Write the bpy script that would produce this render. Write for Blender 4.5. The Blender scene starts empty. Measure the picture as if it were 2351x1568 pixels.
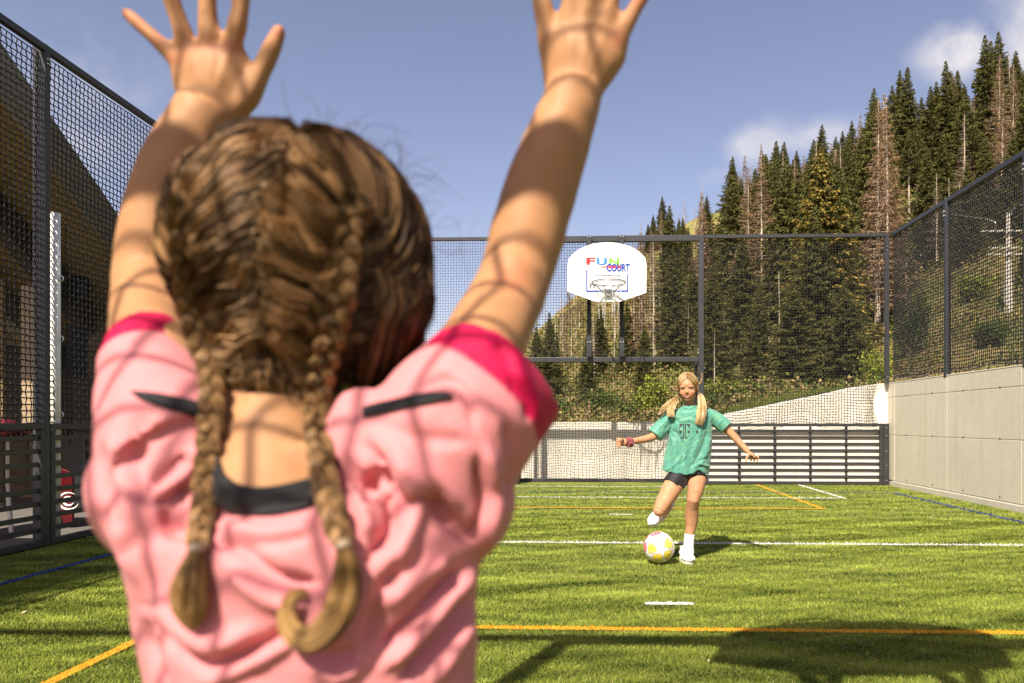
import bpy, math, random
import numpy as np
from mathutils import Vector, Matrix, noise as mnoise
from mathutils.bvhtree import BVHTree

random.seed(7)
rng = np.random.default_rng(7)
C = bpy.context.scene.collection
SC = bpy.context.scene

# ------------------------------------------------------------------ camera
# Photograph measured on a 2351 x 1568 grid; focal length in that grid:
F = 1650.0
PX, PY = 1292.0, 972.0          # principal point (horizon row)
YAW = math.radians(2.1)
CAM = np.array([0.0, 0.0, 1.0])
FW = np.array([-math.sin(YAW), math.cos(YAW), 0.0])
RT = np.array([math.cos(YAW), math.sin(YAW), 0.0])
UP = np.array([0.0, 0.0, 1.0])

cam_data = bpy.data.cameras.new('camera')
cam = bpy.data.objects.new('camera', cam_data)
C.objects.link(cam)
SC.camera = cam
cam.location = CAM
cam.rotation_euler = (math.radians(90), 0, YAW)
cam_data.sensor_width = 36.0
cam_data.lens = 36.0 * F / 2351.0
cam_data.shift_x = -(PX - 1175.5) / 2351.0
cam_data.shift_y = (PY - 784.0) / 2351.0
cam_data.clip_start = 0.02
cam_data.clip_end = 3000
cam_data.dof.use_dof = True
cam_data.dof.focus_distance = 6.0
cam_data.dof.aperture_fstop = 5.4

# ------------------------------------------------------------------ sun and sky
SUN_AZ, SUN_EL = math.radians(21.3), math.radians(47.8)   # behind the camera, to the left
to_sun = Vector((-math.sin(SUN_AZ) * math.cos(SUN_EL), -math.cos(SUN_AZ) * math.cos(SUN_EL), math.sin(SUN_EL)))
sun_data = bpy.data.lights.new('sun', 'SUN')
sun_data.energy = 5.0
sun_data.angle = math.radians(0.5)
sun_data.color = (1.0, 0.90, 0.74)
sun = bpy.data.objects.new('sun', sun_data)
sun.rotation_euler = to_sun.to_track_quat('Z', 'Y').to_euler()
C.objects.link(sun)

world = bpy.data.worlds.new('World')
SC.world = world
world.use_nodes = True
wn, wl = world.node_tree.nodes, world.node_tree.links
wn.clear()
w_out = wn.new('ShaderNodeOutputWorld')
w_bg = wn.new('ShaderNodeBackground')
w_bg.inputs['Strength'].default_value = 0.090
w_sky = wn.new('ShaderNodeTexSky')
w_sky.sky_type = 'NISHITA'
w_sky.sun_disc = False
w_sky.sun_elevation = SUN_EL
w_sky.sun_rotation = math.atan2(to_sun.x, to_sun.y)
w_sky.altitude = 900
w_sky.air_density = 1.0
w_sky.dust_density = 2.3
w_sky.ozone_density = 1.4
w_tint = wn.new('ShaderNodeMixRGB')
w_tint.blend_type = 'MULTIPLY'
w_tint.inputs['Fac'].default_value = 1.0
w_tint.inputs['Color2'].default_value = (1.40, 1.08, 1.00, 1)
wl.new(w_sky.outputs[0], w_tint.inputs['Color1'])
w_tc = wn.new('ShaderNodeTexCoord')


def ray_dir(vx, vy):
    d = FW + RT * (vx - PX) / F + UP * (PY - vy) / F
    return d / np.linalg.norm(d)


def cloud_blob(vx, vy, sx, sy, amp):
    """soft elliptical region of sky round a view direction, returns a value socket"""
    d = ray_dir(vx, vy)
    sub = wn.new('ShaderNodeVectorMath'); sub.operation = 'SUBTRACT'
    wl.new(w_tc.outputs['Generated'], sub.inputs[0]); sub.inputs[1].default_value = tuple(d)
    mul = wn.new('ShaderNodeVectorMath'); mul.operation = 'MULTIPLY'
    wl.new(sub.outputs[0], mul.inputs[0]); mul.inputs[1].default_value = (F / sx, F / sx, F / sy)
    ln = wn.new('ShaderNodeVectorMath'); ln.operation = 'LENGTH'
    wl.new(mul.outputs[0], ln.inputs[0])
    mr = wn.new('ShaderNodeMapRange')
    mr.inputs['From Min'].default_value = 0.35; mr.inputs['From Max'].default_value = 1.15
    mr.inputs['To Min'].default_value = amp; mr.inputs['To Max'].default_value = 0.0
    wl.new(ln.outputs['Value'], mr.inputs['Value'])
    return mr.outputs[0]


blobs = [cloud_blob(2200, 118, 100, 62, 1.0), cloud_blob(2380, 60, 105, 160, 1.0), cloud_blob(1740, 330, 115, 58, 0.62),
         cloud_blob(1880, 315, 130, 42, 0.6), cloud_blob(1650, 405, 60, 28, 0.4), cloud_blob(190, 260, 190, 150, 0.5),
         cloud_blob(40, 140, 100, 70, 0.25)]
acc = blobs[0]
for b in blobs[1:]:
    mx = wn.new('ShaderNodeMath'); mx.operation = 'MAXIMUM'
    wl.new(acc, mx.inputs[0]); wl.new(b, mx.inputs[1]); acc = mx.outputs[0]
w_noise = wn.new('ShaderNodeTexNoise')
w_noise.inputs['Scale'].default_value = 11.0
w_noise.inputs['Detail'].default_value = 9.0
w_noise.inputs['Roughness'].default_value = 0.58
wl.new(w_tc.outputs['Generated'], w_noise.inputs['Vector'])
w_m = wn.new('ShaderNodeMath'); w_m.operation = 'MULTIPLY_ADD'
wl.new(w_noise.outputs['Fac'], w_m.inputs[0]); w_m.inputs[1].default_value = 2.6; w_m.inputs[2].default_value = -1.35
w_a = wn.new('ShaderNodeMath'); w_a.operation = 'ADD'
wl.new(w_m.outputs[0], w_a.inputs[0]); wl.new(acc, w_a.inputs[1])
w_p = wn.new('ShaderNodeMath'); w_p.operation = 'MULTIPLY'
w_p.use_clamp = True
wl.new(w_a.outputs[0], w_p.inputs[0]); wl.new(acc, w_p.inputs[1])
w_mix = wn.new('ShaderNodeMixRGB')
wl.new(w_p.outputs[0], w_mix.inputs['Fac'])
wl.new(w_tint.outputs[0], w_mix.inputs['Color1'])
w_mix.inputs['Color2'].default_value = (5.6, 5.3, 5.3, 1)
wl.new(w_mix.outputs[0], w_bg.inputs['Color'])
wl.new(w_bg.outputs[0], w_out.inputs['Surface'])

SC.view_settings.view_transform = 'Standard'
SC.view_settings.look = 'None'
SC.view_settings.exposure = 0.9
SC.view_settings.gamma = 1.0
SC.render.engine = 'CYCLES'
SC.cycles.use_denoising = True
SC.cycles.max_bounces = 7
SC.cycles.diffuse_bounces = 2
SC.cycles.transparent_max_bounces = 8
SC.cycles.caustics_reflective = False
SC.cycles.caustics_refractive = False
SC.cycles.sample_clamp_indirect = 6.0


# ------------------------------------------------------------------ projections between photo grid and the place
def P(vx, vy, Y):
    """point on the sight line of a photo position, at world depth Y"""
    d = FW + RT * (vx - PX) / F + UP * (PY - vy) / F
    return CAM + d * (Y / d[1])


def PD(vx, vy, D):
    """same, at distance D along the optical axis"""
    d = FW + RT * (vx - PX) / F + UP * (PY - vy) / F
    return CAM + d * D


def G(vx, vy, z=0.0):
    d = FW + RT * (vx - PX) / F + UP * (PY - vy) / F
    return CAM + d * ((z - 1.0) / d[2])


def to_px(p):
    q = np.asarray(p) - CAM
    dep = q @ FW
    return PX + F * (q @ RT) / dep, PY - F * q[..., 2] / dep, dep


# ------------------------------------------------------------------ helpers
def srgb(r, g, b):
    def f(c):
        c /= 255.0
        return c / 12.92 if c <= 0.04045 else ((c + 0.055) / 1.055) ** 2.4
    return (f(r), f(g), f(b), 1.0)


def new_mat(name):
    m = bpy.data.materials.new(name)
    m.use_nodes = True
    n = m.node_tree.nodes
    return m, n, m.node_tree.links, n['Principled BSDF']


def mat(name, col, rough=0.6, metal=0.0, var=0.0, scale=8.0, bump=0.0, bscale=60.0, spec=0.5, detail=6.0,
        stretch=None, sheen=0.0, sss=0.0, dist=0.02):
    """principled material with noise variation of colour and roughness, and bump"""
    m, n, l, p = new_mat(name)
    col = tuple(col[:3]) + (1.0,)
    p.inputs['Base Color'].default_value = col
    p.inputs['Roughness'].default_value = rough
    p.inputs['Metallic'].default_value = metal
    p.inputs['Specular IOR Level'].default_value = spec
    if sheen:
        p.inputs['Sheen Weight'].default_value = sheen
    if sss:
        p.inputs['Subsurface Weight'].default_value = sss
        p.inputs['Subsurface Radius'].default_value = (1.0, 0.35, 0.18)
        p.inputs['Subsurface Scale'].default_value = 0.012
    tc = n.new('ShaderNodeTexCoord')
    mp = n.new('ShaderNodeMapping')
    l.new(tc.outputs['Object'], mp.inputs['Vector'])
    if stretch:
        mp.inputs['Scale'].default_value = stretch
    if var > 0:
        nz = n.new('ShaderNodeTexNoise')
        nz.inputs['Scale'].default_value = scale
        nz.inputs['Detail'].default_value = detail
        nz.inputs['Roughness'].default_value = 0.62
        l.new(mp.outputs[0], nz.inputs['Vector'])
        rp = n.new('ShaderNodeValToRGB')
        e = rp.color_ramp.elements
        e[0].position = 0.3; e[1].position = 0.72
        e[0].color = tuple(c * (1 - var) for c in col[:3]) + (1,)
        e[1].color = tuple(min(1, c * (1 + var)) for c in col[:3]) + (1,)
        l.new(nz.outputs['Fac'], rp.inputs['Fac'])
        l.new(rp.outputs['Color'], p.inputs['Base Color'])
        mr = n.new('ShaderNodeMapRange')
        mr.inputs['To Min'].default_value = max(0.05, rough - 0.12); mr.inputs['To Max'].default_value = min(1, rough + 0.12)
        l.new(nz.outputs['Fac'], mr.inputs['Value']); l.new(mr.outputs[0], p.inputs['Roughness'])
    if bump > 0:
        nb = n.new('ShaderNodeTexNoise')
        nb.inputs['Scale'].default_value = bscale
        nb.inputs['Detail'].default_value = 4
        l.new(mp.outputs[0], nb.inputs['Vector'])
        bp = n.new('ShaderNodeBump')
        bp.inputs['Strength'].default_value = bump
        bp.inputs['Distance'].default_value = dist
        l.new(nb.outputs['Fac'], bp.inputs['Height'])
        l.new(bp.outputs[0], p.inputs['Normal'])
    return m


def attr_mat(name, rough=0.6, attr='col', sheen=0.0, sss=0.0, spec=0.4, bump=0.0, bscale=50, trans=0.0, var=0.0, scale=30):
    """material whose colour is the mesh's own colour attribute"""
    m, n, l, p = new_mat(name)
    a = n.new('ShaderNodeAttribute'); a.attribute_name = attr
    src = a.outputs['Color']
    if var:
        nz = n.new('ShaderNodeTexNoise'); nz.inputs['Scale'].default_value = scale; nz.inputs['Detail'].default_value = 5
        tc = n.new('ShaderNodeTexCoord'); l.new(tc.outputs['Object'], nz.inputs['Vector'])
        mr = n.new('ShaderNodeMapRange'); mr.inputs['To Min'].default_value = 1 - var; mr.inputs['To Max'].default_value = 1 + var
        mr.inputs['From Min'].default_value = 0.3; mr.inputs['From Max'].default_value = 0.7
        l.new(nz.outputs['Fac'], mr.inputs['Value'])
        mm = n.new('ShaderNodeVectorMath'); mm.operation = 'SCALE'
        l.new(src, mm.inputs[0]); l.new(mr.outputs[0], mm.inputs['Scale'])
        src = mm.outputs[0]
    l.new(src, p.inputs['Base Color'])
    p.inputs['Roughness'].default_value = rough
    p.inputs['Specular IOR Level'].default_value = spec
    if sheen: p.inputs['Sheen Weight'].default_value = sheen
    if sss:
        p.inputs['Subsurface Weight'].default_value = sss
        p.inputs['Subsurface Radius'].default_value = (1.0, 0.35, 0.18)
        p.inputs['Subsurface Scale'].default_value = 0.008
    if bump:
        nb = n.new('ShaderNodeTexNoise'); nb.inputs['Scale'].default_value = bscale
        tc = n.new('ShaderNodeTexCoord'); l.new(tc.outputs['Object'], nb.inputs['Vector'])
        bp = n.new('ShaderNodeBump'); bp.inputs['Strength'].default_value = bump; bp.inputs['Distance'].default_value = 0.002
        l.new(nb.outputs['Fac'], bp.inputs['Height']); l.new(bp.outputs[0], p.inputs['Normal'])
    if trans:
        t = n.new('ShaderNodeBsdfTranslucent'); l.new(src, t.inputs['Color'])
        mx = n.new('ShaderNodeMixShader'); mx.inputs[0].default_value = trans
        l.new(p.outputs[0], mx.inputs[1]); l.new(t.outputs[0], mx.inputs[2])
        l.new(mx.outputs[0], n['Material Output'].inputs['Surface'])
    return m


def tag(o, label=None, cat=None, group=None, kind=None):
    if label: o['label'] = label
    if cat: o['category'] = cat
    if group: o['group'] = group
    if kind: o['kind'] = kind
    return o


def empty(name, loc, label=None, cat=None, group=None):
    o = bpy.data.objects.new(name, None)
    o.empty_display_size = 0.1
    C.objects.link(o)
    o.location = loc
    tag(o, label, cat, group)
    return o


def link_mesh(name, me, m=None, parent=None):
    o = bpy.data.objects.new(name, me)
    C.objects.link(o)
    if m is not None:
        me.materials.append(m)
    if parent is not None:
        o.parent = parent
        # all meshes are modelled in place, so a mesh parent sits at the origin and an Empty at its own base
        if parent.type == 'EMPTY':
            o.matrix_parent_inverse = Matrix.Translation(-parent.location)
    return o


class MB:
    """collects numpy vertices and quads / triangles"""
    def __init__(self):
        self.v, self.f, self.c, self.n = [], [], [], 0

    def add(self, v, f, col=None):
        v = np.asarray(v, dtype=np.float64).reshape(-1, 3)
        self.v.append(v)
        f = np.asarray(f, dtype=np.int64)
        self.f.append(f + self.n)
        self.n += len(v)
        if col is not None:
            col = np.asarray(col, dtype=np.float64)
            if col.ndim == 1:
                col = np.tile(col[:3], (len(v), 1))
            self.c.append(col[:, :3])
        return self

    def box(self, x0, x1, y0, y1, z0, z1, col=None):
        v = [(x, y, z) for z in (z0, z1) for y in (y0, y1) for x in (x0, x1)]
        f = [(0, 2, 3, 1), (4, 5, 7, 6), (0, 1, 5, 4), (2, 6, 7, 3), (0, 4, 6, 2), (1, 3, 7, 5)]
        return self.add(v, f, col)

    def bar(self, p, q, w, h, up=(0, 0, 1), col=None):
        """box beam from p to q; w across, h along up"""
        p, q, up = np.asarray(p, float), np.asarray(q, float), np.asarray(up, float)
        t = q - p; t /= np.linalg.norm(t)
        s = np.cross(t, up); s /= np.linalg.norm(s)
        u = np.cross(s, t)
        v = []
        for e in (p, q):
            for a, b in ((-1, -1), (1, -1), (1, 1), (-1, 1)):
                v.append(e + s * a * w / 2 + u * b * h / 2)
        f = [(0, 1, 2, 3), (7, 6, 5, 4), (0, 4, 5, 1), (1, 5, 6, 2), (2, 6, 7, 3), (3, 7, 4, 0)]
        return self.add(v, f, col)

    def tube(self, pts, rad, sides=8, col=None, cap=True, flat=1.0, up=None):
        pts = np.asarray(pts, float)
        k = len(pts)
        rad = np.broadcast_to(np.asarray(rad, float), (k,)).copy()
        flat = np.broadcast_to(np.asarray(flat, float), (k,))
        t = np.gradient(pts, axis=0)
        t /= np.linalg.norm(t, axis=1)[:, None] + 1e-12
        ref = np.array([0, 0, 1.0]) if up is None else np.asarray(up, float)
        if up is None and abs(t[0] @ ref) > 0.9:
            ref = np.array([1.0, 0, 0])
        a = np.linspace(0, 2 * math.pi, sides, endpoint=False)
        V = []
        n0 = None
        for i in range(k):
            if n0 is None:
                n0 = np.cross(t[i], ref); n0 /= np.linalg.norm(n0)
            elif up is None:
                n0 = n0 - t[i] * (n0 @ t[i]); n0 /= np.linalg.norm(n0)
            else:
                n0 = np.cross(t[i], ref); n0 /= np.linalg.norm(n0) + 1e-12
            b0 = np.cross(t[i], n0)
            V.append(pts[i] + rad[i] * (np.cos(a)[:, None] * n0 + flat[i] * np.sin(a)[:, None] * b0))
        V = np.concatenate(V)
        F_ = []
        for i in range(k - 1):
            for j in range(sides):
                j2 = (j + 1) % sides
                F_.append((i * sides + j, i * sides + j2, (i + 1) * sides + j2, (i + 1) * sides + j))
        cc = None
        if col is not None:
            cc = np.asarray(col, float)
            if cc.ndim == 2:
                cc = np.repeat(cc[:, :3], sides, axis=0)
        if cap:
            V = np.concatenate([V, pts[:1], pts[-1:]])
            if cc is not None and cc.ndim == 2:
                cc = np.concatenate([cc, cc[:1], cc[-1:]])
            for j in range(sides):
                j2 = (j + 1) % sides
                F_.append((k * sides, j2, j, j))
                F_.append((k * sides + 1, (k - 1) * sides + j, (k - 1) * sides + j2, (k - 1) * sides + j2))
        return self.add(V, F_, cc)

    def ellipsoid(self, c, r, rot=None, nu=24, nv=16, col=None):
        u = np.linspace(0, 2 * math.pi, nu, endpoint=False)
        w = np.linspace(0, math.pi, nv + 1)
        U, W = np.meshgrid(u, w)
        pts = np.stack([np.sin(W) * np.cos(U), np.sin(W) * np.sin(U), np.cos(W)], -1).reshape(-1, 3) * np.asarray(r)
        if rot is not None:
            pts = pts @ np.asarray(rot).T
        pts = pts + np.asarray(c)
        F_ = []
        for i in range(nv):
            for j in range(nu):
                j2 = (j + 1) % nu
                F_.append((i * nu + j, (i + 1) * nu + j, (i + 1) * nu + j2, i * nu + j2))
        return self.add(pts, F_, col)

    def poly(self, outline, y0, y1):
        """outline of (x, z) points extruded in y from y0 to y1"""
        k = len(outline)
        v = [(x, y0, z) for x, z in outline] + [(x, y1, z) for x, z in outline]
        self.ngons = getattr(self, 'ngons', [])
        n = self.n
        self.v.append(np.asarray(v, float)); self.n += 2 * k
        self.ngons.append([n + i for i in range(k)])
        self.ngons.append([n + k + i for i in reversed(range(k))])
        self.f.append(np.array([(n + i, n + k + i, n + k + (i + 1) % k, n + (i + 1) % k) for i in range(k)]))
        return self

    def mesh(self, name):
        me = bpy.data.meshes.new(name)
        V = np.concatenate(self.v)
        ng = getattr(self, 'ngons', [])
        loops, sizes = [], []
        for f in self.f:
            if f.shape[1] == 4:
                deg = f[:, 2] == f[:, 3]
                if deg.any():
                    loops.append(f[~deg].ravel()); sizes.append(np.full((~deg).sum(), 4))
                    loops.append(f[deg][:, :3].ravel()); sizes.append(np.full(deg.sum(), 3))
                    continue
            loops.append(f.ravel()); sizes.append(np.full(len(f), f.shape[1]))
        for g in ng:
            loops.append(np.array(g)); sizes.append(np.array([len(g)]))
        L = np.concatenate(loops).astype(np.int32); S = np.concatenate(sizes).astype(np.int32)
        me.vertices.add(len(V)); me.loops.add(len(L)); me.polygons.add(len(S))
        me.vertices.foreach_set('co', V.astype(np.float32).ravel())
        me.loops.foreach_set('vertex_index', L)
        starts = np.concatenate([[0], np.cumsum(S)[:-1]]).astype(np.int32)
        me.polygons.foreach_set('loop_start', starts)
        me.update(calc_edges=True)
        if self.c:
            cc = np.concatenate(self.c)
            a = me.color_attributes.new('col', 'FLOAT_COLOR', 'POINT')
            a.data.foreach_set('color', np.concatenate([cc, np.ones((len(cc), 1))], 1).astype(np.float32).ravel())
        return me

    def build_each(self, name, m=None, parent=None, per=1, bev=0.0, smooth=False):
        """every piece (run of `per` add calls) becomes a part of its own"""
        out, base = [], 0
        for i in range(0, len(self.v), per):
            k = MB()
            for j in range(i, i + per):
                k.v.append(self.v[j]); k.f.append(self.f[j] - base); k.n += len(self.v[j])
            base += k.n
            o = k.build(name, m, parent, smooth)
            if bev: bevel(o, bev, 1)
            out.append(o)
        return out

    def build(self, name, m=None, parent=None, smooth=False):
        me = self.mesh(name)
        if smooth:
            me.shade_smooth()
        else:
            me.shade_flat()
        return link_mesh(name, me, m, parent)


def bevel(o, w=0.004, seg=2):
    md = o.modifiers.new('bevel', 'BEVEL')
    md.width = w; md.segments = seg; md.limit_method = 'ANGLE'; md.angle_limit = math.radians(40)
    return o


def spline(pts, n):
    """Catmull-Rom resampling of a list of points (any dimension)"""
    p = np.asarray(pts, float)
    if len(p) < 3:
        return np.linspace(0, 1, n)[:, None] * (p[-1] - p[0]) + p[0]
    q = np.vstack([2 * p[0] - p[1], p, 2 * p[-1] - p[-2]])
    s = np.linspace(0, len(p) - 1 - 1e-9, n)
    i = np.floor(s).astype(int); t = (s - i)[:, None]
    a, b, c, d = q[i], q[i + 1], q[i + 2], q[i + 3]
    return 0.5 * ((2 * b) + (-a + c) * t + (2 * a - 5 * b + 4 * c - d) * t ** 2 + (-a + 3 * b - 3 * c + d) * t ** 3)


def cords(mb, L, nrm, r):
    """L: (n,k,3) polylines -> thin diamond-section cords; nrm: direction across the net"""
    n, k, _ = L.shape
    t = np.gradient(L, axis=1)
    t /= np.linalg.norm(t, axis=2)[..., None]
    s = np.cross(t, nrm); s /= np.linalg.norm(s, axis=2)[..., None]
    nn = np.broadcast_to(nrm, L.shape)
    ring = np.stack([L + s * r, L + nn * r, L - s * r, L - nn * r], 2)      # n,k,4,3
    idx = np.arange(n * k * 4).reshape(n, k, 4)
    fs = []
    for j in range(4):
        j2 = (j + 1) % 4
        fs.append(np.stack([idx[:, :-1, j], idx[:, :-1, j2], idx[:, 1:, j2], idx[:, 1:, j]], -1).reshape(-1, 4))
    mb.add(ring.reshape(-1, 3), np.concatenate(fs))


def net_mesh(mb, origin, eu, ev, Lu, Lv, pitch=0.045, r=0.0026, zig=0.10, warp=None, seed=1):
    """knotted square net spanned by eu, ev from origin"""
    origin, eu, ev = (np.asarray(a, float) for a in (origin, eu, ev))
    nrm = np.cross(eu, ev)
    nu, nv = int(round(Lu / pitch)), int(round(Lv / pitch))
    rr = np.random.default_rng(seed)
    I, J = np.meshgrid(np.arange(nu + 1), np.arange(nv + 1), indexing='ij')
    u, v = I * Lu / nu, J * Lv / nv
    zz = ((I + J) % 2 * 2 - 1) * zig * pitch
    du = zz + rr.normal(0, 0.03 * pitch, I.shape)
    dv = rr.normal(0, 0.03 * pitch, I.shape)
    off = np.zeros(I.shape)
    u2, v2 = u + du, v + dv
    if warp is not None:
        u2, v2, off = warp(u2, v2, Lu, Lv)
    Pn = origin + u2[..., None] * eu + v2[..., None] * ev + off[..., None] * nrm
    cords(mb, Pn, nrm, r)
    cords(mb, np.ascontiguousarray(Pn.transpose(1, 0, 2)), nrm, r)


def grow(parts, voxel=0.005, smooth_it=4, name='m', smooth_f=0.5):
    """union of overlapping closed pieces into one continuous skin"""
    me = parts.mesh(name + '_raw')
    o = bpy.data.objects.new(name + '_raw', me)
    C.objects.link(o)
    md = o.modifiers.new('r', 'REMESH'); md.mode = 'VOXEL'; md.voxel_size = voxel; md.adaptivity = 0
    if smooth_it:
        ms = o.modifiers.new('s', 'SMOOTH'); ms.iterations = smooth_it; ms.factor = smooth_f
    dg = bpy.context.evaluated_depsgraph_get()
    out = bpy.data.meshes.new_from_object(o.evaluated_get(dg))
    out.name = name
    bpy.data.objects.remove(o); bpy.data.meshes.remove(me)
    out.shade_smooth()
    return out


def get_co(me):
    a = np.empty(len(me.vertices) * 3, np.float32); me.vertices.foreach_get('co', a)
    return a.reshape(-1, 3).astype(np.float64)


def set_co(me, v):
    me.vertices.foreach_set('co', v.astype(np.float32).ravel()); me.update()


def get_no(me):
    a = np.empty(len(me.vertices) * 3, np.float32); me.vertices.foreach_get('normal', a)
    return a.reshape(-1, 3).astype(np.float64)


def set_col(me, cc, name='col'):
    a = me.color_attributes.get(name) or me.color_attributes.new(name, 'FLOAT_COLOR', 'POINT')
    a.data.foreach_set('color', np.concatenate([cc[:, :3], np.ones((len(cc), 1))], 1).astype(np.float32).ravel())


def fnoise(p, s, seed=0.0):
    """cheap smooth pseudo-noise, vectorised, about -1..1"""
    x = p * s + seed
    a = np.sin(x[:, 0] * 1.7 + 2.1 * np.sin(x[:, 1] * 1.3 + x[:, 2] * 0.9 + seed))
    b = np.sin(x[:, 1] * 2.3 + 1.7 * np.sin(x[:, 2] * 1.9 + x[:, 0] * 1.1 + 1.3))
    c = np.sin(x[:, 2] * 2.9 + 1.9 * np.sin(x[:, 0] * 2.3 - x[:, 1] * 1.7 + 4.1))
    return (a + b + c) / 3


def bvh_of(o_or_me):
    me = o_or_me
    vs = [Vector(v) for v in get_co(me)]
    fs = [tuple(p.vertices) for p in me.polygons]
    return BVHTree.FromPolygons(vs, fs)


def hit(bvh, vx, vy, off=0.0):
    """where the sight line of a photo position meets a surface; lifted by off along the normal"""
    d = Vector(FW + RT * (vx - PX) / F + UP * (PY - vy) / F).normalized()
    loc, nrm, _, _ = bvh.ray_cast(Vector(CAM), d)
    if loc is None:
        return None
    if nrm.dot(d) > 0: nrm = -nrm
    return np.array(loc + nrm * off)


# ------------------------------------------------------------------ shared materials
M_metal = mat('anthracite_metal', (0.040, 0.041, 0.045), rough=0.42, metal=0.25, var=0.12, scale=3.0, bump=0.15, bscale=250, dist=0.001)
M_cord = mat('black_cord', (0.010, 0.010, 0.011), rough=0.75)
M_zinc = mat('zinc', (0.62, 0.62, 0.60), rough=0.32, metal=0.85, var=0.1, scale=30)
M_white = mat('white_board', (0.80, 0.80, 0.79), rough=0.35, var=0.02, scale=4)
# ================================================================== THE COURT
XL, XR, YF, YN = -4.42, 4.86, 11.8, -0.085      # side fences, far and near ends
GC = 0.33                                        # centre of the far goal

# ---- ground: one sheet to the horizon, the turf sheet, the concrete margins
m_ground, n, l, p = new_mat('ground_soil')
tc = n.new('ShaderNodeTexCoord')
nz = n.new('ShaderNodeTexNoise'); nz.inputs['Scale'].default_value = 0.6; nz.inputs['Detail'].default_value = 8
l.new(tc.outputs['Object'], nz.inputs['Vector'])
rp = n.new('ShaderNodeValToRGB')
rp.color_ramp.elements[0].color = (0.055, 0.065, 0.022, 1); rp.color_ramp.elements[0].position = 0.35
rp.color_ramp.elements[1].color = (0.16, 0.13, 0.06, 1); rp.color_ramp.elements[1].position = 0.7
l.new(nz.outputs['Fac'], rp.inputs['Fac']); l.new(rp.outputs[0], p.inputs['Base Color'])
p.inputs['Roughness'].default_value = 0.95
g = MB().add([(-900, -300, -0.03), (900, -300, -0.03), (900, 1500, -0.03), (-900, 1500, -0.03)], [(0, 1, 2, 3)])
tag(g.build('ground', m_ground), kind='structure')


def turf_tone(x, y):
    """patchy lean and tone of the artificial turf, stretched across the court"""
    q = np.stack([x * 1.0, y * 2.6, np.zeros_like(x)], 1)
    return 0.55 * fnoise(q, 2.1, 3.0) + 0.45 * fnoise(q, 5.3, 9.0)


m_turf, n, l, p = new_mat('turf_base')
tc = n.new('ShaderNodeTexCoord')
mp = n.new('ShaderNodeMapping'); mp.inputs['Scale'].default_value = (1.0, 2.4, 1.0)
l.new(tc.outputs['Object'], mp.inputs['Vector'])
na = n.new('ShaderNodeTexNoise'); na.inputs['Scale'].default_value = 2.2; na.inputs['Detail'].default_value = 5; na.inputs['Roughness'].default_value = 0.6
nb = n.new('ShaderNodeTexNoise'); nb.inputs['Scale'].default_value = 260; nb.inputs['Detail'].default_value = 2
l.new(mp.outputs[0], na.inputs['Vector']); l.new(tc.outputs['Object'], nb.inputs['Vector'])
ra = n.new('ShaderNodeValToRGB')
ra.color_ramp.elements[0].color = (0.10, 0.145, 0.020, 1); ra.color_ramp.elements[0].position = 0.36
ra.color_ramp.elements[1].color = (0.23, 0.26, 0.040, 1); ra.color_ramp.elements[1].position = 0.56
l.new(na.outputs['Fac'], ra.inputs['Fac'])
rb = n.new('ShaderNodeValToRGB')
rb.color_ramp.elements[0].color = (0.55, 0.55, 0.55, 1); rb.color_ramp.elements[0].position = 0.35
rb.color_ramp.elements[1].color = (1.25, 1.25, 1.2, 1); rb.color_ramp.elements[1].position = 0.65
l.new(nb.outputs['Fac'], rb.inputs['Fac'])
mx = n.new('ShaderNodeMixRGB'); mx.blend_type = 'MULTIPLY'; mx.inputs[0].default_value = 1
l.new(ra.outputs[0], mx.inputs[1]); l.new(rb.outputs[0], mx.inputs[2]); l.new(mx.outputs[0], p.inputs['Base Color'])
p.inputs['Roughness'].default_value = 0.8
bp = n.new('ShaderNodeBump'); bp.inputs['Strength'].default_value = 0.9; bp.inputs['Distance'].default_value = 0.01
l.new(nb.outputs['Fac'], bp.inputs['Height']); l.new(bp.outputs[0], p.inputs['Normal'])
t = MB().add([(XL + 0.02, -3.2, 0.0), (XR - 0.02, -3.2, 0.0), (XR - 0.02, YF + 0.75, 0.0), (XL + 0.02, YF + 0.75, 0.0)], [(0, 1, 2, 3)])
tag(t.build('turf_ground', m_turf), kind='structure')

# ---- painted markings: rectangles in plan (x0, x1, y0, y1, colour)
LW = 0.026
def ln_y(vx, vy): return G(vx, vy)[1]
lines = []          # segments (p, q, halfwidth, colour name)
yA = G(1700, 1249)[1]; yB = G(1700, 1449)[1]
yC = G(1500, 1168)[1]; yD = G(1500, 1143)[1]; yE = G(1400, 1118)[1]; yBl = G(1600, 1131)[1]
xY = 0.5 * (G(1900, 1168)[0] + G(1743, 1119)[0]); xW = 0.5 * (G(1940, 1143)[0] + G(1845, 1119)[0])
xYl = G(210, 1524)[0]
xBr = 0.5 * (G(2022, 1131)[0] + G(2351, 1195)[0]); xBl = 0.5 * (G(0, 1342)[0] + G(260, 1275)[0])
lines += [((XL + 0.3, yA), (XR - 0.02, yA), LW, 'white'),
          ((xYl, yB), (xY, yB), LW, 'yellow'), ((xYl, 0.0), (xYl, yB), LW, 'yellow'), ((xY, 0.0), (xY, yB), LW, 'yellow'),
          ((xYl, yC), (xY, yC), LW, 'yellow'), ((xY, yC), (xY, YF - 0.06), LW, 'yellow'), ((xYl, yC), (xYl, YF - 0.06), LW, 'yellow'),
          ((-2.72, yD), (xW, yD), LW, 'white'), ((xW, yD), (xW, YF - 0.06), LW, 'white'), ((-2.72, yD), (-2.72, YF - 0.06), LW, 'white'),
          ((GC - 1.5, yE), (GC + 1.5, yE), LW, 'white'),
          ((xBl, yBl), (xBr, yBl), LW, 'blue'), ((xBr, 0.0), (xBr, yBl), LW, 'blue'), ((xBl, 0.0), (xBl, yBl), LW, 'blue')]
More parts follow.
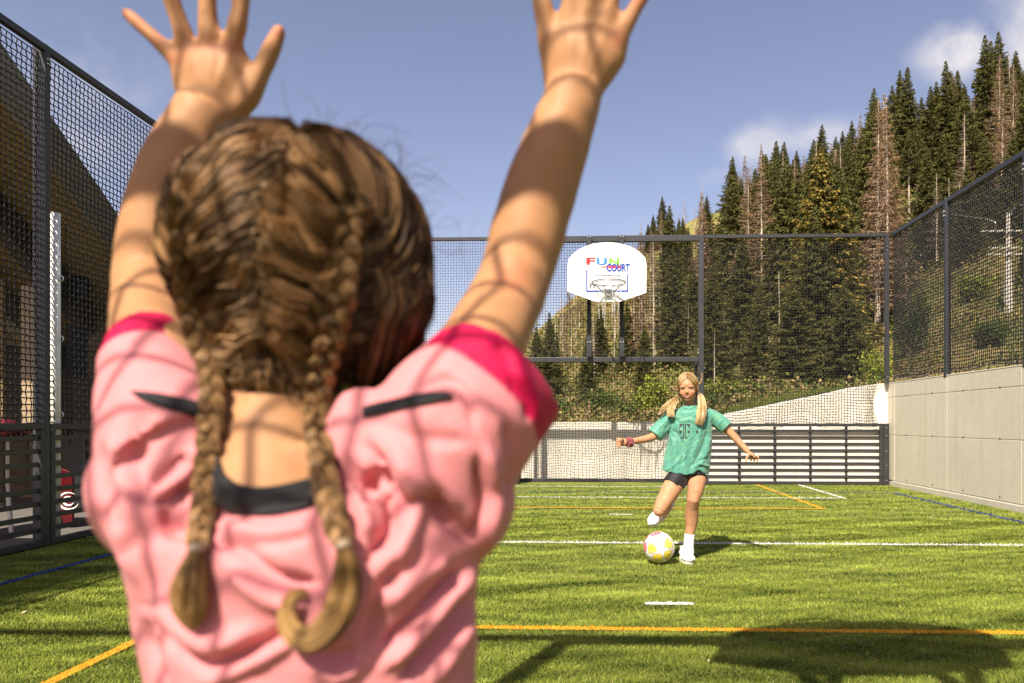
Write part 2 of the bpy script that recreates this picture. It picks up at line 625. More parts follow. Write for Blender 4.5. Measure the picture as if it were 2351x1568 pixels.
a, b = G(1404, 1182), G(1446, 1182); lines.append(((a[0], a[1]), (b[0], a[1]), LW, 'white'))
a, b = G(1492, 1388), G(1581, 1388); lines.append(((a[0], a[1]), (b[0], a[1]), LW, 'white'))
LCOL = {'white': (0.72, 0.72, 0.70), 'yellow': (0.72, 0.37, 0.02), 'blue': (0.018, 0.045, 0.24)}
M_line = {k: mat(k + '_turf_fibre', v, rough=0.8, var=0.25, scale=160, bump=0.6, bscale=240) for k, v in LCOL.items()}
for i, (a, b, w, cn) in enumerate(lines):
    x0, x1 = min(a[0], b[0]) - w, max(a[0], b[0]) + w
    y0, y1 = min(a[1], b[1]) - w, max(a[1], b[1]) + w
    z = 0.004 + 0.002 * (i % 5) * (1 if cn != 'white' else 0) + (0.001 * i if cn == 'white' else 0) * 0.2
    q = MB().add([(x0, y0, z), (x1, y0, z), (x1, y1, z), (x0, y1, z)], [(0, 1, 2, 3)])
    tag(q.build('court_line', M_line[cn]), kind='structure')

# ---- turf blades, one mass of short fibres over the seen part of the court
def blades():
    N1, N2, N3 = 240000, 180000, 100000
    ys = np.concatenate([rng.uniform(2.45, 4.6, N1), rng.uniform(4.6, 7.6, N2), rng.uniform(7.6, 11.72, N3)])
    u = rng.uniform(-1.05, 0.82, len(ys))
    xs = u * ys
    k = (xs > XL + 0.05) & (xs < XR - 0.1)
    xs, ys = xs[k], ys[k]
    n_ = len(xs)
    tone = turf_tone(xs, ys)
    h = rng.uniform(0.009, 0.018, n_) * (1 + 0.25 * (ys > 6))
    w = rng.uniform(0.0014, 0.0026, n_) * (1 + 0.25 * np.clip(ys - 3, 0, 6))
    ang = rng.uniform(0, math.pi, n_)
    lean = rng.normal(0, 0.55, (n_, 2)) * h[:, None]
    lean[:, 1] += h * (0.75 * tone)
    lean[:, 0] += h * 0.35 * fnoise(np.stack([xs, ys, xs * 0], 1), 3.3, 1.0)
    base = np.stack([xs, ys, np.full(n_, 0.0)], 1)
    s = np.stack([np.cos(ang) * w, np.sin(ang) * w, np.zeros(n_)], 1)
    tip = base + np.concatenate([lean, h[:, None]], 1)
    mid = base + np.concatenate([lean * 0.35, h[:, None] * 0.6], 1)
    V = np.stack([base - s, base + s, mid + s * 0.8, tip, mid - s * 0.8], 1).reshape(-1, 3)
    i0 = np.arange(n_) * 5
    Fq = np.stack([i0, i0 + 1, i0 + 2, i0 + 4], 1)
    Ft = np.stack([i0 + 4, i0 + 2, i0 + 3, i0 + 3], 1)
    gA = np.array([0.085, 0.130, 0.020]); gB = np.array([0.285, 0.325, 0.054]); gC = np.array([0.42, 0.40, 0.13])
    r = np.clip(rng.normal(0.5, 0.17, n_) + 0.40 * tone, 0, 1)[:, None]
    col = gA * (1 - r) + gB * r
    pale = rng.random(n_) < 0.02
    col[pale] = gC
    col *= rng.uniform(0.88, 1.12, (n_, 1)) * (1 + 0.44 * tone[:, None])
    for a, b, w_, cn in lines:
        x0, x1 = min(a[0], b[0]) - w_, max(a[0], b[0]) + w_
        y0, y1 = min(a[1], b[1]) - w_, max(a[1], b[1]) + w_
        jit = rng.normal(0, 0.0035, n_)
        m_ = (xs > x0 + jit) & (xs < x1 + jit) & (ys > y0 + jit) & (ys < y1 + jit)
        col[m_] = np.array(LCOL[cn]) * rng.uniform(0.75, 1.12, (m_.sum(), 1))
    mb = MB()
    mb.add(V, Fq, np.repeat(col, 5, axis=0))
    mb.f.append(Ft)
    return mb
M_blade = attr_mat('turf_fibre', rough=0.75, trans=0.25, spec=0.12)
tag(blades().build('grass', M_blade), kind='stuff')

# small scraps lying on the turf
scr = MB()
for vx, vy, s in ((2137, 1192, 0.022), (55, 1413, 0.02), (1627, 1526, 0.012), (1985, 1137, 0.014), (233, 1300, 0.012), (1590, 1135, 0.012)):
    c = G(vx, vy); a = rng.uniform(0, 3)
    d1 = np.array([math.cos(a), math.sin(a), 0.2]) * s; d2 = np.array([-math.sin(a), math.cos(a), 0.1]) * s * 0.5
    c = c + np.array([0, 0, 0.018])
    k = MB().add([c - d1, c - d2 + [0, 0, 0.004], c + d1, c + d2], [(0, 1, 2, 3)])
    k.add([c - d1 - [0, 0, .002], c - d2 + [0, 0, 0.002], c + d1 - [0, 0, .002], c + d2 - [0, 0, .002]], [(3, 2, 1, 0)])
    scr.v += k.v; scr.f += [f + scr.n for f in k.f]; scr.n += k.n
tag(scr.build('leaf_litter', mat('dry_leaf', (0.55, 0.47, 0.28), rough=0.8)), kind='stuff')

# ================================================================== CONCRETE WALL (right) and retaining wall behind the far end
def concrete(name, col, stain=(0.55, 0.5, 0.42)):
    m, n, l, p = new_mat(name)
    tc = n.new('ShaderNodeTexCoord')
    n1 = n.new('ShaderNodeTexNoise'); n1.inputs['Scale'].default_value = 0.9; n1.inputs['Detail'].default_value = 9; n1.inputs['Roughness'].default_value = 0.65
    n2 = n.new('ShaderNodeTexNoise'); n2.inputs['Scale'].default_value = 38; n2.inputs['Detail'].default_value = 6
    mp = n.new('ShaderNodeMapping'); mp.inputs['Scale'].default_value = (6, 6, 0.5)
    n3 = n.new('ShaderNodeTexNoise'); n3.inputs['Scale'].default_value = 1.3; n3.inputs['Detail'].default_value = 7
    l.new(tc.outputs['Object'], n1.inputs['Vector']); l.new(tc.outputs['Object'], n2.inputs['Vector'])
    l.new(tc.outputs['Object'], mp.inputs['Vector']); l.new(mp.outputs[0], n3.inputs['Vector'])
    r1 = n.new('ShaderNodeValToRGB')
    r1.color_ramp.elements[0].position = 0.3; r1.color_ramp.elements[1].position = 0.7
    r1.color_ramp.elements[0].color = tuple(c * 0.91 for c in col) + (1,); r1.color_ramp.elements[1].color = tuple(min(1, c * 1.07) for c in col) + (1,)
    l.new(n1.outputs['Fac'], r1.inputs['Fac'])
    r2 = n.new('ShaderNodeValToRGB')
    r2.color_ramp.elements[0].position = 0.30; r2.color_ramp.elements[1].position = 0.52
    r2.color_ramp.elements[0].color = (0.80, 0.80, 0.80, 1); r2.color_ramp.elements[1].color = (1, 1, 1, 1)
    l.new(n2.outputs['Fac'], r2.inputs['Fac'])
    m1 = n.new('ShaderNodeMixRGB'); m1.blend_type = 'MULTIPLY'; m1.inputs[0].default_value = 0.6
    l.new(r1.outputs[0], m1.inputs[1]); l.new(r2.outputs[0], m1.inputs[2])
    r3 = n.new('ShaderNodeValToRGB')
    r3.color_ramp.elements[0].position = 0.50; r3.color_ramp.elements[1].position = 0.75
    r3.color_ramp.elements[0].color = (0, 0, 0, 1); r3.color_ramp.elements[1].color = (0.5, 0.5, 0.5, 1)
    l.new(n3.outputs['Fac'], r3.inputs['Fac'])
    m2 = n.new('ShaderNodeMixRGB'); m2.inputs[2].default_value = tuple(col[i] * stain[i] * 1.5 for i in range(3)) + (1,)
    l.new(r3.outputs[0], m2.inputs[0]); l.new(m1.outputs[0], m2.inputs[1]); l.new(m2.outputs[0], p.inputs['Base Color'])
    p.inputs['Roughness'].default_value = 0.95; p.inputs['Specular IOR Level'].default_value = 0.15
    bp = n.new('ShaderNodeBump'); bp.inputs['Strength'].default_value = 0.35; bp.inputs['Distance'].default_value = 0.004
    l.new(n2.outputs['Fac'], bp.inputs['Height']); l.new(bp.outputs[0], p.inputs['Normal'])
    return m

M_conc = concrete('concrete_grey', (0.61, 0.57, 0.47))
M_cream = concrete('concrete_cream', (0.80, 0.75, 0.66))
M_plinth = concrete('concrete_plinth', (0.55, 0.52, 0.44))
WT = 1.65      # wall top
wall = empty('concrete_wall', (XR, 5, 0), 'long grey cast concrete wall with formwork joints carrying the right side fence', 'wall')
core = MB().box(XR + 0.008, XR + 0.26, -3.0, 13.14, -0.02, WT - 0.01)
core.build('core', M_conc, wall)
pm = MB()
ej = [-3.0, -1.8, -0.12, 1.56, 3.24, 4.92, 6.6, 8.27, 9.95, 11.63, 12.87]
zj = [0.0, 0.085, 0.81, 1.42, WT]
for i in range(len(ej) - 1):
    for j in range(1, len(zj) - 1):
        pm.box(XR + rng.uniform(0, 0.002), XR + 0.02, ej[i] + 0.003, ej[i + 1] - 0.003, zj[j] + 0.004, zj[j + 1] - 0.004)
pm.box(XR - 0.002, XR + 0.262, -3.0, 12.872, WT - 0.004, WT + 0.012)
bevel(pm.build('facing_panel', M_conc, wall), 0.004, 2)
th = MB()
for i in range(1, len(ej) - 1):
    for dz in (0.10, 0.79, 1.40):
        for dy in (-0.42, 0.42):
            th.tube([(XR - 0.003, ej[i] + dy, dz + 0.03), (XR + 0.02, ej[i] + dy, dz + 0.03)], 0.011, 10)
th.build_each('tie_hole', mat('hole_dark', (0.05, 0.05, 0.045), rough=0.9), wall)
pl = MB().box(XR - 0.016, XR + 0.2, -3.0, 11.72, -0.02, 0.075)
bevel(pl.build('plinth', M_plinth, wall), 0.008, 2)

# retaining wall behind the far end: set back behind the goal, close behind the fence at the right where its top rises
YW, YW2 = 12.85, YF + 0.106
XS = P(1622, 700, YF)[0]
rw = MB()
tops = [(-4.6, 1.02), (XS - 0.01, 1.03)]
tp = np.array(tops)
def wall_strip(tp, y0, y1):
    V, Fq = [], []
    for x, z in tp:
        V += [(x, y0, -0.02), (x, y0, z), (x, y1, z), (x, y1, -0.02)]
    for i in range(len(tp) - 1):
        a, b = i * 4, i * 4 + 4
        Fq += [(a, b, b + 1, a + 1), (a + 1, b + 1, b + 2, a + 2), (a + 2, b + 2, b + 3, a + 3)]
    k = (len(tp) - 1) * 4
    Fq += [(0, 1, 2, 3), (k + 3, k + 2, k + 1, k)]
    rw.add(V, Fq)
wall_strip(tp, YW, YW + 0.3)
t2 = [(XS, 1.025)] + [(P(vx, vy, YW2)[0], P(vx, vy, YW2)[2]) for vx, vy in ((1650, 961), (1690, 949), (1760, 935), (1860, 914), (1940, 898), (2005, 883))] + [(XR - 0.10, 1.648), (XR + 0.004, 1.650)]
wall_strip(spline(t2, 60), YW2, 13.15)
tag(rw.build('retaining_wall', M_cream), 'cream retaining wall behind the far goal, its top rising towards the right corner', 'wall')

# ================================================================== FENCES
def kickboard(parent, p, q, dirn, z1=1.0, step=0.6, part='slat_panel', thick=0.025, sh=0.039):
    """horizontal flats between uprights, from p to q (plan points), dirn = outward"""
    p, q = np.array([*p, 0.0]), np.array([*q, 0.0])
    L = np.linalg.norm(q - p); e = (q - p) / L; o_ = np.array([*dirn, 0.0])
    fr = MB()
    fr.bar(p + [0, 0, z1 - 0.025], q + [0, 0, z1 - 0.025], 0.05, 0.05)
    fr.bar(p + [0, 0, 0.035], q + [0, 0, 0.035], 0.05, 0.05)
    fr.bar(p + e * 0.025 + [0, 0, 0.061], p + e * 0.025 + [0, 0, z1 - 0.051], 0.05, 0.048, up=e)
    fr.bar(q - e * 0.025 + [0, 0, 0.061], q - e * 0.025 + [0, 0, z1 - 0.051], 0.05, 0.048, up=e)
    bevel(fr.build('frame', M_metal, parent), 0.004, 1)
    sl = MB()
    for k in range(8):
        z = 0.03 + 0.106 * (k + 1) + 0.004
        sl.bar(p + e * 0.052 + [0, 0, z], q - e * 0.052 + [0, 0, z], thick, sh)
    nb = max(1, int(round(L / step)))
    for k in range(1, nb):
        c = p + e * (k * L / nb) + o_ * 0.017
        sl.bar(c + [0, 0, 0.062], c + [0, 0, z1 - 0.052], 0.040, 0.008, up=o_)
    bevel(sl.build(part, M_metal, parent), 0.003, 1)


def bolts(parent, pts, nrm, r=0.011):
    b = MB()
    nrm = np.asarray(nrm, float)
    for c in pts:
        c = np.asarray(c, float)
        b.tube([c, c + nrm * 0.008, c + nrm * 0.014], [r, r, r * 0.5], 10)
    return b.build_each('bolt', M_zinc, parent)


def post(parent, x, y, z0, z1, w=0.08, d=0.06):
    m_ = MB().box(x - w / 2, x + w / 2, y - d / 2, y + d / 2, z0, z1)
    return bevel(m_.build('post', M_metal, parent), 0.006, 2)


# ---- far fence
ZT = 4.07
ff = empty('ball_stop_fence', (0, YF, 0), 'tall dark mesh fence closing the far end of the court, with the slatted kickboard', 'fence')
gx0, gx1 = GC - 1.54, GC + 1.54
xpR = P(1610, 700, YF)[0]
gx1 = xpR
xc = XR - 0.02
post(ff, gx0, YF, 0, ZT, 0.08, 0.08)
post(ff, gx1, YF, 0, ZT, 0.08, 0.08)
post(ff, xc - 0.03, YF, WT + 0.012, ZT, 0.06, 0.06)
post(ff, XL + 0.03, YF, 0, ZT, 0.06, 0.06)
post(ff, (gx0 + XL) / 2, YF, 0, ZT, 0.06, 0.06)
rl = MB().box(gx0 + 0.041, gx1 - 0.041, YF - 0.04, YF + 0.04, ZT - 0.10, ZT)
bevel(rl.build('top_rail', M_metal, ff), 0.006, 2)
rl = MB().box(gx1 + 0.041, xc - 0.061, YF - 0.025, YF + 0.025, ZT - 0.055, ZT)
rl.box(XL + 0.061, gx0 - 0.041, YF - 0.025, YF + 0.025, ZT - 0.055, ZT)
rl.build_each('top_rail', M_metal, ff, bev=0.005)
zc = P(1500, 820, YF)[2]; zc0 = P(1500, 831, YF)[2]
rl = MB().box(gx0 + 0.041, gx1 - 0.041, YF - 0.042, YF + 0.042, zc0, zc)
bevel(rl.build('crossbar', M_metal, ff), 0.006, 2)
kickboard(ff, (gx1 + 0.041, YF), (xc - 0.10, YF), (0, 1))
kickboard(ff, (XL + 0.06, YF), ((gx0 + XL) / 2 - 0.03, YF), (0, 1))
kickboard(ff, ((gx0 + XL) / 2 + 0.03, YF), (gx0 - 0.041, YF), (0, 1))
ep = MB().box(xc - 0.098, xc - 0.002, YF - 0.03, YF + 0.03, 0, 1.0)
bevel(ep.build('end_plate', M_metal, ff), 0.004, 2)
bolts(ff, [(xc - 0.05, YF - 0.03, z) for z in (0.08, 0.32, 0.55, 0.80, 0.93)] + [(xc - 0.03, YF - 0.031, z) for z in (3.85, 3.79, 1.75)], (0, -1, 0), 0.010)
bolts(ff, [(gx1 + 0.05, YF - 0.025, z) for z in (3.92, 3.86, 1.9, 1.1)] + [(gx1 - 0.05, YF - 0.02, z) for z in (3.92, 3.86, 2.2, 2.15)], (0, -1, 0), 0.012)
# bottom bar in the goal mouth
bb = MB().box(gx0 + 0.041, gx1 - 0.041, YF + 0.46, YF + 0.52, 0.0, 0.06)
bb.box(gx0 + 0.0, gx0 + 0.04, YF + 0.042, YF + 0.52, 0.0, 0.06)
bb.box(gx1 - 0.04, gx1 + 0.0, YF + 0.042, YF + 0.52, 0.0, 0.06)
bevel(bb.build('ground_bar', M_metal, ff), 0.005, 2)
# box behind the goal: side uprights
sb = MB()
for x in (gx0 + 0.02, gx1 - 0.02):
    sb.bar((x, YF + 0.041, zc0 + 0.02), (x, YF + 0.42, zc0 - 0.02), 0.05, 0.04)
    sb.bar((x, YF + 0.44, 0.06), (x, YF + 0.44, zc0 + 0.0), 0.05, 0.04, up=(0, 1, 0))
sb.build_each('goal_brace', M_metal, ff, per=2, bev=0.004)


def warpR(u, v, Lu, Lv):
    s = u / Lu
    off = 0.06 * np.sin(math.pi * np.clip(v / Lv, 0, 1)) * 0.4
    sag = np.exp(-((v) / 0.5) ** 2)
    edge = np.clip((s - 0.86) / 0.14, 0, 1) ** 1.6
    u = u - edge * (0.10 + 0.09 * np.sin(np.clip(v, 0, 0.66) / 0.66 * math.pi)) * np.clip((0.70 - v) / 0.06, 0, 1)
    v = v + 0.012 * np.sin(u * 9) * sag
    return u, v, off + 0.05 * sag * np.sin(u * 3.0)


nt = MB()
net_mesh(nt, (gx1 + 0.05, YF + 0.03, 1.01), (1, 0, 0), (0, 0, 1), xc - 0.07 - gx1 - 0.05, ZT - 0.05 - 1.01, r=0.0034, warp=warpR, seed=3)
nt.build('net', M_cord, ff)
nt = MB()
net_mesh(nt, (gx0 + 0.04, YF + 0.045, zc), (1, 0, 0), (0, 0, 1), gx1 - gx0 - 0.08, ZT - 0.08 - zc, r=0.0034, seed=4)
nt.build('net', M_cord, ff)
nt = MB()
net_mesh(nt, (XL + 0.06, YF + 0.03, 1.01), (1, 0, 0), (0, 0, 1), gx0 - XL - 0.1, ZT - 0.05 - 1.01, seed=5)
nt.build('net', M_cord, ff)


def warpG(u, v, Lu, Lv):
    t = np.clip(1 - v / Lv, 0, 1)               # 0 at the crossbar, 1 at the ground
    off = -(0.42 * np.clip(t * 2.2, 0, 1) ** 0.8 + 0.05 * t * np.sin(u * 4.1 + 1) + 0.035 * t * np.sin(u * 9.7))
    u2 = u + t ** 1.5 * (0.055 * np.sin(u * 5.2 + 0.6) + 0.03 * np.sin(u * 11 + 2))
    v2 = v + 0.03 * t * np.sin(u * 3.1 + 2) * (1 - t * 0.5) + 0.02 * np.sin(u * 7 + 3 * t) * t
    return u2, v2, off


nt = MB()
net_mesh(nt, (gx0 + 0.05, YF + 0.02, 0.05), (1, 0, 0), (0, 0, 1), gx1 - gx0 - 0.10, zc0 - 0.05, r=0.0032, warp=warpG, seed=6)
nt.build('goal_net', M_cord, ff)

# ---- right fence standing on the wall
rf = empty('ball_stop_fence', (XR + 0.1, 5, WT), 'dark mesh fence standing on top of the grey concrete wall at the right', 'fence')
XF = XR + 0.03
yp = [YF, P(2175, 700, YF)[1]]
yR2 = F * 0 + 0
# second post seen at 2175 in the photo grid: solve its depth on the plane x = XF
def depth_on_x(vx, X):
    k = (vx - PX) / F
    dx, dy = FW[0] + RT[0] * k, FW[1] + RT[1] * k
    return X / dx * dy
yR = [depth_on_x(2175, XF)]
stp = YF - yR[0]
while yR[-1] > 0.4:
    yR.append(yR[-1] - stp)
for y in yR:
    post(rf, XF, y, WT - 0.02, ZT, 0.07, 0.075)
rl = MB().bar((XF, -2.5, ZT - 0.03), (XF, YF - 0.04, ZT - 0.03), 0.05, 0.06)
bevel(rl.build('top_rail', M_metal, rf), 0.005, 2)
bolts(rf, [(XF - 0.036, y + 0.02, z) for y in yR for z in (3.90, 3.84)], (-1, 0, 0), 0.013)
wr = MB().tube([(XF, -2.5, WT + 0.06), (XF, YF - 0.03, WT + 0.06)], 0.004, 6)
wr.build('tension_wire', M_zinc, rf)
hk = MB()
for y in np.arange(3.0, YF - 0.1, 0.115):
    a = np.linspace(0, 1.6 * math.pi, 9)
    hk.tube(np.stack([np.full(9, XF - 0.004), y + 0.02 * np.cos(a), WT + 0.075 + 0.025 * np.sin(a)], 1), 0.005, 5)
hk.build_each('net_hook', M_cord, rf)


def warpS(u, v, Lu, Lv):
    s = (u % stp) / stp
    return u, v + 0.02 * np.sin(u * 5) * np.exp(-(v / 0.25) ** 2), 0.03 * np.sin(math.pi * s) * np.sin(math.pi * v / Lv)


nt = MB()
net_mesh(nt, (XF, YF - 0.05, WT + 0.05), (0, -1, 0), (0, 0, 1), YF - 0.05 + 1.0, ZT - 0.05 - WT - 0.05, r=0.0060, warp=warpS, seed=8)
nt.build('net', M_cord, rf)

# ---- left fence
lf = empty('ball_stop_fence', (XL, 5, 0), 'dark mesh fence with olive slatted kickboard along the left side, in shade', 'fence')
y1 = depth_on_x(105, XL)
yL = []
y = y1 + 2 * 2.0
while y > -3:
    yL.append(y); y -= 2.0
for y in yL:
    m_ = MB().box(XL - 0.035, XL + 0.035, y - 0.04, y + 0.04, 0, 1.0).box(XL - 0.035, XL + 0.035, y - 0.04, y + 0.04, 1.0, ZT + 0.02)
    bevel(post(lf, XL - 0.035, y, 0, ZT + 0.01, 0.11, 0.06), 0.004, 1)
    lf.children[-1].data.name = 'post'
yl2 = sorted(yL)
for a, b in zip(yl2[:-1], yl2[1:]):
    kickboard(lf, (XL, a + 0.03), (XL, b - 0.03), (-1, 0), step=0.62, sh=0.041, thick=0.012)
kickboard(lf, (XL, yl2[-1] + 0.03), (XL, YF - 0.03), (-1, 0), step=0.62, sh=0.041, thick=0.012)
rl = MB().bar((XL, -2.5, ZT - 0.025), (XL, YF - 0.03, ZT - 0.025), 0.05, 0.055)
bevel(rl.build('top_rail', M_metal, lf), 0.005, 2)
bolts(lf, [(XL + 0.021, y + s, z) for y in yL for s in (-0.012, 0.012) for z in (3.96, 3.92)], (1, 0, 0), 0.008)
hk = MB()
for y in np.arange(5.6, 7.9, 0.42):
    a = np.linspace(-0.5 * math.pi, 0.6 * math.pi, 7)
    pts = [(XL - 0.05, y, 0.95)] + [(XL - 0.05, y + 0.018 * math.cos(q), 0.84 + 0.02 * math.sin(q)) for q in a[::-1]]
    hk.tube(np.array(pts), 0.005, 5)
hk.build_each('net_hook', M_cord, lf)
hw = MB().tube([(XL - 0.05, 4.0, 0.90), (XL - 0.05, 11.5, 0.90)], 0.002, 5)
hw.build('tension_wire', M_zinc, lf)


def warpL(u, v, Lu, Lv):
    return u, v + 0.010 * np.sin(u * 8) * np.exp(-(v / 0.2) ** 2), 0.02 * np.sin(u * 1.5) * np.sin(math.pi * v / Lv)


nt = MB()
net_mesh(nt, (XL - 0.045, -1.5, 0.90), (0, 1, 0), (0, 0, 1), YF + 1.45, ZT - 0.06 - 0.90, pitch=0.050, r=0.0054, zig=0.14, warp=warpL, seed=9)
nt.build('net', M_cord, lf)

# ================================================================== BASKETBALL BOARD
def text_part(s, x0, x1, z0, z1, y, m, parent, name='lettering', bold=0.0, flip=False):
    cu = bpy.data.curves.new('t', 'FONT')
    cu.body = s; cu.offset = bold; cu.resolution_u = 6; cu.extrude = 0.0
    o = bpy.data.objects.new('t', cu); C.objects.link(o)
    dg = bpy.context.evaluated_depsgraph_get()
    me = bpy.data.meshes.new_from_object(o.evaluated_get(dg))
    bpy.data.objects.remove(o)
    v = get_co(me)
    mn, mx_ = v.min(0), v.max(0)
    w = np.empty_like(v)
    w[:, 0] = x0 + (v[:, 0] - mn[0]) / (mx_[0] - mn[0]) * (x1 - x0)
    w[:, 2] = z0 + (v[:, 1] - mn[1]) / (mx_[1] - mn[1]) * (z1 - z0)
    w[:, 1] = y
    set_co(me, w)
    me.name = name
    return link_mesh(name, me, m, parent)


M_red = mat('print_red', srgb(222, 38, 40), rough=0.4)
M_blue = mat('print_blue', srgb(42, 128, 205), rough=0.4)
M_green = mat('print_green', srgb(110, 185, 40), rough=0.4)
M_navy = mat('print_navy', srgb(28, 66, 160), rough=0.4)
M_black = mat('print_black', (0.02, 0.02, 0.022), rough=0.4)
M_hoop = mat('hoop_grey', (0.30, 0.30, 0.30), rough=0.35, metal=0.6, var=0.15, scale=20)
M_chain = mat('chain_steel', (0.66, 0.64, 0.58), rough=0.35, metal=0.35)
M_dark = mat('black_tube', (0.006, 0.006, 0.007), rough=0.5)


def board(cx, yb, s, zb, fence_y, front):
    """front: -1 if the board faces -y. returns root"""
    root = empty('basketball_hoop', (cx, yb, zb),
                 'white half round basketball board with coloured lettering, chain net, at the far end' if front < 0 else
                 'white half round basketball board of the near end, behind the camera', 'basketball hoop')
    X = lambda zx: cx + (zx - 562) / 800.0 * s
    Z = lambda zz: zb + (800 - zz) / 800.0 * s
    out = [(X(420), Z(800)), (X(720), Z(800)), (X(1052), Z(690)), (X(1055), Z(348))]
    a0 = np.linspace(0, math.pi, 34)
    for a in a0[1:-1]:
        if abs(520 * math.cos(a)) > 488: continue
        out.append((X(560 + 520 * math.cos(a)), Z(385 - 333 * math.sin(a)) if True else 0))
    out += [(X(62), Z(342)), (X(62), Z(668))]
    out = [(x, z) for x, z in out if True]
    # keep the arch inside the straight sides
    out2 = [q for q in out if X(61) <= q[0] <= X(1056)]
    t_ = 0.02
    mb = MB().poly(out2, yb, yb - front * t_)
    bevel(mb.build('backboard', M_white, root), 0.003, 2)
    if front < 0:
        yy = yb - 0.003
        L_ = [('F', 300, 412, 330, 242, M_red), ('U', 428, 555, 337, 247, M_blue), ('N', 586, 710, 342, 250, M_green)]
        text_objs = []
        for ch, xa, xb, za, zb_, m in L_:
            text_part(ch, X(xa + 4), X(xb + 4), Z(za + 3), Z(zb_ + 3), yb - 0.0022, M_black, root, bold=0.03)
            text_part(ch, X(xa), X(xb), Z(za), Z(zb_), yy, m, root, bold=0.03)
        text_part('COURT', X(555), X(845), Z(422), Z(322), yb - 0.0046, M_navy, root, bold=0.045)
        text_part('www.sportbau-hl.com', X(410), X(738), Z(480), Z(458), yy, M_black, root, bold=0.03)
        for q0, q1, w_ in ((349, 336, 17), (397, 384, 17)):      # two slanting black strokes behind the rim
            sk = MB().add([(X(q1), yy, Z(622)), (X(q1 + w_), yy, Z(622)), (X(q0 + w_), yy, Z(576)), (X(q0), yy, Z(576))], [(0, 1, 2, 3)])
            sk.build('lettering', M_black, root)
        for i_ in range(11):
            sk = MB().add([(X(344 + i_ * 8.2), yy, Z(575)), (X(349 + i_ * 8.2), yy, Z(575)), (X(350 + i_ * 8.2), yy, Z(569)), (X(345 + i_ * 8.2), yy, Z(569))], [(0, 1, 2, 3)])
            sk.build('lettering', M_black, root)
        # red bar fading to the left, printed
        m, n, l, p = new_mat('print_red_fade')
        tc = n.new('ShaderNodeTexCoord'); sp = n.new('ShaderNodeSeparateXYZ'); l.new(tc.outputs['Generated'], sp.inputs[0])
        r_ = n.new('ShaderNodeValToRGB'); r_.color_ramp.elements[0].color = (0.8, 0.8, 0.79, 1); r_.color_ramp.elements[1].color = srgb(225, 40, 40); r_.color_ramp.elements[1].position = 0.7
        l.new(sp.outputs['X'], r_.inputs['Fac']); l.new(r_.outputs[0], p.inputs['Base Color']); p.inputs['Roughness'].default_value = 0.4
        fb = MB()
        xs_ = np.linspace(X(320), X(742), 12)
        for a, b in zip(xs_[:-1], xs_[1:]):
            fb.add([(a, yb - 0.0034, Z(379)), (b, yb - 0.0034, Z(379)), (b, yb - 0.0034, Z(346)), (a, yb - 0.0034, Z(346))], [(0, 1, 2, 3)])
        fb.build('stripe', m, root)
        fr = MB()
        for xa, xb, za, zb_ in ((298, 315, 655, 395), (298, 828, 676, 655), (811, 828, 655, 448)):
            fr.add([(X(xa), yy, Z(za)), (X(xb), yy, Z(za)), (X(xb), yy, Z(zb_)), (X(xa), yy, Z(zb_))], [(0, 1, 2, 3)])
        fr.build('target_square', M_navy, root)
        text_part('SPORT-THIEME', X(520), X(606), Z(710), Z(697), yb - 0.0475, M_black, root, bold=0.01)
    # mount plate and rim
    f = front
    zr = Z(612); cxr = X(572)
    pm_ = MB()
    pv = [(X(504), yb + f * 0.045, Z(640)), (X(620), yb + f * 0.045, Z(640)), (X(634), yb + f * 0.045, Z(700)), (X(606), yb + f * 0.045, Z(738)),
          (X(526), yb + f * 0.045, Z(738)), (X(516), yb + f * 0.045, Z(700))]
    pm_.poly([(q[0], q[2]) for q in pv], yb + f * 0.002, yb + f * 0.045)
    bevel(pm_.build('mount_plate', M_hoop, root), 0.003, 1)
    R = 0.255
    yc = yb + f * (0.05 + R + 0.06)
    a = np.linspace(0, 2 * math.pi, 49)
    ring = np.stack([cxr + R * np.cos(a), yc + R * np.sin(a), np.full(49, zr)], 1)
    rim = MB().tube(ring, 0.009, 10, cap=False)
    a = np.linspace(0, 2 * math.pi, 49)
    rim.tube(np.stack([cxr + (R + .004) * np.cos(a), yc + (R + .004) * np.sin(a), np.full(49, zr - 0.022)], 1), 0.006, 8, cap=False)
    for s_ in (-1, 1):
        rim.tube([(cxr + s_ * R * 0.9, yc - f * R * 0.1, zr - 0.01), (cxr + s_ * 0.045, yb + f * 0.05, zr - 0.12)], 0.008, 8)
        rim.bar((cxr + s_ * 0.06, yb + f * 0.045, zr - 0.01), (cxr + s_ * 0.07, yc - f * R * 0.93, zr - 0.005), 0.02, 0.012)
    rim.build('rim', M_hoop, root, smooth=True)
    ch = MB()

    def chain(pts):
        pts = spline(pts, max(6, int(np.linalg.norm(np.diff(np.asarray(pts), axis=0), axis=1).sum() / 0.016)))
        for i in range(len(pts) - 1):
            c_ = (pts[i] + pts[i + 1]) / 2; d_ = pts[i + 1] - pts[i]; L = np.linalg.norm(d_); d_ = d_ / L
            sd = np.cross(d_, (0, 1, 0) if i % 2 else (1, 0, 0.2)); sd /= np.linalg.norm(sd) + 1e-9
            q = np.linspace(0, 2 * math.pi, 9)
            ch.tube(c_ + np.cos(q)[:, None] * d_ * L * 0.68 + np.sin(q)[:, None] * sd * 0.0055, 0.0019, 4, cap=False)
    N = 12
    lv = [(0.0, R), (0.18, 0.165), (0.30, 0.15), (0.45, 0.125)]
    ang = [2 * math.pi * (k + 0.5) / N for k in range(N)]
    rr = random.Random(5)
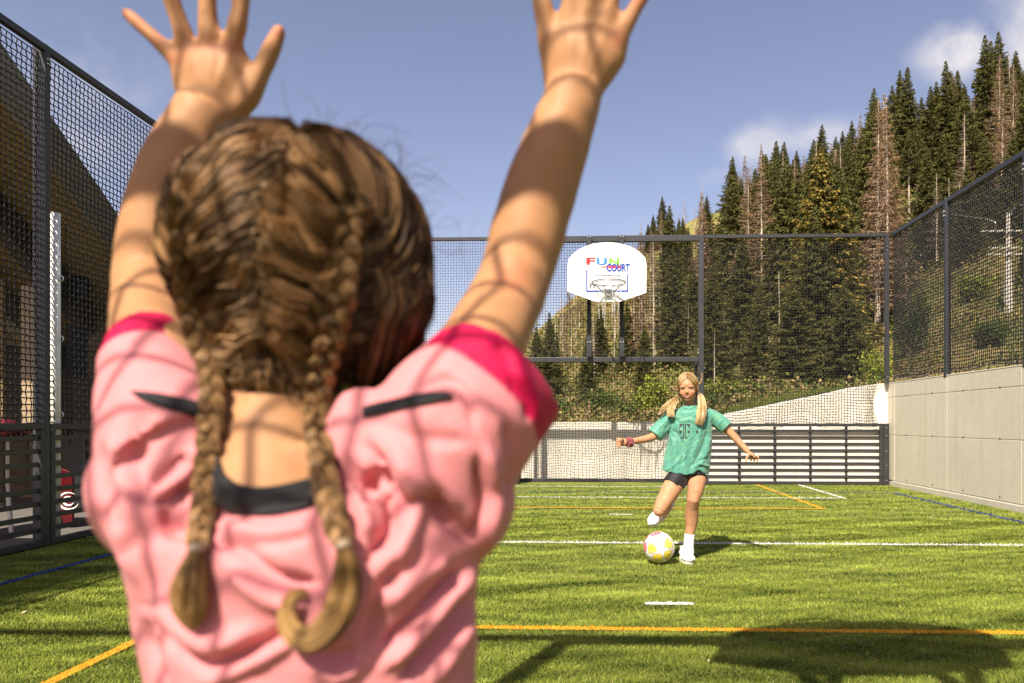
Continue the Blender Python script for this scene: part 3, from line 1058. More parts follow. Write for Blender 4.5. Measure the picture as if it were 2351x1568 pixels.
    for k in range(N):
        a1 = ang[k]
        pa = np.array([cxr + R * math.cos(a1), yc + R * math.sin(a1), zr - 0.01])
        an = a1 + (0.13 if k % 2 else -0.13)
        pb = np.array([cxr + 0.165 * math.cos(an), yc + 0.165 * math.sin(an), zr - 0.17])
        chain([pa, (pa + pb) / 2 + [0, 0, -0.006], pb])
        Lh = 0.26 + 0.1 * rr.random() if k % 3 else 0.38
        pc = np.array([cxr + 0.14 * math.cos(an), yc + 0.14 * math.sin(an), zr - 0.17 - Lh])
        chain([pb, (pb * 0.5 + pc * 0.5) + [0.004, 0, 0], pc])
        an2 = ang[(k + 1) % N] + (0.13 if (k + 1) % 2 else -0.13)
        pd = np.array([cxr + 0.165 * math.cos(an2), yc + 0.165 * math.sin(an2), zr - 0.17])
        if k % 2 == 0:
            chain([pb, (pb + pd) / 2 + [0, 0, -0.05], pd])
        else:
            e1 = pb + (pc - pb) * 0.7; e2 = pd + np.array([0, 0, -0.20]); e2[:2] = [cxr + 0.147 * math.cos(an2), yc + 0.147 * math.sin(an2)]
            chain([e1, (e1 + e2) / 2 + [0, 0, -0.05], e2])
    ch.build('chain_net', M_chain, root)
    # mounting uprights at the fence and arms reaching forward
    up_ = MB(); fo = MB(); pts = []
    for zx in (334, 762):
        x = X(zx)
        yu = fence_y + f * 0.075
        up_.box(x - 0.033, x + 0.033, yu - 0.02, yu + 0.02, zb - 0.74, zb + 1.10)
        fo.box(x - 0.042, x + 0.042, min(yu, fence_y + f * 0.13), max(yu, fence_y + f * 0.13), zc, zc + 0.33)
        fo.box(x - 0.042, x + 0.042, min(yu, fence_y + f * 0.13), max(yu, fence_y + f * 0.13), zb + 0.98, ZT - 0.02)
        for dz in (zc + 0.235,):
            pts += [(x - 0.022, fence_y + f * 0.131, dz), (x + 0.022, fence_y + f * 0.131, dz)]
        pts += [(x - 0.022, fence_y + f * 0.131, ZT - 0.045), (x + 0.022, fence_y + f * 0.131, ZT - 0.045)]
        for zz in (0.2, 0.62):
            fo.box(x - 0.03, x + 0.03, min(yb - f * 0.02, fence_y + f * 0.1), max(yb - f * 0.02, fence_y + f * 0.1), zb + zz - 0.03, zb + zz + 0.03)
    up_.build_each('upright', M_dark, root, bev=0.004)
    fo.build_each('bracket', M_metal, root, bev=0.004)
    bolts(root, pts, (0, f, 0), 0.014)
    return root


YB = YF - 0.56
pb0 = P(1394, 693, YB)
board(P(1394, 693, YB)[0], YB, (P(1485, 640, YB)[0] - P(1303, 640, YB)[0]) / (993 / 800.0), pb0[2], YF, -1)

# ================================================================== NEAR END (behind the camera; it casts the shadows seen on turf and arms)
GN = 0.13
nf = empty('goal_frame', (GN, YN, 0), 'dark metal goal frame and top rail of the near end, around the camera', 'goal')
for x in (GN - 1.55, GN + 1.55):
    post(nf, x, YN, 0, ZT, 0.08, 0.08)
rl = MB().box(GN - 1.509, GN + 1.509, YN - 0.04, YN + 0.04, ZT - 0.10, ZT)
rl.box(XL + 0.06, GN - 1.591, YN - 0.025, YN + 0.025, ZT - 0.055, ZT)
rl.box(GN + 1.591, XR - 0.02, YN - 0.025, YN + 0.025, ZT - 0.055, ZT)
rl.build_each('top_rail', M_metal, nf)
rl = MB().box(GN - 1.509, GN + 1.509, YN - 0.016, YN + 0.016, 1.962, 1.998)
rl.build('crossbar', M_metal, nf)
kickboard(nf, (XL + 0.06, YN), (GN - 1.591, YN), (0, -1))
kickboard(nf, (GN + 1.591, YN), (XR - 0.06, YN), (0, -1))
board(GN, YN + 0.56, 1.0, 2.86, YN, 1)
nt = MB()
net_mesh(nt, (GN - 1.5, YN - 0.04, 2.06), (1, 0, 0), (0, 0, 1), 3.0, ZT - 0.1 - 2.06, pitch=0.05, r=0.0034, zig=0.14, seed=14)
nt.build('net', M_cord, nf)
nt = MB()
net_mesh(nt, (GN - 1.5, YN - 0.55, 0.05), (1, 0, 0), (0, 0.27, 1), 3.0, 1.90, pitch=0.055, r=0.0031, zig=0.14, seed=15)
nt.build('goal_net', M_cord, nf)
# ================================================================== HILLSIDE
def sm(t):
    t = np.clip(t, 0, 1); return t * t * (3 - 2 * t)


EU = np.array([-1.2, -0.6, -0.33, -0.25, -0.15, -0.06, 0.02, 0.08, 0.15, 0.30, 0.45, 0.62, 0.9, 1.5])
EE = np.array([0.10, 0.05, 0.03, 0.04, 0.075, 0.14, 0.215, 0.25, 0.275, 0.31, 0.345, 0.40, 0.50, 0.55])


def terrain(x, y):
    x = np.asarray(x, float); y = np.asarray(y, float)
    u = x / np.maximum(y, 14.0)
    e = np.interp(u, EU, EE)
    yf = 30.0 - 8.0 * sm((u - 0.30) / 0.25)
    t = (y - yf) / (112.0 - yf)
    tt = np.clip(t, 0, 1)
    z0 = 0.93 + 0.62 * sm((x - 1.2) / 3.2)
    z = z0 + e * 112.0 * (0.18 * tt + 0.82 * tt ** 1.25) - np.clip(y - 112.0, 0, 400) * 0.12
    q = np.stack([x, y, np.zeros_like(x)], -1).reshape(-1, 3)
    nz = (fnoise(q, 0.09, 1.0) * 1.6 + fnoise(q, 0.31, 5.0) * 0.5).reshape(x.shape)
    return z + nz * np.clip((y - 26) / 30, 0, 1) + 0.05 * fnoise(q, 1.3, 2.0).reshape(x.shape)


def terrain_mesh(name, xs, ys, m):
    X_, Y_ = np.meshgrid(xs, ys, indexing='ij')
    V = np.stack([X_, Y_, terrain(X_, Y_)], -1).reshape(-1, 3)
    ny = len(ys)
    I, J = np.meshgrid(np.arange(len(xs) - 1), np.arange(ny - 1), indexing='ij')
    a = (I * ny + J).ravel()
    f = np.stack([a, a + ny, a + ny + 1, a + 1], 1)
    o = MB().add(V, f).build(name, m, smooth=True)
    tag(o, kind='structure')
    return o


m_hill, n, l, p = new_mat('hill_ground')
tc = n.new('ShaderNodeTexCoord')
n1 = n.new('ShaderNodeTexNoise'); n1.inputs['Scale'].default_value = 0.16; n1.inputs['Detail'].default_value = 10; n1.inputs['Roughness'].default_value = 0.68
n2 = n.new('ShaderNodeTexNoise'); n2.inputs['Scale'].default_value = 1.7; n2.inputs['Detail'].default_value = 8; n2.inputs['Roughness'].default_value = 0.7
l.new(tc.outputs['Object'], n1.inputs['Vector']); l.new(tc.outputs['Object'], n2.inputs['Vector'])
r1 = n.new('ShaderNodeValToRGB')
els = r1.color_ramp.elements
els[0].position = 0.30; els[0].color = (0.085, 0.095, 0.028, 1)
els[1].position = 0.72; els[1].color = (0.42, 0.28, 0.15, 1)
e = els.new(0.44); e.color = (0.18, 0.18, 0.045, 1)
e = els.new(0.56); e.color = (0.32, 0.24, 0.08, 1)
ad = n.new('ShaderNodeMath'); ad.operation = 'MULTIPLY_ADD'; ad.inputs[1].default_value = 0.5; ad.inputs[2].default_value = -0.25
l.new(n2.outputs['Fac'], ad.inputs[0])
a2 = n.new('ShaderNodeMath'); a2.operation = 'ADD'; l.new(ad.outputs[0], a2.inputs[0]); l.new(n1.outputs['Fac'], a2.inputs[1])
l.new(a2.outputs[0], r1.inputs['Fac']); l.new(r1.outputs[0], p.inputs['Base Color'])
p.inputs['Roughness'].default_value = 0.95
bp = n.new('ShaderNodeBump'); bp.inputs['Strength'].default_value = 1.0; bp.inputs['Distance'].default_value = 0.5
l.new(n2.outputs['Fac'], bp.inputs['Height']); l.new(bp.outputs[0], p.inputs['Normal'])

ysf = np.concatenate([np.arange(13.16, 34, 0.5), np.arange(34, 80, 1.0), np.arange(80, 160, 2.0), np.arange(160, 420, 14)])
xsf = np.concatenate([np.arange(-260, -60, 10), np.arange(-60, -20, 2.5), np.arange(-20, 75, 0.9), np.arange(75, 300, 6)])
terrain_mesh('hillside', xsf, ysf, m_hill)
terrain_mesh('embankment', np.concatenate([[5.13], np.arange(5.6, 30, 0.8), np.arange(30, 90, 4)]), np.arange(-6, 13.2, 0.8).tolist() + [13.16], m_hill)

# ------------------------------------------------------------------ trees
def leafset(base, axis, L, W, droop, rg):
    """elongated leaf-spray quads; base (n,3), axis (n,3) unit"""
    n_ = len(base)
    side = np.cross(axis, rg.normal(0, 1, (n_, 3)))
    side /= np.linalg.norm(side, axis=1)[:, None] + 1e-9
    tip = base + axis * L[:, None]
    tip[:, 2] -= droop
    mid = base + axis * (L * 0.45)[:, None]
    mid[:, 2] -= droop * 0.3
    V = np.stack([base, mid + side * W[:, None], tip, mid - side * W[:, None]], 1).reshape(-1, 3)
    return V


def conifer(kind, seed, H=12.0, fine=1.0):
    rg = np.random.default_rng(seed)
    trunk, wood = MB(), MB()
    bend = np.cumsum(rg.normal(0, 0.02, (14, 2)), 0)
    zz = np.linspace(-0.6, H * 0.985, 14)
    tp_ = np.stack([bend[:, 0], bend[:, 1], zz], 1)
    r0 = H * (0.0125 if kind != 'tall' else 0.014)
    if kind == 'snag':
        zz = zz * 0.9
    dead = kind in ('brown', 'grey', 'snag')
    tcol = np.array([0.42, 0.35, 0.27]) if dead else (np.array([0.36, 0.29, 0.22]) if kind == 'tall' else np.array([0.11, 0.085, 0.065]))
    trunk.tube(tp_, r0 * (1 - 0.93 * np.linspace(0, 1, 14)), 9, col=tcol * (1 + 0.25 * rg.normal(0, 1, (14, 1))).clip(0.5, 1.6))
    z0 = {'green': 0.07, 'cone': 0.05, 'tall': 0.50, 'brown': 0.16, 'grey': 0.22, 'snag': 0.6}[kind] * H
    Rm = {'green': 0.20, 'cone': 0.18, 'tall': 0.15, 'brown': 0.125, 'grey': 0.12, 'snag': 0.03}[kind] * H
    dzw = {'green': 0.27, 'cone': 0.24, 'tall': 0.27, 'brown': 0.30, 'grey': 0.33, 'snag': 0.6}[kind]
    LV, LC = [], []
    z = z0
    asym = rg.uniform(0, 6.28)
    while z < H * 0.99:
        t = (z - z0) / (H - z0)
        R = Rm * (1 - t) ** 0.92 * (0.72 + 0.28 * min(1, t * 6)) + 0.03
        lsc = 0.30 + 0.70 * min(1.0, R / 0.9)
        nb_ = int(rg.integers(6, 10)) if t < 0.9 else 5
        if kind in ('grey', 'snag'): nb_ = int(rg.integers(3, 7))
        a0 = rg.uniform(0, 6.28)
        for b in range(nb_):
            if rg.random() < (0.10 if not dead else 0.18): continue
            az = a0 + b * 6.283 / nb_ + rg.normal(0, 0.25)
            Lb = R * rg.uniform(0.62, 1.18) * (1 + 0.14 * math.cos(az - asym))
            if not dead and rg.random() < 0.07: Lb *= 1.22
            k = 6
            s = np.linspace(0, 1, k)
            dr = {'green': 0.34, 'cone': 0.30, 'tall': 0.36, 'brown': 0.22, 'grey': 0.12, 'snag': 0.05}[kind]
            rise = 0.22 * t
            pz = z + Lb * (rise * s - dr * s ** 1.6 * (1 - 0.55 * t) + 0.14 * s ** 4) + rg.normal(0, 0.02)
            wig = np.cumsum(rg.normal(0, 0.02 * Lb, k))
            px_ = np.interp(z, tp_[:, 2], tp_[:, 0]) + np.cos(az) * Lb * s - np.sin(az) * wig
            py_ = np.interp(z, tp_[:, 2], tp_[:, 1]) + np.sin(az) * Lb * s + np.cos(az) * wig
            bp_ = np.stack([px_, py_, pz], 1)
            if dead or Lb > 0.8:
                wood.tube(bp_, (0.016 if not dead else 0.013) * (1.05 - s) * (0.5 + Lb) * (1.2 if kind != 'snag' else 2), 3, col=tcol * rg.uniform(0.7, 1.2), cap=False)
            if kind == 'snag': continue
            dens = {'green': 26, 'cone': 30, 'tall': 24, 'brown': 17, 'grey': 10}[kind] * fine
            m_ = int(dens * (0.5 + Lb)) + 4
            q = rg.uniform(0.12, 1.0, m_) ** 0.8
            base = np.stack([np.interp(q, s, bp_[:, i]) for i in range(3)], 1)
            spread = rg.normal(0, 1, (m_, 3)) * np.array([1, 1, 0.45])
            ax = np.array([math.cos(az), math.sin(az), -0.15]) * 0.9 + spread * 0.75
            ax /= np.linalg.norm(ax, axis=1)[:, None]
            base += spread * 0.055 * (0.4 + Lb) * (1 - q[:, None] * 0.6)
            if kind in ('grey',):
                L_ = rg.uniform(0.15, 0.5, m_) * (0.3 + 0.4 * Lb); W_ = np.full(m_, 0.008) * rg.uniform(0.7, 1.5, m_)
                dp = 0.03
            elif kind == 'brown':
                L_ = rg.uniform(0.12, 0.34, m_) * (0.5 + 0.4 * Lb); W_ = rg.uniform(0.012, 0.03, m_); dp = 0.08
            else:
                L_ = rg.uniform(0.14, 0.36, m_) * (0.55 + 0.35 * Lb) / fine ** 0.35; W_ = rg.uniform(0.028, 0.062, m_) / fine ** 0.4; dp = rg.uniform(0.02, 0.13, m_)
            LV.append(leafset(base, ax, L_ * lsc, W_ * (0.45 + 0.55 * lsc), dp, rg))
            bt = rg.uniform(0.65, 1.35)
            if kind in ('green', 'tall', 'cone'):
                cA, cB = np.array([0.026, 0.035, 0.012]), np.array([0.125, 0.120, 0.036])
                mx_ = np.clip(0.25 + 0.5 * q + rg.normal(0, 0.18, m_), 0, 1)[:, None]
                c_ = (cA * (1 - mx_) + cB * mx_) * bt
                if kind == 'cone':
                    tipm = (q > 0.72) & (rg.random(m_) < 0.25 + 0.35 * t)
                    c_[tipm] = np.array([0.34, 0.24, 0.055]) * rg.uniform(0.6, 1.2, (tipm.sum(), 1))
            elif kind == 'brown':
                c_ = np.array([0.21, 0.135, 0.075]) * bt * rg.uniform(0.6, 1.4, (m_, 1))
            else:
                c_ = np.array([0.24, 0.185, 0.135]) * bt * rg.uniform(0.7, 1.3, (m_, 1))
            LC.append(c_)
        z += dzw * rg.uniform(0.7, 1.3) * (1 - 0.45 * t)
    crown = MB()
    crown.v, crown.f, crown.c, crown.n = wood.v, wood.f, wood.c, wood.n
    if LV:
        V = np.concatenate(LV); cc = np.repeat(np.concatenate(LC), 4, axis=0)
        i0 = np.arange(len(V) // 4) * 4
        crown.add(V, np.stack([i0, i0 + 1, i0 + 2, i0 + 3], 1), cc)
    return trunk.mesh('trunk'), crown.mesh('crown')


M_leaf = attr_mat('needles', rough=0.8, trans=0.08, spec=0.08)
M_bark = attr_mat('bark', rough=0.9, var=0.3, scale=4)
PROT = {}
for kd, seeds in {'green': (11, 12, 13, 14, 15), 'tall': (21, 22), 'brown': (31, 32, 33), 'grey': (41, 42, 43), 'snag': (51, 52)}.items():
    PROT[kd] = []
    for s_ in seeds:
        tr, cr = conifer(kd, s_)
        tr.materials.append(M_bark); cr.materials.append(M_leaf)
        tr.shade_smooth()
        PROT[kd].append((tr, cr))
tr, cr = conifer('cone', 61, fine=1.9); tr.materials.append(M_bark); cr.materials.append(M_leaf); PROT['cone'] = [(tr, cr)]
NEARG = []
for s_ in (71, 72):
    tr, cr = conifer('green', s_, fine=1.8); tr.materials.append(M_bark); cr.materials.append(M_leaf); NEARG.append((tr, cr))

ADJ = {'green': 'dark green spruce', 'tall': 'bare trunked tall conifer', 'brown': 'brown dying spruce',
       'grey': 'bare grey spruce', 'snag': 'pale branchless dead trunk', 'cone': 'big spruce with yellow cones'}
SADJ = {'green': 'dark green spruce', 'tall': 'tall conifer', 'brown': 'brown dying spruce', 'grey': 'bare grey spruce'}
CAT = 'tree'
n_tree = 0


def plant(vx, vy, D, kind, label=None, group=None, wscale=1.0, zbase=None, near=False, name=None):
    """tree whose tip is seen at (vx, vy) and which stands at distance D on the hillside"""
    global n_tree
    tip = PD(vx, vy, D)
    zb = float(terrain(tip[0], tip[1])) if zbase is None else zbase
    h = tip[2] - zb
    if h < 2.0: return None
    pool = NEARG if near and kind == 'green' else PROT[kind]
    tr, cr = pool[n_tree % len(pool)]
    n_tree += 1
    s = h / 12.0
    root = empty(name or ('dead_spruce_tree' if kind in ('brown', 'grey') else 'dead_tree' if kind == 'snag' else 'spruce_tree'), (tip[0], tip[1], zb), label, CAT, group)
    wf = wscale * (min(1.0, (11.0 / h)) ** 0.35)
    root.scale = (s * wf, s * wf, s)
    root.rotation_euler = (0, 0, (n_tree * 2.399) % 6.283)
    for nm, me in (('trunk', tr), ('crown', cr)):
        c = bpy.data.objects.new(nm, me); C.objects.link(c); c.parent = root
    return root


ORD = ['first', 'second', 'third', 'fourth', 'fifth', 'sixth', 'seventh', 'eighth', 'ninth', 'tenth', 'eleventh', 'twelfth', 'thirteenth',
       'fourteenth', 'fifteenth', 'sixteenth', 'seventeenth', 'eighteenth', 'nineteenth', 'twentieth']
ORD += ['twenty-' + o for o in ORD[:9]] + ['thirtieth'] + ['thirty-' + o for o in ORD[:9]] + ['fortieth'] + ['forty-' + o for o in ORD[:9]] + ['fiftieth']

SKY = [(1455, 532, 100, 'grey'), (1472, 503, 98, 'grey'), (1487, 512, 96, 'green'), (1500, 492, 97, 'green'), (1520, 450, 92, 'green'), (1541, 455, 96, 'grey'),
       (1556, 487, 100, 'grey'), (1571, 450, 97, 'grey'), (1580, 520, 70, 'green'), (1597, 473, 100, 'grey'), (1611, 420, 92, 'grey'), (1622, 448, 88, 'green'),
       (1655, 500, 80, 'green'), (1682, 357, 84, 'green'), (1710, 352, 88, 'brown'), (1727, 368, 92, 'grey'), (1748, 328, 86, 'brown'), (1778, 322, 90, 'green'),
       (1800, 323, 90, 'green'), (1828, 345, 92, 'green'), (1845, 352, 88, 'brown'), (1868, 318, 90, 'green'), (1885, 285, 88, 'green'), (1918, 312, 92, 'green'),
       (1934, 300, 90, 'green'), (1955, 276, 92, 'green'), (1975, 258, 88, 'brown'), (1992, 275, 94, 'green'), (2005, 200, 84, 'green'), (2048, 195, 92, 'green'),
       (2066, 160, 90, 'green'), (2085, 150, 86, 'green'), (2118, 222, 92, 'green'), (2135, 196, 88, 'green'), (2150, 186, 92, 'green'), (2173, 138, 86, 'green'),
       (2200, 158, 92, 'green'), (2238, 215, 84, 'brown'), (2260, 78, 84, 'green'), (2276, 92, 90, 'green'), (2295, 70, 86, 'green'), (2320, 118, 80, 'grey'),
       (2338, 112, 90, 'green'), (2352, 160, 84, 'green'), (2378, 120, 88, 'green')]
for i, (vx, vy, D, kd) in enumerate(SKY):
    plant(vx, vy, D, kd, '%s, %s tree tip along the skyline counted from the left' % (SADJ[kd], ORD[i]), 'trees along the skyline of the hill',
          wscale=1.0 if kd != 'green' else 1.08)

MID = [(2024, 262, 62, 'green', 'broad dark green spruce just left of the two tall bare trunks on the hill'),
       (1948, 330, 66, 'green', 'dark green spruce right behind the big spruce with yellow cones'),
       (1762, 455, 62, 'green', 'green spruce in front of the brown spruces left of the big cone tree'),
       (1815, 430, 60, 'green', 'green spruce touching the left side of the big cone tree'),
       (1725, 470, 60, 'brown', 'brown needled spruce over the top rail between goal post and cone tree'),
       (1690, 455, 66, 'green', 'slim green spruce over the top rail right of the goal post'),
       (1990, 330, 64, 'brown', 'tall rusty brown spruce right of the big spruce with yellow cones'),
       (2130, 330, 60, 'green', 'dark spruce above the first post of the right fence'),
       (2165, 300, 66, 'green', 'dark spruce rising above the right fence rail near its first post'),
       (2088, 300, 74, 'tall', 'left one of two tall conifers with bare pale lower trunks on the hill'),
       (2104, 290, 75, 'tall', 'right one of two tall conifers with bare pale lower trunks on the hill'),
       (2215, 255, 64, 'grey', 'tall grey brown dead spruce above the right fence rail'),
       (2300, 210, 62, 'brown', 'tan dead spruce near the right edge above the fence rail'),
       (2262, 310, 56, 'green', 'dark spruce touching the right fence rail from above'),
       (2325, 300, 52, 'green', 'dark spruce at the right edge above the fence rail'),
       (2220, 370, 50, 'green', 'leaning dark spruce half behind the rail of the right fence'),
       (2152, 395, 58, 'grey', 'thin dead tree just over the right fence rail, left of the first post'),
       (2010, 410, 50, 'green', 'dense dark spruce over the right corner of the far fence'),
       (1975, 470, 46, 'green', 'dark spruce left of the right corner of the far fence'),
       (1650, 520, 56, 'green', 'dark spruce right beside the goal post, seen through the net'),
       (1705, 520, 40, 'green', 'wide dark spruce in the middle of the net between goal post and cone tree'),
       (1635, 600, 36, 'green', 'short dark spruce seen through the net just right of the goal post'),
       (1545, 562, 40, 'green', 'dark green spruce seen through the net right of the basketball board'),
       (1590, 600, 46, 'green', 'dark spruce seen through the net left of the right goal post'),
       (1262, 715, 38, 'green', 'dark green spruce seen through the net left of the basketball board'),
       (1232, 745, 42, 'green', 'green spruce beside the crimson sleeve, seen through the net'),
       (1288, 660, 70, 'grey', 'left one of the dead trees seen left of the basketball board'),
       (1306, 640, 74, 'brown', 'middle one of the dead trees seen left of the basketball board'),
       (1330, 650, 72, 'brown', 'right one of the dead trees seen left of the basketball board'),
       (1252, 690, 76, 'grey', 'small dead tree left of the dark spruce beside the goal'),
       (1378, 700, 44, 'green', 'dark spruce directly behind the basketball board'),
       (1440, 690, 42, 'green', 'dark spruce below the right half of the basketball board'),
       (1350, 760, 34, 'green', 'young spruce seen under the basketball board'),
       (1480, 740, 33, 'green', 'young spruce above the head of the kicking girl'),
       (985, 798, 60, 'grey', 'thin dead tree seen beside the cheek of the nearest child'),
       (960, 850, 50, 'green', 'small spruce low behind the hair of the nearest child'),
       (930, 870, 44, 'green', 'small green spruce partly behind the hair of the nearest child'),
       (1745, 640, 31, 'green', 'dark spruce left of the trunk of the big cone tree'),
       (2350, 560, 40, 'green', 'spruce at the right edge behind the mesh of the right fence')]
for vx, vy, D, kd, lb in MID:
    plant(vx, vy, D, kd, lb, near=D < 58)
plant(1884, 338, 29.5, 'cone', 'biggest nearest spruce with clusters of yellow cones, behind the far fence', wscale=1.25, near=True)
plant(1872, 470, 27.5, 'green', 'dark spruce standing in front of the big cone tree, its crown reaching the wall', wscale=1.15, near=True)
plant(1820, 640, 25.0, 'green', 'low dark spruce at the left foot of the big cone tree', wscale=1.5, near=True)
plant(1940, 640, 26.0, 'green', 'low dark spruce at the right foot of the big cone tree', wscale=1.4, near=True)

SN = [(2192, 420), (2178, 408), (2205, 415), (2157, 440), (2168, 450), (2138, 465), (2186, 440), (2211, 430), (2128, 480), (2115, 492), (2238, 395), (2252, 430)]
SN.sort()
for i, (vx, vy) in enumerate(SN):
    plant(vx, vy, 60 + 3 * (i % 4), 'snag', 'broken dead trunk over the right fence rail, %s of twelve from the left' % ORD[i], 'broken dead trunks over the right fence')

# the rest of the wood, filled in below the skyline
sx = np.array([s[0] for s in SKY] ); sy = np.array([s[1] for s in SKY])
rf_ = np.random.default_rng(99)
cnt = 0
tries = 0
FILL = {}
while cnt < 150 and tries < 3000:
    tries += 1
    vx = rf_.uniform(1215, 2400); D = rf_.uniform(36, 104)
    top_lim = np.interp(vx, sx, sy) if vx > 1455 else np.interp(vx, [1215, 1300, 1400, 1455], [760, 690, 600, 545])
    r = rf_.random()
    kd = 'green' if r < 0.56 else 'brown' if r < 0.74 else 'grey' if r < 0.87 else 'tall'
    if 1240 < vx < 1605 and vy_base > 590 and rf_.random() < 0.55: continue
    if vx < 1480: kd = 'brown' if r < 0.5 else 'grey' if r < 0.75 else 'green'
    b = PD(vx, 900, D); zb = float(terrain(b[0], b[1]))
    vy_base = PY - F * (zb - 1.0) / D
    h = rf_.uniform(10, 19)
    vy = vy_base - F * h / D
    if vy < top_lim + 12: vy = top_lim + rf_.uniform(12, 60)
    if vy > vy_base - 60 * 60 / D: continue
    # keep the clearings of the photo open
    if 2020 < vx < 2140 and 400 < vy_base < 520: continue
    if vx > 2060 and vy_base > 520: continue
    if 1300 < vx < 1620 and vy_base > 640 and rf_.random() < 0.25: continue
    if 1600 < vx < 1760 and vy_base > 800: continue
    zone = ('left of the basketball board' if vx < 1300 else 'behind the basketball board' if vx < 1490 else 'between board and goal post' if vx < 1610
            else 'between goal post and cone tree' if vx < 1790 else 'behind the cone tree' if vx < 1985 else 'over the corner of the fences' if vx < 2130
            else 'above the right fence')
    tier = 'high on slope' if vy_base < 560 else 'halfway up slope' if vy_base < 700 else 'low on slope'
    sz = 'small' if h < 13 else 'large'
    lb_ = '%s %s %s %s' % (sz, SADJ[kd], tier, zone)
    rt_ = plant(vx, vy, D, kd, lb_, '%s %s trees %s %s' % (sz, kd, tier, zone))
    if rt_ is not None: FILL.setdefault(lb_, []).append((vx, rt_))
    cnt += 1

for lb_, rts in FILL.items():
    if len(rts) > 1:
        for k_, (_, rt_) in enumerate(sorted(rts, key=lambda q_: q_[0])):
            rt_['label'] = lb_ + ', %s from left' % ORD[k_]

# undergrowth: leafy ground cover over the slope and on the bank behind the wall
def undergrowth():
    rg = np.random.default_rng(5)
    n1_ = 3200
    D = 14.5 + 75 * rg.random(n1_) ** 1.5
    u = rg.uniform(-0.10, 0.66, n1_)
    x, y = u * D, D
    dn = fnoise(np.stack([x, y, x * 0], 1), 0.35, 3.0)
    k = dn > -0.25
    x, y, D, dn = x[k], y[k], D[k], dn[k]
    per = 26
    n_ = len(x) * per
    size = (0.16 + 0.012 * D) * (1 + 0.6 * np.clip(dn, 0, 1))
    cx = np.repeat(x, per) + rg.normal(0, 1, n_) * np.repeat(size, per)
    cy = np.repeat(y, per) + rg.normal(0, 1, n_) * np.repeat(size, per)
    cz = terrain(cx, cy) + np.abs(rg.normal(0, 0.5, n_)) * np.repeat(size, per)
    base = np.stack([cx, cy, cz], 1)
    ax = rg.normal(0, 1, (n_, 3)); ax[:, 2] = np.abs(ax[:, 2]); ax /= np.linalg.norm(ax, axis=1)[:, None]
    L_ = rg.uniform(0.4, 1.0, n_) * np.repeat(0.045 + 0.0048 * D, per)
    V = leafset(base, ax, L_, L_ * 0.35, 0.0, rg)
    pal = np.array([[0.11, 0.13, 0.03], [0.06, 0.085, 0.02], [0.19, 0.19, 0.04], [0.27, 0.20, 0.09], [0.20, 0.15, 0.07]])
    ci = np.repeat(rg.integers(0, 5, len(x)), per)
    cc = pal[ci] * rg.uniform(0.6, 1.4, (n_, 1))
    i0 = np.arange(n_) * 4
    return MB().add(V, np.stack([i0, i0 + 1, i0 + 2, i0 + 3], 1), np.repeat(cc, 4, axis=0))
M_under = attr_mat('undergrowth_leaf', rough=0.8, trans=0.15, spec=0.1)
tag(undergrowth().build('undergrowth', M_under), kind='stuff')

# grass on the bank above the retaining wall
def bank_grass():
    rg = np.random.default_rng(6)
    n_ = 26000
    x = rg.uniform(0.0, 7.5, n_); y = 13.2 + 3.5 * rg.random(n_) ** 1.5
    k2 = 9000
    x = np.concatenate([x, XR + 0.3 + 1.6 * rg.random(k2) ** 1.3]); y = np.concatenate([y, rg.uniform(5, 13.2, k2)])
    n_ += k2
    z = terrain(x, y)
    h = rg.uniform(0.03, 0.13, n_) * (1 + 1.2 * (rg.random(n_) < 0.03)); w = 0.004
    a = rg.uniform(0, 3.14, n_)
    base = np.stack([x, y, z - 0.01], 1); s = np.stack([np.cos(a) * w, np.sin(a) * w, a * 0], 1)
    tip = base + np.stack([rg.normal(0, 0.35, n_) * h, rg.normal(0, 0.35, n_) * h, h], 1)
    V = np.stack([base - s, base + s, tip], 1).reshape(-1, 3)
    i0 = np.arange(n_) * 3
    cc = np.array([0.11, 0.15, 0.03]) * rg.uniform(0.6, 1.7, (n_, 1)); dry = rg.random(n_) < 0.2; cc[dry] = [0.30, 0.26, 0.10]
    return MB().add(V, np.stack([i0, i0 + 1, i0 + 2, i0 + 2], 1), np.repeat(cc, 3, axis=0))
tag(bank_grass().build('bank_grass', M_under), kind='stuff')


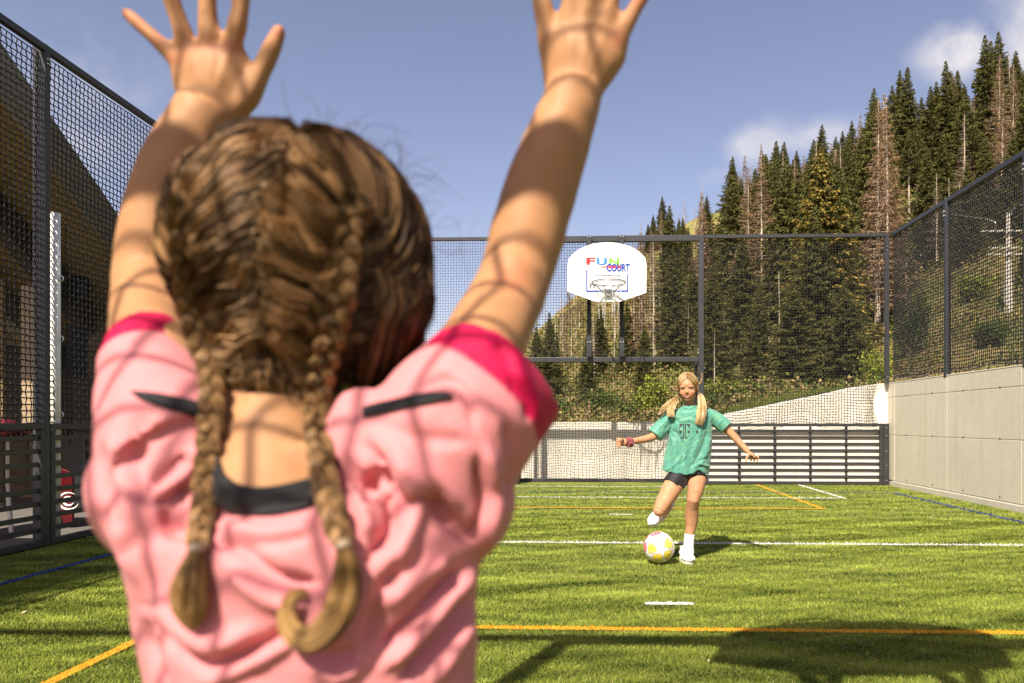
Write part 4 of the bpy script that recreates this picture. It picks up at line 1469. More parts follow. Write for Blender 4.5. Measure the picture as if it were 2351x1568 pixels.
# leafy shrubs, one mesh crown and stem each
def shrub(c, h, w, cols, seed, label, name='shrub', leaf=0.05, nleaf=2600):
    rg = np.random.default_rng(seed)
    root = empty(name, c, label, 'shrub')
    st = MB(); ends = []
    for i in range(9):
        a = rg.uniform(0, 6.28); r = rg.uniform(0.1, 0.9) * w / 2; hh = h * rg.uniform(0.55, 1.0)
        e_ = np.array([c[0] + r * math.cos(a), c[1] + r * math.sin(a), c[2] + hh])
        m_ = np.array([c[0] + r * 0.35 * math.cos(a), c[1] + r * 0.35 * math.sin(a), c[2] + hh * 0.5])
        st.tube(spline([np.array(c) - [0, 0, 0.1], m_, e_], 7), np.linspace(0.02, 0.005, 7) * h, 5, col=(0.16, 0.12, 0.09))
        ends += [e_, (m_ + e_) / 2, m_]
    ends = np.array(ends)
    b = ends[rg.integers(0, len(ends), nleaf)] + rg.normal(0, 1, (nleaf, 3)) * np.array([w * 0.13, w * 0.13, h * 0.10])
    ax = rg.normal(0, 1, (nleaf, 3)); ax /= np.linalg.norm(ax, axis=1)[:, None]
    L_ = rg.uniform(0.6, 1.3, nleaf) * leaf
    V = leafset(b, ax, L_, L_ * 0.4, 0.01, rg)
    t_ = rg.random((nleaf, 1))
    cc = (np.array(cols[0]) * (1 - t_) + np.array(cols[1]) * t_) * rg.uniform(0.7, 1.3, (nleaf, 1))
    i0 = np.arange(nleaf) * 4
    st.build('stem', M_bark, root)
    MB().add(V, np.stack([i0, i0 + 1, i0 + 2, i0 + 3], 1), np.repeat(cc, 4, axis=0)).build('crown', M_under, root)


def shrub_px(vx, vyt, D, w, cols, seed, label, **k):
    t_ = PD(vx, vyt, D); zb = float(terrain(t_[0], t_[1]))
    shrub((t_[0], t_[1], zb), max(0.4, t_[2] - zb), w, cols, seed, label, **k)


YG = ((0.13, 0.17, 0.025), (0.30, 0.32, 0.05)); DG = ((0.05, 0.08, 0.02), (0.12, 0.15, 0.035))
shrub_px(1498, 872, 21, 0.9, YG, 1, 'bright yellow green bush behind the retaining wall, left of the kicking girl', leaf=0.09)
shrub_px(1446, 925, 22, 1.1, DG, 2, 'low dark bush above the wall between roof gable and yellow green bush', leaf=0.08)
shrub_px(1255, 915, 24, 2.0, DG, 3, 'wide dark green bush at the left end of the goal, beyond the wall', leaf=0.1)
shrub_px(1660, 880, 18, 1.3, ((0.06, 0.10, 0.02), (0.24, 0.24, 0.04)), 4, 'leafy bush with a few yellow leaves on the slope right of the kicking girl', leaf=0.07)
shrub_px(1612, 905, 17, 1.0, DG, 5, 'low green bush right of the head of the kicking girl', leaf=0.07)
shrub_px(1720, 905, 19, 1.2, DG, 6, 'small dark bush at the foot of the slope left of the cone tree', leaf=0.07)
shrub_px(2015, 815, 20, 0.9, YG, 7, 'light green bush beside the corner post of the two fences', leaf=0.07)
shrub_px(1390, 900, 23, 1.5, DG, 8, 'dark bush rising behind the small brown gable roof', leaf=0.09)
shrub_px(2085, 700, 34, 1.8, DG, 9, 'dark round bush on the open slope left of the first post of the right fence', leaf=0.14)
shrub_px(2270, 745, 30, 1.5, DG, 10, 'dark narrow bush left of the lattice utility pole', leaf=0.12)
shrub_px(2235, 640, 40, 1.6, YG, 12, 'light bush halfway up the open slope right of the first fence post', leaf=0.15)

# pale bare stems on the slope seen through the net
st_list = sorted([(1455, 640, 50), (1468, 610, 54), (1515, 620, 48), (1530, 650, 46), (1275, 700, 60), (1292, 690, 62), (1312, 700, 60), (1322, 690, 64), (1420, 640, 56), (1580, 700, 44), (1640, 760, 35), (1662, 700, 38), (1698, 640, 40), (1765, 700, 33), (1790, 620, 36), (1410, 700, 45), (1425, 690, 50), (2010, 600, 40), (2030, 640, 42), (2080, 560, 44)])
for i, (vx, vy, D) in enumerate(st_list):
    plant(vx, vy, D, 'snag', 'thin pale dead stem seen through the fence mesh, %s of twenty from the left' % ORD[i], 'thin pale stems seen through the mesh')

# ------------------------------------------------------------------ utility pole
pc = PD(2315, 835, 36.0); ptop = PD(2315, 489, 36.0)
zb = float(terrain(pc[0], pc[1])) - 0.3
M_pole = concrete('pole_concrete', (0.46, 0.44, 0.39))
up0 = empty('utility_pole', (pc[0], pc[1], zb), 'pale concrete utility pole with crossarm and insulators behind the right fence', 'utility pole')
hp = ptop[2] - zb
mb = MB()
mb.tube([(pc[0], pc[1], zb), (pc[0], pc[1], zb + hp * 0.33)], [0.22, 0.20], 10)
mb.tube([(pc[0], pc[1], zb + hp * 0.32), (pc[0], pc[1], zb + hp)], [0.16, 0.11], 10)
bevel(mb.build('shaft', M_pole, up0, smooth=False), 0.01, 1)
xa = MB()
for zf, wl in ((0.82, 1.5), (0.66, 1.1), (0.60, 1.1)):
    z = zb + hp * zf
    xa.bar((pc[0] - wl, pc[1] - 0.22, z), (pc[0] + wl, pc[1] - 0.22, z), 0.07, 0.07)
xa.build_each('crossarm', M_pole, up0)
ins = MB()
for dx in (-1.3, -0.75, 0.75, 1.3):
    z = zb + hp * 0.82 + 0.06
    for k in range(4):
        ins.tube([(pc[0] + dx, pc[1] - 0.22, z + k * 0.09), (pc[0] + dx, pc[1] - 0.22, z + k * 0.09 + 0.05)], [0.09, 0.05], 8)
ins.build_each('insulator', mat('insulator', (0.10, 0.06, 0.045), rough=0.3), up0, per=4)
wr_ = MB()
a = np.linspace(0, math.pi, 12)
for s_ in (1,):
    wr_.tube(np.stack([pc[0] + 0.1 + 0.45 - 0.55 * np.cos(a), np.full(12, pc[1] - 0.25), zb + hp * 0.97 + 0.5 * np.sin(a)], 1), 0.018, 5)
wr_.tube(spline([(pc[0] + 1.1, pc[1] - 0.25, zb + hp * 0.97), (pc[0] + 1.15, pc[1] - 0.25, zb + hp * 0.9), (pc[0] + 1.1, pc[1] - 0.25, zb + hp * 0.7)], 8), 0.018, 5)
wr_.tube(spline([(pc[0] - 0.75, pc[1] - 0.25, zb + hp * 0.83), (pc[0] - 1.0, pc[1] - 0.25, zb + hp * 0.92), (pc[0] - 2.6, pc[1] + 2, zb + hp * 1.12)], 10), 0.014, 5)
wr_.build_each('wire', M_zinc, up0)

# ------------------------------------------------------------------ small house beyond the far wall
hc = PD(1340, 965, 33.0)
hz = float(terrain(hc[0], hc[1])) - 1.9
hx, hy = hc[0], hc[1]
M_roof = mat('roof_felt', (0.16, 0.165, 0.18), rough=0.85, var=0.25, scale=2.5, bump=0.3, bscale=20)
M_plank = mat('gable_wood', (0.34, 0.21, 0.12), rough=0.7, var=0.3, scale=3, stretch=(1, 1, 8))
house = empty('small_house', (hx, hy, hz), 'small wooden house with grey roof and brown gable just showing over the far wall', 'house')
gxL, gxR = PD(1253, 0, 33)[0], PD(1362, 0, 33)[0]
rx_ = PD(1343, 0, 33)[0]; rz_ = PD(1343, 952, 33)[2]; ez_ = PD(1362, 966, 33)[2] - 0.15
hw_ = (gxR - rx_) + 0.25
b_ = MB().box(rx_ - hw_ + 0.25, rx_ + hw_ - 0.25, hy, hy + 4.5, hz - 1, ez_ - 0.02)
b_.build('wall', M_plank, house)
gb = MB().poly([(rx_ - hw_ + 0.25, ez_ - 0.018), (rx_ + hw_ - 0.25, ez_ - 0.018), (rx_, rz_ - 0.12)], hy + 0.05, hy + 0.2)
gb.build('gable', mat('gable_dark', (0.07, 0.05, 0.04), rough=0.9), house)
rr_ = MB()
for s_ in (-1, 1):
    a_ = np.array([rx_, hy - 0.5, rz_]); e_ = np.array([rx_ + s_ * hw_, hy - 0.5, ez_ - 0.1])
    d_ = np.array([0, 5.2, 0]); t_ = np.array([0, 0, -0.09])
    V = [a_, e_, e_ + d_, a_ + d_, a_ + t_, e_ + t_, e_ + d_ + t_, a_ + d_ + t_]
    rr_.add(V, [(0, 1, 2, 3), (7, 6, 5, 4), (0, 4, 5, 1), (1, 5, 6, 2), (2, 6, 7, 3), (3, 7, 4, 0)])
rr_.build_each('roof', M_roof, house)
# lower roof wing to the left
wing = MB()
zt_ = PD(1300, 950, 33)[2]
V = [(gxL, hy - 0.3, PD(1253, 966, 33)[2] - 0.25), (rx_ - 0.3, hy - 0.3, PD(1253, 966, 33)[2] - 0.25), (rx_ - 0.3, hy + 2.5, zt_ + 0.15), (gxL + 0.7, hy + 2.5, zt_ + 0.15)]
V = np.array(V); wing.add(np.concatenate([V, V - [0, 0, 0.08]]), [(0, 1, 2, 3), (7, 6, 5, 4), (0, 4, 5, 1), (1, 5, 6, 2), (2, 6, 7, 3), (3, 7, 4, 0)])
wing.build('roof', M_roof, house)
bgd = MB()
for s_ in (-1, 1):
    bgd.bar((rx_, hy - 0.53, rz_ - 0.06), (rx_ + s_ * hw_, hy - 0.53, ez_ - 0.16), 0.04, 0.16)
bgd.build_each('bargeboard', mat('bargeboard', (0.50, 0.34, 0.22), rough=0.6, var=0.2, scale=6), house)
ck = MB().box(rx_ - 0.55, rx_ - 0.15, hy + 1.0, hy + 1.4, rz_ - 0.3, rz_ + 0.16)
ck.build('chimney', M_zinc, house)

# strip of asphalt path winding up on the right and an earth track on the slope
def ribbon(name, pts, w, m, lift=0.05):
    pts = spline(pts, 26); t_ = np.gradient(pts, axis=0); t_ /= np.linalg.norm(t_, axis=1)[:, None]
    V, f = [], []
    for i, (q, d) in enumerate(zip(pts, t_)):
        for s_ in (-1, 0, 1):
            x, y = q[0] - d[1] * s_ * w / 2, q[1] + d[0] * s_ * w / 2
            V.append((x, y, float(terrain(x, y)) + lift))
        if i: a = (i - 1) * 3; f += [(a, a + 1, a + 4, a + 3), (a + 1, a + 2, a + 5, a + 4)]
    tag(MB().add(V, f).build(name, m), kind='structure')
ribbon('asphalt_path', [(7.0, 18.5), (8.2, 20.5), (9.6, 23.0), (13, 25)], 1.7, mat('asphalt', (0.09, 0.09, 0.095), rough=0.9, var=0.2, scale=20), 0.12)
ribbon('earth_track', [(4.0, 24.0), (6.2, 29.0), (9.0, 36.0), (12.5, 46.0)], 1.6, mat('earth', (0.34, 0.25, 0.18), rough=0.95, var=0.3, scale=4, bump=0.5, bscale=10), 0.18)
# ================================================================== BUILDING BEHIND THE LEFT FENCE
M_soffit = mat('soffit_wood', (0.24, 0.16, 0.045), rough=0.7, var=0.3, scale=2.2, stretch=(7, 0.6, 7), bump=0.2, bscale=30)
M_fascia = mat('fascia_wood', (0.22, 0.19, 0.13), rough=0.75, var=0.25, scale=2.5, stretch=(6, 0.6, 6))
M_beam = mat('beam_wood', (0.045, 0.030, 0.018), rough=0.75, var=0.3, scale=3, stretch=(6, 0.6, 6))
M_board = mat('wall_boards', (0.20, 0.14, 0.06), rough=0.75, var=0.3, scale=2.0, stretch=(1.5, 0.5, 9), bump=0.2, bscale=20)
M_pale = mat('pale_plank', (0.34, 0.25, 0.15), rough=0.75, var=0.3, scale=4.0, stretch=(1, 1, 0.5), bump=0.2, bscale=30)
M_deck = mat('deck_boards', (0.13, 0.12, 0.11), rough=0.8, var=0.35, scale=3, stretch=(0.4, 6, 1))
M_post = mat('white_post', (0.80, 0.78, 0.71), rough=0.45, var=0.06, scale=4)


def on_x(vx, vy, X):
    Y = depth_on_x(vx, X)
    return P(vx, vy, Y)


bld = empty('wooden_building', (-7.0, 4.0, 0), 'dark timber building with steep roof edge behind the mesh of the left fence', 'building')
XE = -4.95
r0, r1 = on_x(0, 100, XE), on_x(300, 540, XE)
sl_ = (r1[2] - r0[2]) / (r1[1] - r0[1])
def rz(y): return r0[2] + (y - r0[1]) * sl_
ya, yb_ = 4.6, 9.4
def slab(mb, x0, x1, y0, y1, off0, off1):
    V = [(x0, y0, rz(y0) - off1), (x1, y0, rz(y0) - off1), (x1, y1, rz(y1) - off1), (x0, y1, rz(y1) - off1),
         (x0, y0, rz(y0) - off0), (x1, y0, rz(y0) - off0), (x1, y1, rz(y1) - off0), (x0, y1, rz(y1) - off0)]
    mb.add(V, [(3, 2, 1, 0), (4, 5, 6, 7), (0, 1, 5, 4), (1, 2, 6, 5), (2, 3, 7, 6), (3, 0, 4, 7)])
m_ = MB(); slab(m_, -10.5, XE - 0.02, ya, yb_, 0.02, 0.10); m_.build('roof', mat('roof_sheet', (0.10, 0.09, 0.08), rough=0.7), bld)
m_ = MB(); slab(m_, -10.5, XE - 0.05, ya, yb_, 0.104, 0.16); m_.build('soffit', M_soffit, bld)
m_ = MB(); slab(m_, XE - 0.045, XE, ya, yb_, -0.02, 0.42); m_.build('fascia', M_fascia, bld)
for k, xo in enumerate((0.9, 1.75, 2.7, 3.6)):
    m_ = MB(); slab(m_, XE - xo - 0.16, XE - xo, ya, yb_ - 0.3, 0.163, 0.50); m_.build('rafter', M_beam if k % 2 == 0 else M_fascia, bld)
# end wall under the low end of the roof, with an opening, seen from the court
YE = 8.9
o0, o1 = P(330, 868, YE), P(440, 1056, YE)
m_ = MB()
xl_, xr_ = -10.4, XE - 0.02
zt_w = rz(YE) - 0.17
m_.box(xl_, o0[0] - 0.001, YE, YE + 0.1, 0, zt_w)
if o1[0] + 0.001 < xr_: m_.box(o1[0] + 0.001, xr_, YE, YE + 0.1, 0, zt_w)
xo_ = min(o1[0] + 0.001, xr_)
m_.box(o0[0] - 0.001, xo_, YE, YE + 0.1, o0[2], zt_w)
m_.box(o0[0] - 0.001, xo_, YE, YE + 0.1, 0, o1[2])
m_.build('wall', M_beam, bld)
fr_ = MB().box(o0[0] - 0.10, o0[0] - 0.004, YE - 0.05, YE - 0.002, 0.0, zt_w); fr_.build('window_frame', M_board, bld)
m_ = MB().box(-10.5, -10.4, 4.6, YE, 0, 3.0); m_.build('wall', M_board, bld)
dk = MB().box(-10.4, XL - 0.12, -3.0, 13.1, -0.02, -0.006); dk.build('deck', M_deck, bld)
# inner partitions facing the court
YI = 7.6
def pan(vx0, vx1, vy0, vy1, Y, m, name):
    a_, b_ = P(vx0, vy1, Y), P(vx1, vy0, Y)
    return bevel(MB().box(a_[0], b_[0], Y, Y + 0.05, max(a_[2], 0.0), b_[2]).build(name, m, bld), 0.004)
pan(-60, 6, 640, 1010, 7.5, M_board, 'boarding')
pan(48, 88, 655, 985, 7.5, M_pale, 'boarding')
pan(88, 112, 655, 985, 7.48, M_board, 'boarding')
pan(156, 198, 588, 688, 7.9, M_dark, 'locker')
pan(150, 196, 745, 868, 7.9, M_dark, 'locker')
pan(150, 196, 1000, 1200, 7.95, M_dark, 'locker')
pan(200, 320, 690, 862, 8.3, M_board, 'boarding')
pan(198, 420, 1075, 1210, 8.3, M_beam, 'boarding')

can = empty('shade_roof', (-5.3, 1.2, 0), 'unseen flat roof on two posts, added to shade the turf beside the left fence', 'shade_caster')  # added out of view, sized to throw the shaded turf strip along the left fence
MB().box(-6.6, XL - 0.03, -2.8, 3.1, 3.46, 3.58).build('roof', M_beam, can)
for y in (-2.4, 2.7):
    MB().box(-6.5, -6.38, y, y + 0.12, 0, 3.455).build('post', M_beam, can)

gb_ = G(125, 1245)
col_ = MB()
zt_ = P(125, 490, gb_[1])[2]
rc = 12.5 / (F / gb_[1])
col_.tube([(gb_[0], gb_[1], 0), (gb_[0], gb_[1], zt_)], rc, 28)
o = col_.build('support_column', M_post, smooth=True)
o.data.shade_auto_smooth if False else None
tag(o, 'round white column standing just behind the left fence', 'column')
for vy in (640, 778, 952):
    hkz = P(140, vy, gb_[1])[2]
    h_ = MB()
    a = np.linspace(0, 1.7 * math.pi, 10)
    h_.tube(np.stack([gb_[0] + rc + 0.018 + 0.022 * np.cos(a + 2.5), np.full(10, gb_[1] - 0.01), hkz + 0.025 * np.sin(a + 2.5)], 1), 0.0045, 6)
    h_.build('hook', M_zinc, o)

# wooden box bench, bags on it
b0, b1 = on_x(24, 1004, -5.35), on_x(86, 1170, -5.35)
bench = empty('storage_bench', (-5.5, (b0[1] + b1[1]) / 2, 0), 'knotty wooden box bench with steel legs behind the left kickboard', 'bench')
m_ = MB().box(-5.75, -5.35, b0[1] - 0.8, b1[1] - 0.12, 0.34, b0[2] - 0.03); bevel(m_.build('box', mat('knotty_wood', (0.24, 0.16, 0.10), rough=0.7, var=0.35, scale=5, stretch=(1, 1, 3)), bench), 0.004)
m_ = MB().box(-5.80, -5.32, b0[1] - 0.85, b1[1] - 0.02, b0[2] - 0.028, b0[2]); bevel(m_.build('lid', M_pale, bench), 0.003)
m_ = MB().box(-5.42, -5.335, b1[1] - 0.118, b1[1] - 0.03, 0.30, b0[2] - 0.03); m_.build('batten', M_pale, bench)
for y in (b0[1] - 0.05, b1[1] - 0.0):
    m_ = MB().tube([(-5.3, y, 0), (-5.34, y, 0.45), (-5.34, y, b0[2] - 0.03)], 0.02, 8)
    m_.build('leg', M_zinc, bench)
for i, (vx, w, cc, lb) in enumerate(((8, 0.26, (0.13, 0.01, 0.025), 'crimson sports bag at the left end of the box bench'), (44, 0.22, (0.16, 0.03, 0.02), 'flat red and orange bag lying on the box bench'))):
    c = on_x(vx, 1000, -5.5); c[2] = b0[2] + 0.003
    g_ = MB().ellipsoid((c[0], c[1], c[2] + 0.055 + 0.03 * (1 - i)), (0.11, w / 2, 0.055 + 0.03 * (1 - i)), nu=20, nv=12)
    me = g_.mesh('sports_bag'); v = get_co(me); v += 0.012 * fnoise(v, 22, i)[:, None] * np.array([1, 1, 0.6]); v[:, 2] = np.maximum(v[:, 2], c[2]); set_co(me, v); me.shade_smooth()
    o = link_mesh('sports_bag', me, mat('bag_cloth', cc, rough=0.5, var=0.4, scale=18))
    tag(o, lb, 'bag')

# red standing board with a white swirl
s0 = G(147, 1232); Ys = s0[1] + 0.55
q0, q1, qt = P(133, 1100, Ys), P(166, 1100, Ys), P(150, 1073, Ys)[2]
sign = empty('advertising_board', (q0[0], Ys, 0), 'red board with rounded top and white swirl behind the left kickboard', 'sign')
out = [(q0[0] - 0.25, 0.02), (q1[0], 0.02), (q1[0], P(0, 1095, Ys)[2])] + [(q0[0] - 0.25 + (q1[0] - q0[0] + 0.25) * (0.5 + 0.5 * math.cos(a)), P(0, 1095, Ys)[2] + 0.09 * math.sin(a)) for a in np.linspace(0.1, 3.04, 14)] + [(q0[0] - 0.25, P(0, 1095, Ys)[2])]
bevel(MB().poly(out, Ys, Ys + 0.03).build('panel', mat('sign_red', (0.085, 0.004, 0.007), rough=0.3), sign), 0.004)
sw = MB()
cx_, cz_ = P(158, 1150, Ys)[0], P(158, 1150, Ys)[2]
a = np.linspace(0.3 * math.pi, 1.9 * math.pi, 22)
for rr_, w_ in ((0.10, 0.012), (0.052, 0.012)):
    sw.tube(np.stack([cx_ + rr_ * np.cos(a), np.full(22, Ys - 0.003), cz_ + rr_ * 0.8 * np.sin(a)], 1), w_ * np.sin(np.linspace(0.15, 3.0, 22)), 6, flat=0.2, up=(0, 1, 0))
sw.build('swirl', M_white, sign)
# ================================================================== FIGURES: shared pieces
def skin_mat(name, base):
    m, n, l, p = new_mat(name)
    tc = n.new('ShaderNodeTexCoord')
    nz = n.new('ShaderNodeTexNoise'); nz.inputs['Scale'].default_value = 24; nz.inputs['Detail'].default_value = 6
    l.new(tc.outputs['Object'], nz.inputs['Vector'])
    a = n.new('ShaderNodeAttribute'); a.attribute_name = 'col'
    mr = n.new('ShaderNodeMapRange'); mr.inputs['From Min'].default_value = 0.3; mr.inputs['From Max'].default_value = 0.7
    mr.inputs['To Min'].default_value = 0.9; mr.inputs['To Max'].default_value = 1.1
    l.new(nz.outputs['Fac'], mr.inputs['Value'])
    vm = n.new('ShaderNodeVectorMath'); vm.operation = 'SCALE'
    l.new(a.outputs['Color'], vm.inputs[0]); l.new(mr.outputs[0], vm.inputs['Scale'])
    l.new(vm.outputs[0], p.inputs['Base Color'])
    p.inputs['Roughness'].default_value = 0.55
    p.inputs['Specular IOR Level'].default_value = 0.22
    p.inputs['Subsurface Weight'].default_value = 0.15
    p.inputs['Subsurface Radius'].default_value = (1.0, 0.32, 0.14)
    p.inputs['Subsurface Scale'].default_value = 0.009
    nb = n.new('ShaderNodeTexNoise'); nb.inputs['Scale'].default_value = 420; nb.inputs['Detail'].default_value = 2
    l.new(tc.outputs['Object'], nb.inputs['Vector'])
    bp = n.new('ShaderNodeBump'); bp.inputs['Strength'].default_value = 0.25; bp.inputs['Distance'].default_value = 0.0006
    l.new(nb.outputs['Fac'], bp.inputs['Height']); l.new(bp.outputs[0], p.inputs['Normal'])
    return m


def cloth_mat(name, col, rough=0.6, sheen=0.35, weave=900, pattern=None):
    m, n, l, p = new_mat(name)
    tc = n.new('ShaderNodeTexCoord')
    nz = n.new('ShaderNodeTexNoise'); nz.inputs['Scale'].default_value = 9; nz.inputs['Detail'].default_value = 5
    l.new(tc.outputs['Object'], nz.inputs['Vector'])
    rp = n.new('ShaderNodeValToRGB')
    rp.color_ramp.elements[0].position = 0.3; rp.color_ramp.elements[1].position = 0.7
    rp.color_ramp.elements[0].color = tuple(c * 0.93 for c in col[:3]) + (1,)
    rp.color_ramp.elements[1].color = tuple(min(1, c * 1.06) for c in col[:3]) + (1,)
    l.new(nz.outputs['Fac'], rp.inputs['Fac'])
    src = rp.outputs[0]
    if pattern:
        vo = n.new('ShaderNodeTexVoronoi'); vo.feature = 'DISTANCE_TO_EDGE'; vo.inputs['Scale'].default_value = pattern[0]
        n3 = n.new('ShaderNodeTexNoise'); n3.inputs['Scale'].default_value = 5
        l.new(tc.outputs['Object'], n3.inputs['Vector'])
        va = n.new('ShaderNodeMixRGB'); va.inputs[0].default_value = 0.25
        l.new(tc.outputs['Object'], va.inputs[1]); l.new(n3.outputs['Color'], va.inputs[2]); l.new(va.outputs[0], vo.inputs['Vector'])
        r2 = n.new('ShaderNodeValToRGB'); r2.color_ramp.elements[0].color = (0.5, 0.5, 0.5, 1); r2.color_ramp.elements[1].color = (0, 0, 0, 1)
        r2.color_ramp.elements[0].position = 0.0; r2.color_ramp.elements[1].position = 0.06
        l.new(vo.outputs['Distance'], r2.inputs['Fac'])
        mm = n.new('ShaderNodeMixRGB'); mm.inputs[2].default_value = tuple(pattern[1]) + (1,)
        l.new(r2.outputs[0], mm.inputs[0]); l.new(src, mm.inputs[1]); src = mm.outputs[0]
    l.new(src, p.inputs['Base Color'])
    p.inputs['Roughness'].default_value = rough
    p.inputs['Sheen Weight'].default_value = sheen
    p.inputs['Specular IOR Level'].default_value = 0.3
    nb = n.new('ShaderNodeTexNoise'); nb.inputs['Scale'].default_value = weave; nb.inputs['Detail'].default_value = 1
    l.new(tc.outputs['Object'], nb.inputs['Vector'])
    bp = n.new('ShaderNodeBump'); bp.inputs['Strength'].default_value = 0.35; bp.inputs['Distance'].default_value = 0.0005
    l.new(nb.outputs['Fac'], bp.inputs['Height']); l.new(bp.outputs[0], p.inputs['Normal'])
    return m


def px_of(v):
    q = v - CAM
    dep = q @ FW
    return PX + F * (q @ RT) / dep, PY - F * q[:, 2] / dep, dep


def fold(v, no, line, width, height, side=None, depth_max=None):
    """raise (height > 0) or sink a soft ridge along a line given in the photo grid, only on the camera side"""
    vx, vy, dep = px_of(v)
    toc = CAM - v; toc /= np.linalg.norm(toc, axis=1)[:, None]
    facing = np.clip((toc * no).sum(1) * 2.2 + 0.15, 0, 1)
    pts = spline(line, max(8, 6 * len(line)))
    best = np.full(len(v), 1e9); tt = np.zeros(len(v))
    for i in range(len(pts) - 1):
        a, b = pts[i], pts[i + 1]
        d = b - a; L2 = d @ d + 1e-9
        t = np.clip(((vx - a[0]) * d[0] + (vy - a[1]) * d[1]) / L2, 0, 1)
        q = (vx - a[0] - t * d[0]) ** 2 + (vy - a[1] - t * d[1]) ** 2
        k = q < best
        best[k] = q[k]; tt[k] = (i + t[k]) / (len(pts) - 1)
    w = width * (0.45 + 0.55 * np.sin(np.clip(tt, 0.02, 0.98) * math.pi) ** 0.6)
    amp = height * np.exp(-best / (w ** 2)) * facing * np.clip(np.minimum(tt, 1 - tt) * 6 + 0.15, 0, 1)
    return v + no * amp[:, None]


def strands_mesh(paths, rad, cols, sides=3):
    """paths (n,k,3); rad (n,) or (n,k); cols (n,k,3)"""
    n_, k, _ = paths.shape
    t = np.gradient(paths, axis=1); t /= np.linalg.norm(t, axis=2)[..., None] + 1e-9
    ref = np.array([0.31, 0.22, 0.92])
    s = np.cross(t, ref); s /= np.linalg.norm(s, axis=2)[..., None] + 1e-9
    b = np.cross(t, s)
    rad = np.asarray(rad)
    if rad.ndim == 1: rad = rad[:, None] * (0.25 + 0.75 * np.sin(np.linspace(0.25, math.pi - 0.15, k)))[None]
    ring = []
    for j in range(sides):
        a = 2 * math.pi * j / sides
        ring.append(paths + (math.cos(a) * s + math.sin(a) * b) * rad[..., None])
    ring = np.stack(ring, 2)
    idx = np.arange(n_ * k * sides).reshape(n_, k, sides)
    fs = []
    for j in range(sides):
        j2 = (j + 1) % sides
        fs.append(np.stack([idx[:, :-1, j], idx[:, :-1, j2], idx[:, 1:, j2], idx[:, 1:, j]], -1).reshape(-1, 4))
    cc = np.repeat(cols.reshape(-1, 3), sides, axis=0)
    return MB().add(ring.reshape(-1, 3), np.concatenate(fs), cc)


def bundle(path, width, n_, rg, colf, k=14, r=0.0012, flatn=None, spread_end=1.0, curl=0.0, thick=0.6):
    """a lock of n_ strands round a centre path; width = list of half widths along it (m)"""
    c = spline(path, k); w = np.interp(np.linspace(0, 1, k), np.linspace(0, 1, len(width)), width)
    t = np.gradient(c, axis=0); t /= np.linalg.norm(t, axis=1)[:, None] + 1e-9
    ref = np.array([0, 1, 0.0]) if flatn is None else np.asarray(flatn, float)
    s = np.cross(t, ref); s /= np.linalg.norm(s, axis=1)[:, None] + 1e-9
    b = np.cross(s, t)
    th = rg.uniform(0, 6.283, n_); rr = np.sqrt(rg.random(n_))
    a, q = rr * np.cos(th), rr * np.sin(th) * thick
    wob = rg.normal(0, 1, (n_, 2)) * curl
    ph = rg.uniform(0, 6.28, n_)
    s_ = np.linspace(0, 1, k)
    A = a[:, None] * w[None] + wob[:, :1] * np.sin(s_[None] * 7 + ph[:, None]) * 0.4
    B = q[:, None] * w[None] + wob[:, 1:] * np.sin(s_[None] * 6 + ph[:, None] * 1.7) * 0.4
    cut = rg.uniform(0.86, 1.0, n_)
    sp = s_[None] * cut[:, None]
    ctr = np.stack([np.interp(sp, s_, c[:, i]) for i in range(3)], -1)
    S = np.stack([np.interp(sp, s_, s[:, i]) for i in range(3)], -1); Bv = np.stack([np.interp(sp, s_, b[:, i]) for i in range(3)], -1)
    P_ = ctr + S * A[..., None] + Bv * B[..., None]
    cols = colf(rg, n_, s_, a)
    return strands_mesh(P_, np.full(n_, r) * rg.uniform(0.7, 1.3, n_), cols)


def join(parts):
    o = MB()
    for p_ in parts:
        for i, v in enumerate(p_.v):
            o.v.append(v)
        for f in p_.f: o.f.append(f + o.n)
        o.c += p_.c
        o.n += p_.n
    return o


def hair_mat(name):
    m, n, l, p = new_mat(name)
    a = n.new('ShaderNodeAttribute'); a.attribute_name = 'col'
    l.new(a.outputs['Color'], p.inputs['Base Color'])
    p.inputs['Roughness'].default_value = 0.48
    p.inputs['Specular IOR Level'].default_value = 0.14
    p.inputs['Anisotropic'].default_value = 0.5
    t = n.new('ShaderNodeBsdfTranslucent'); l.new(a.outputs['Color'], t.inputs['Color'])
    mx = n.new('ShaderNodeMixShader'); mx.inputs[0].default_value = 0.15
    l.new(p.outputs[0], mx.inputs[1]); l.new(t.outputs[0], mx.inputs[2]); l.new(mx.outputs[0], n['Material Output'].inputs['Surface'])
    return m


M_skin = skin_mat('skin', None)
M_hair = hair_mat('hair')

# ================================================================== THE KICKING GIRL
Y0 = G(1581, 1291)[1]
FP = F / Y0                                  # photo-grid units per metre at her depth
def K(vx, vy, dy=0.0): return P(vx, vy, Y0 + dy)
def R_(wpx): return wpx / 2.0 / FP

kid = empty('person', (K(1581, 1291)[0], Y0, 0), 'girl in green jersey and black shorts kicking a colourful ball, hair in two blond pigtails', 'person')
SK = np.array([0.47, 0.240, 0.132])

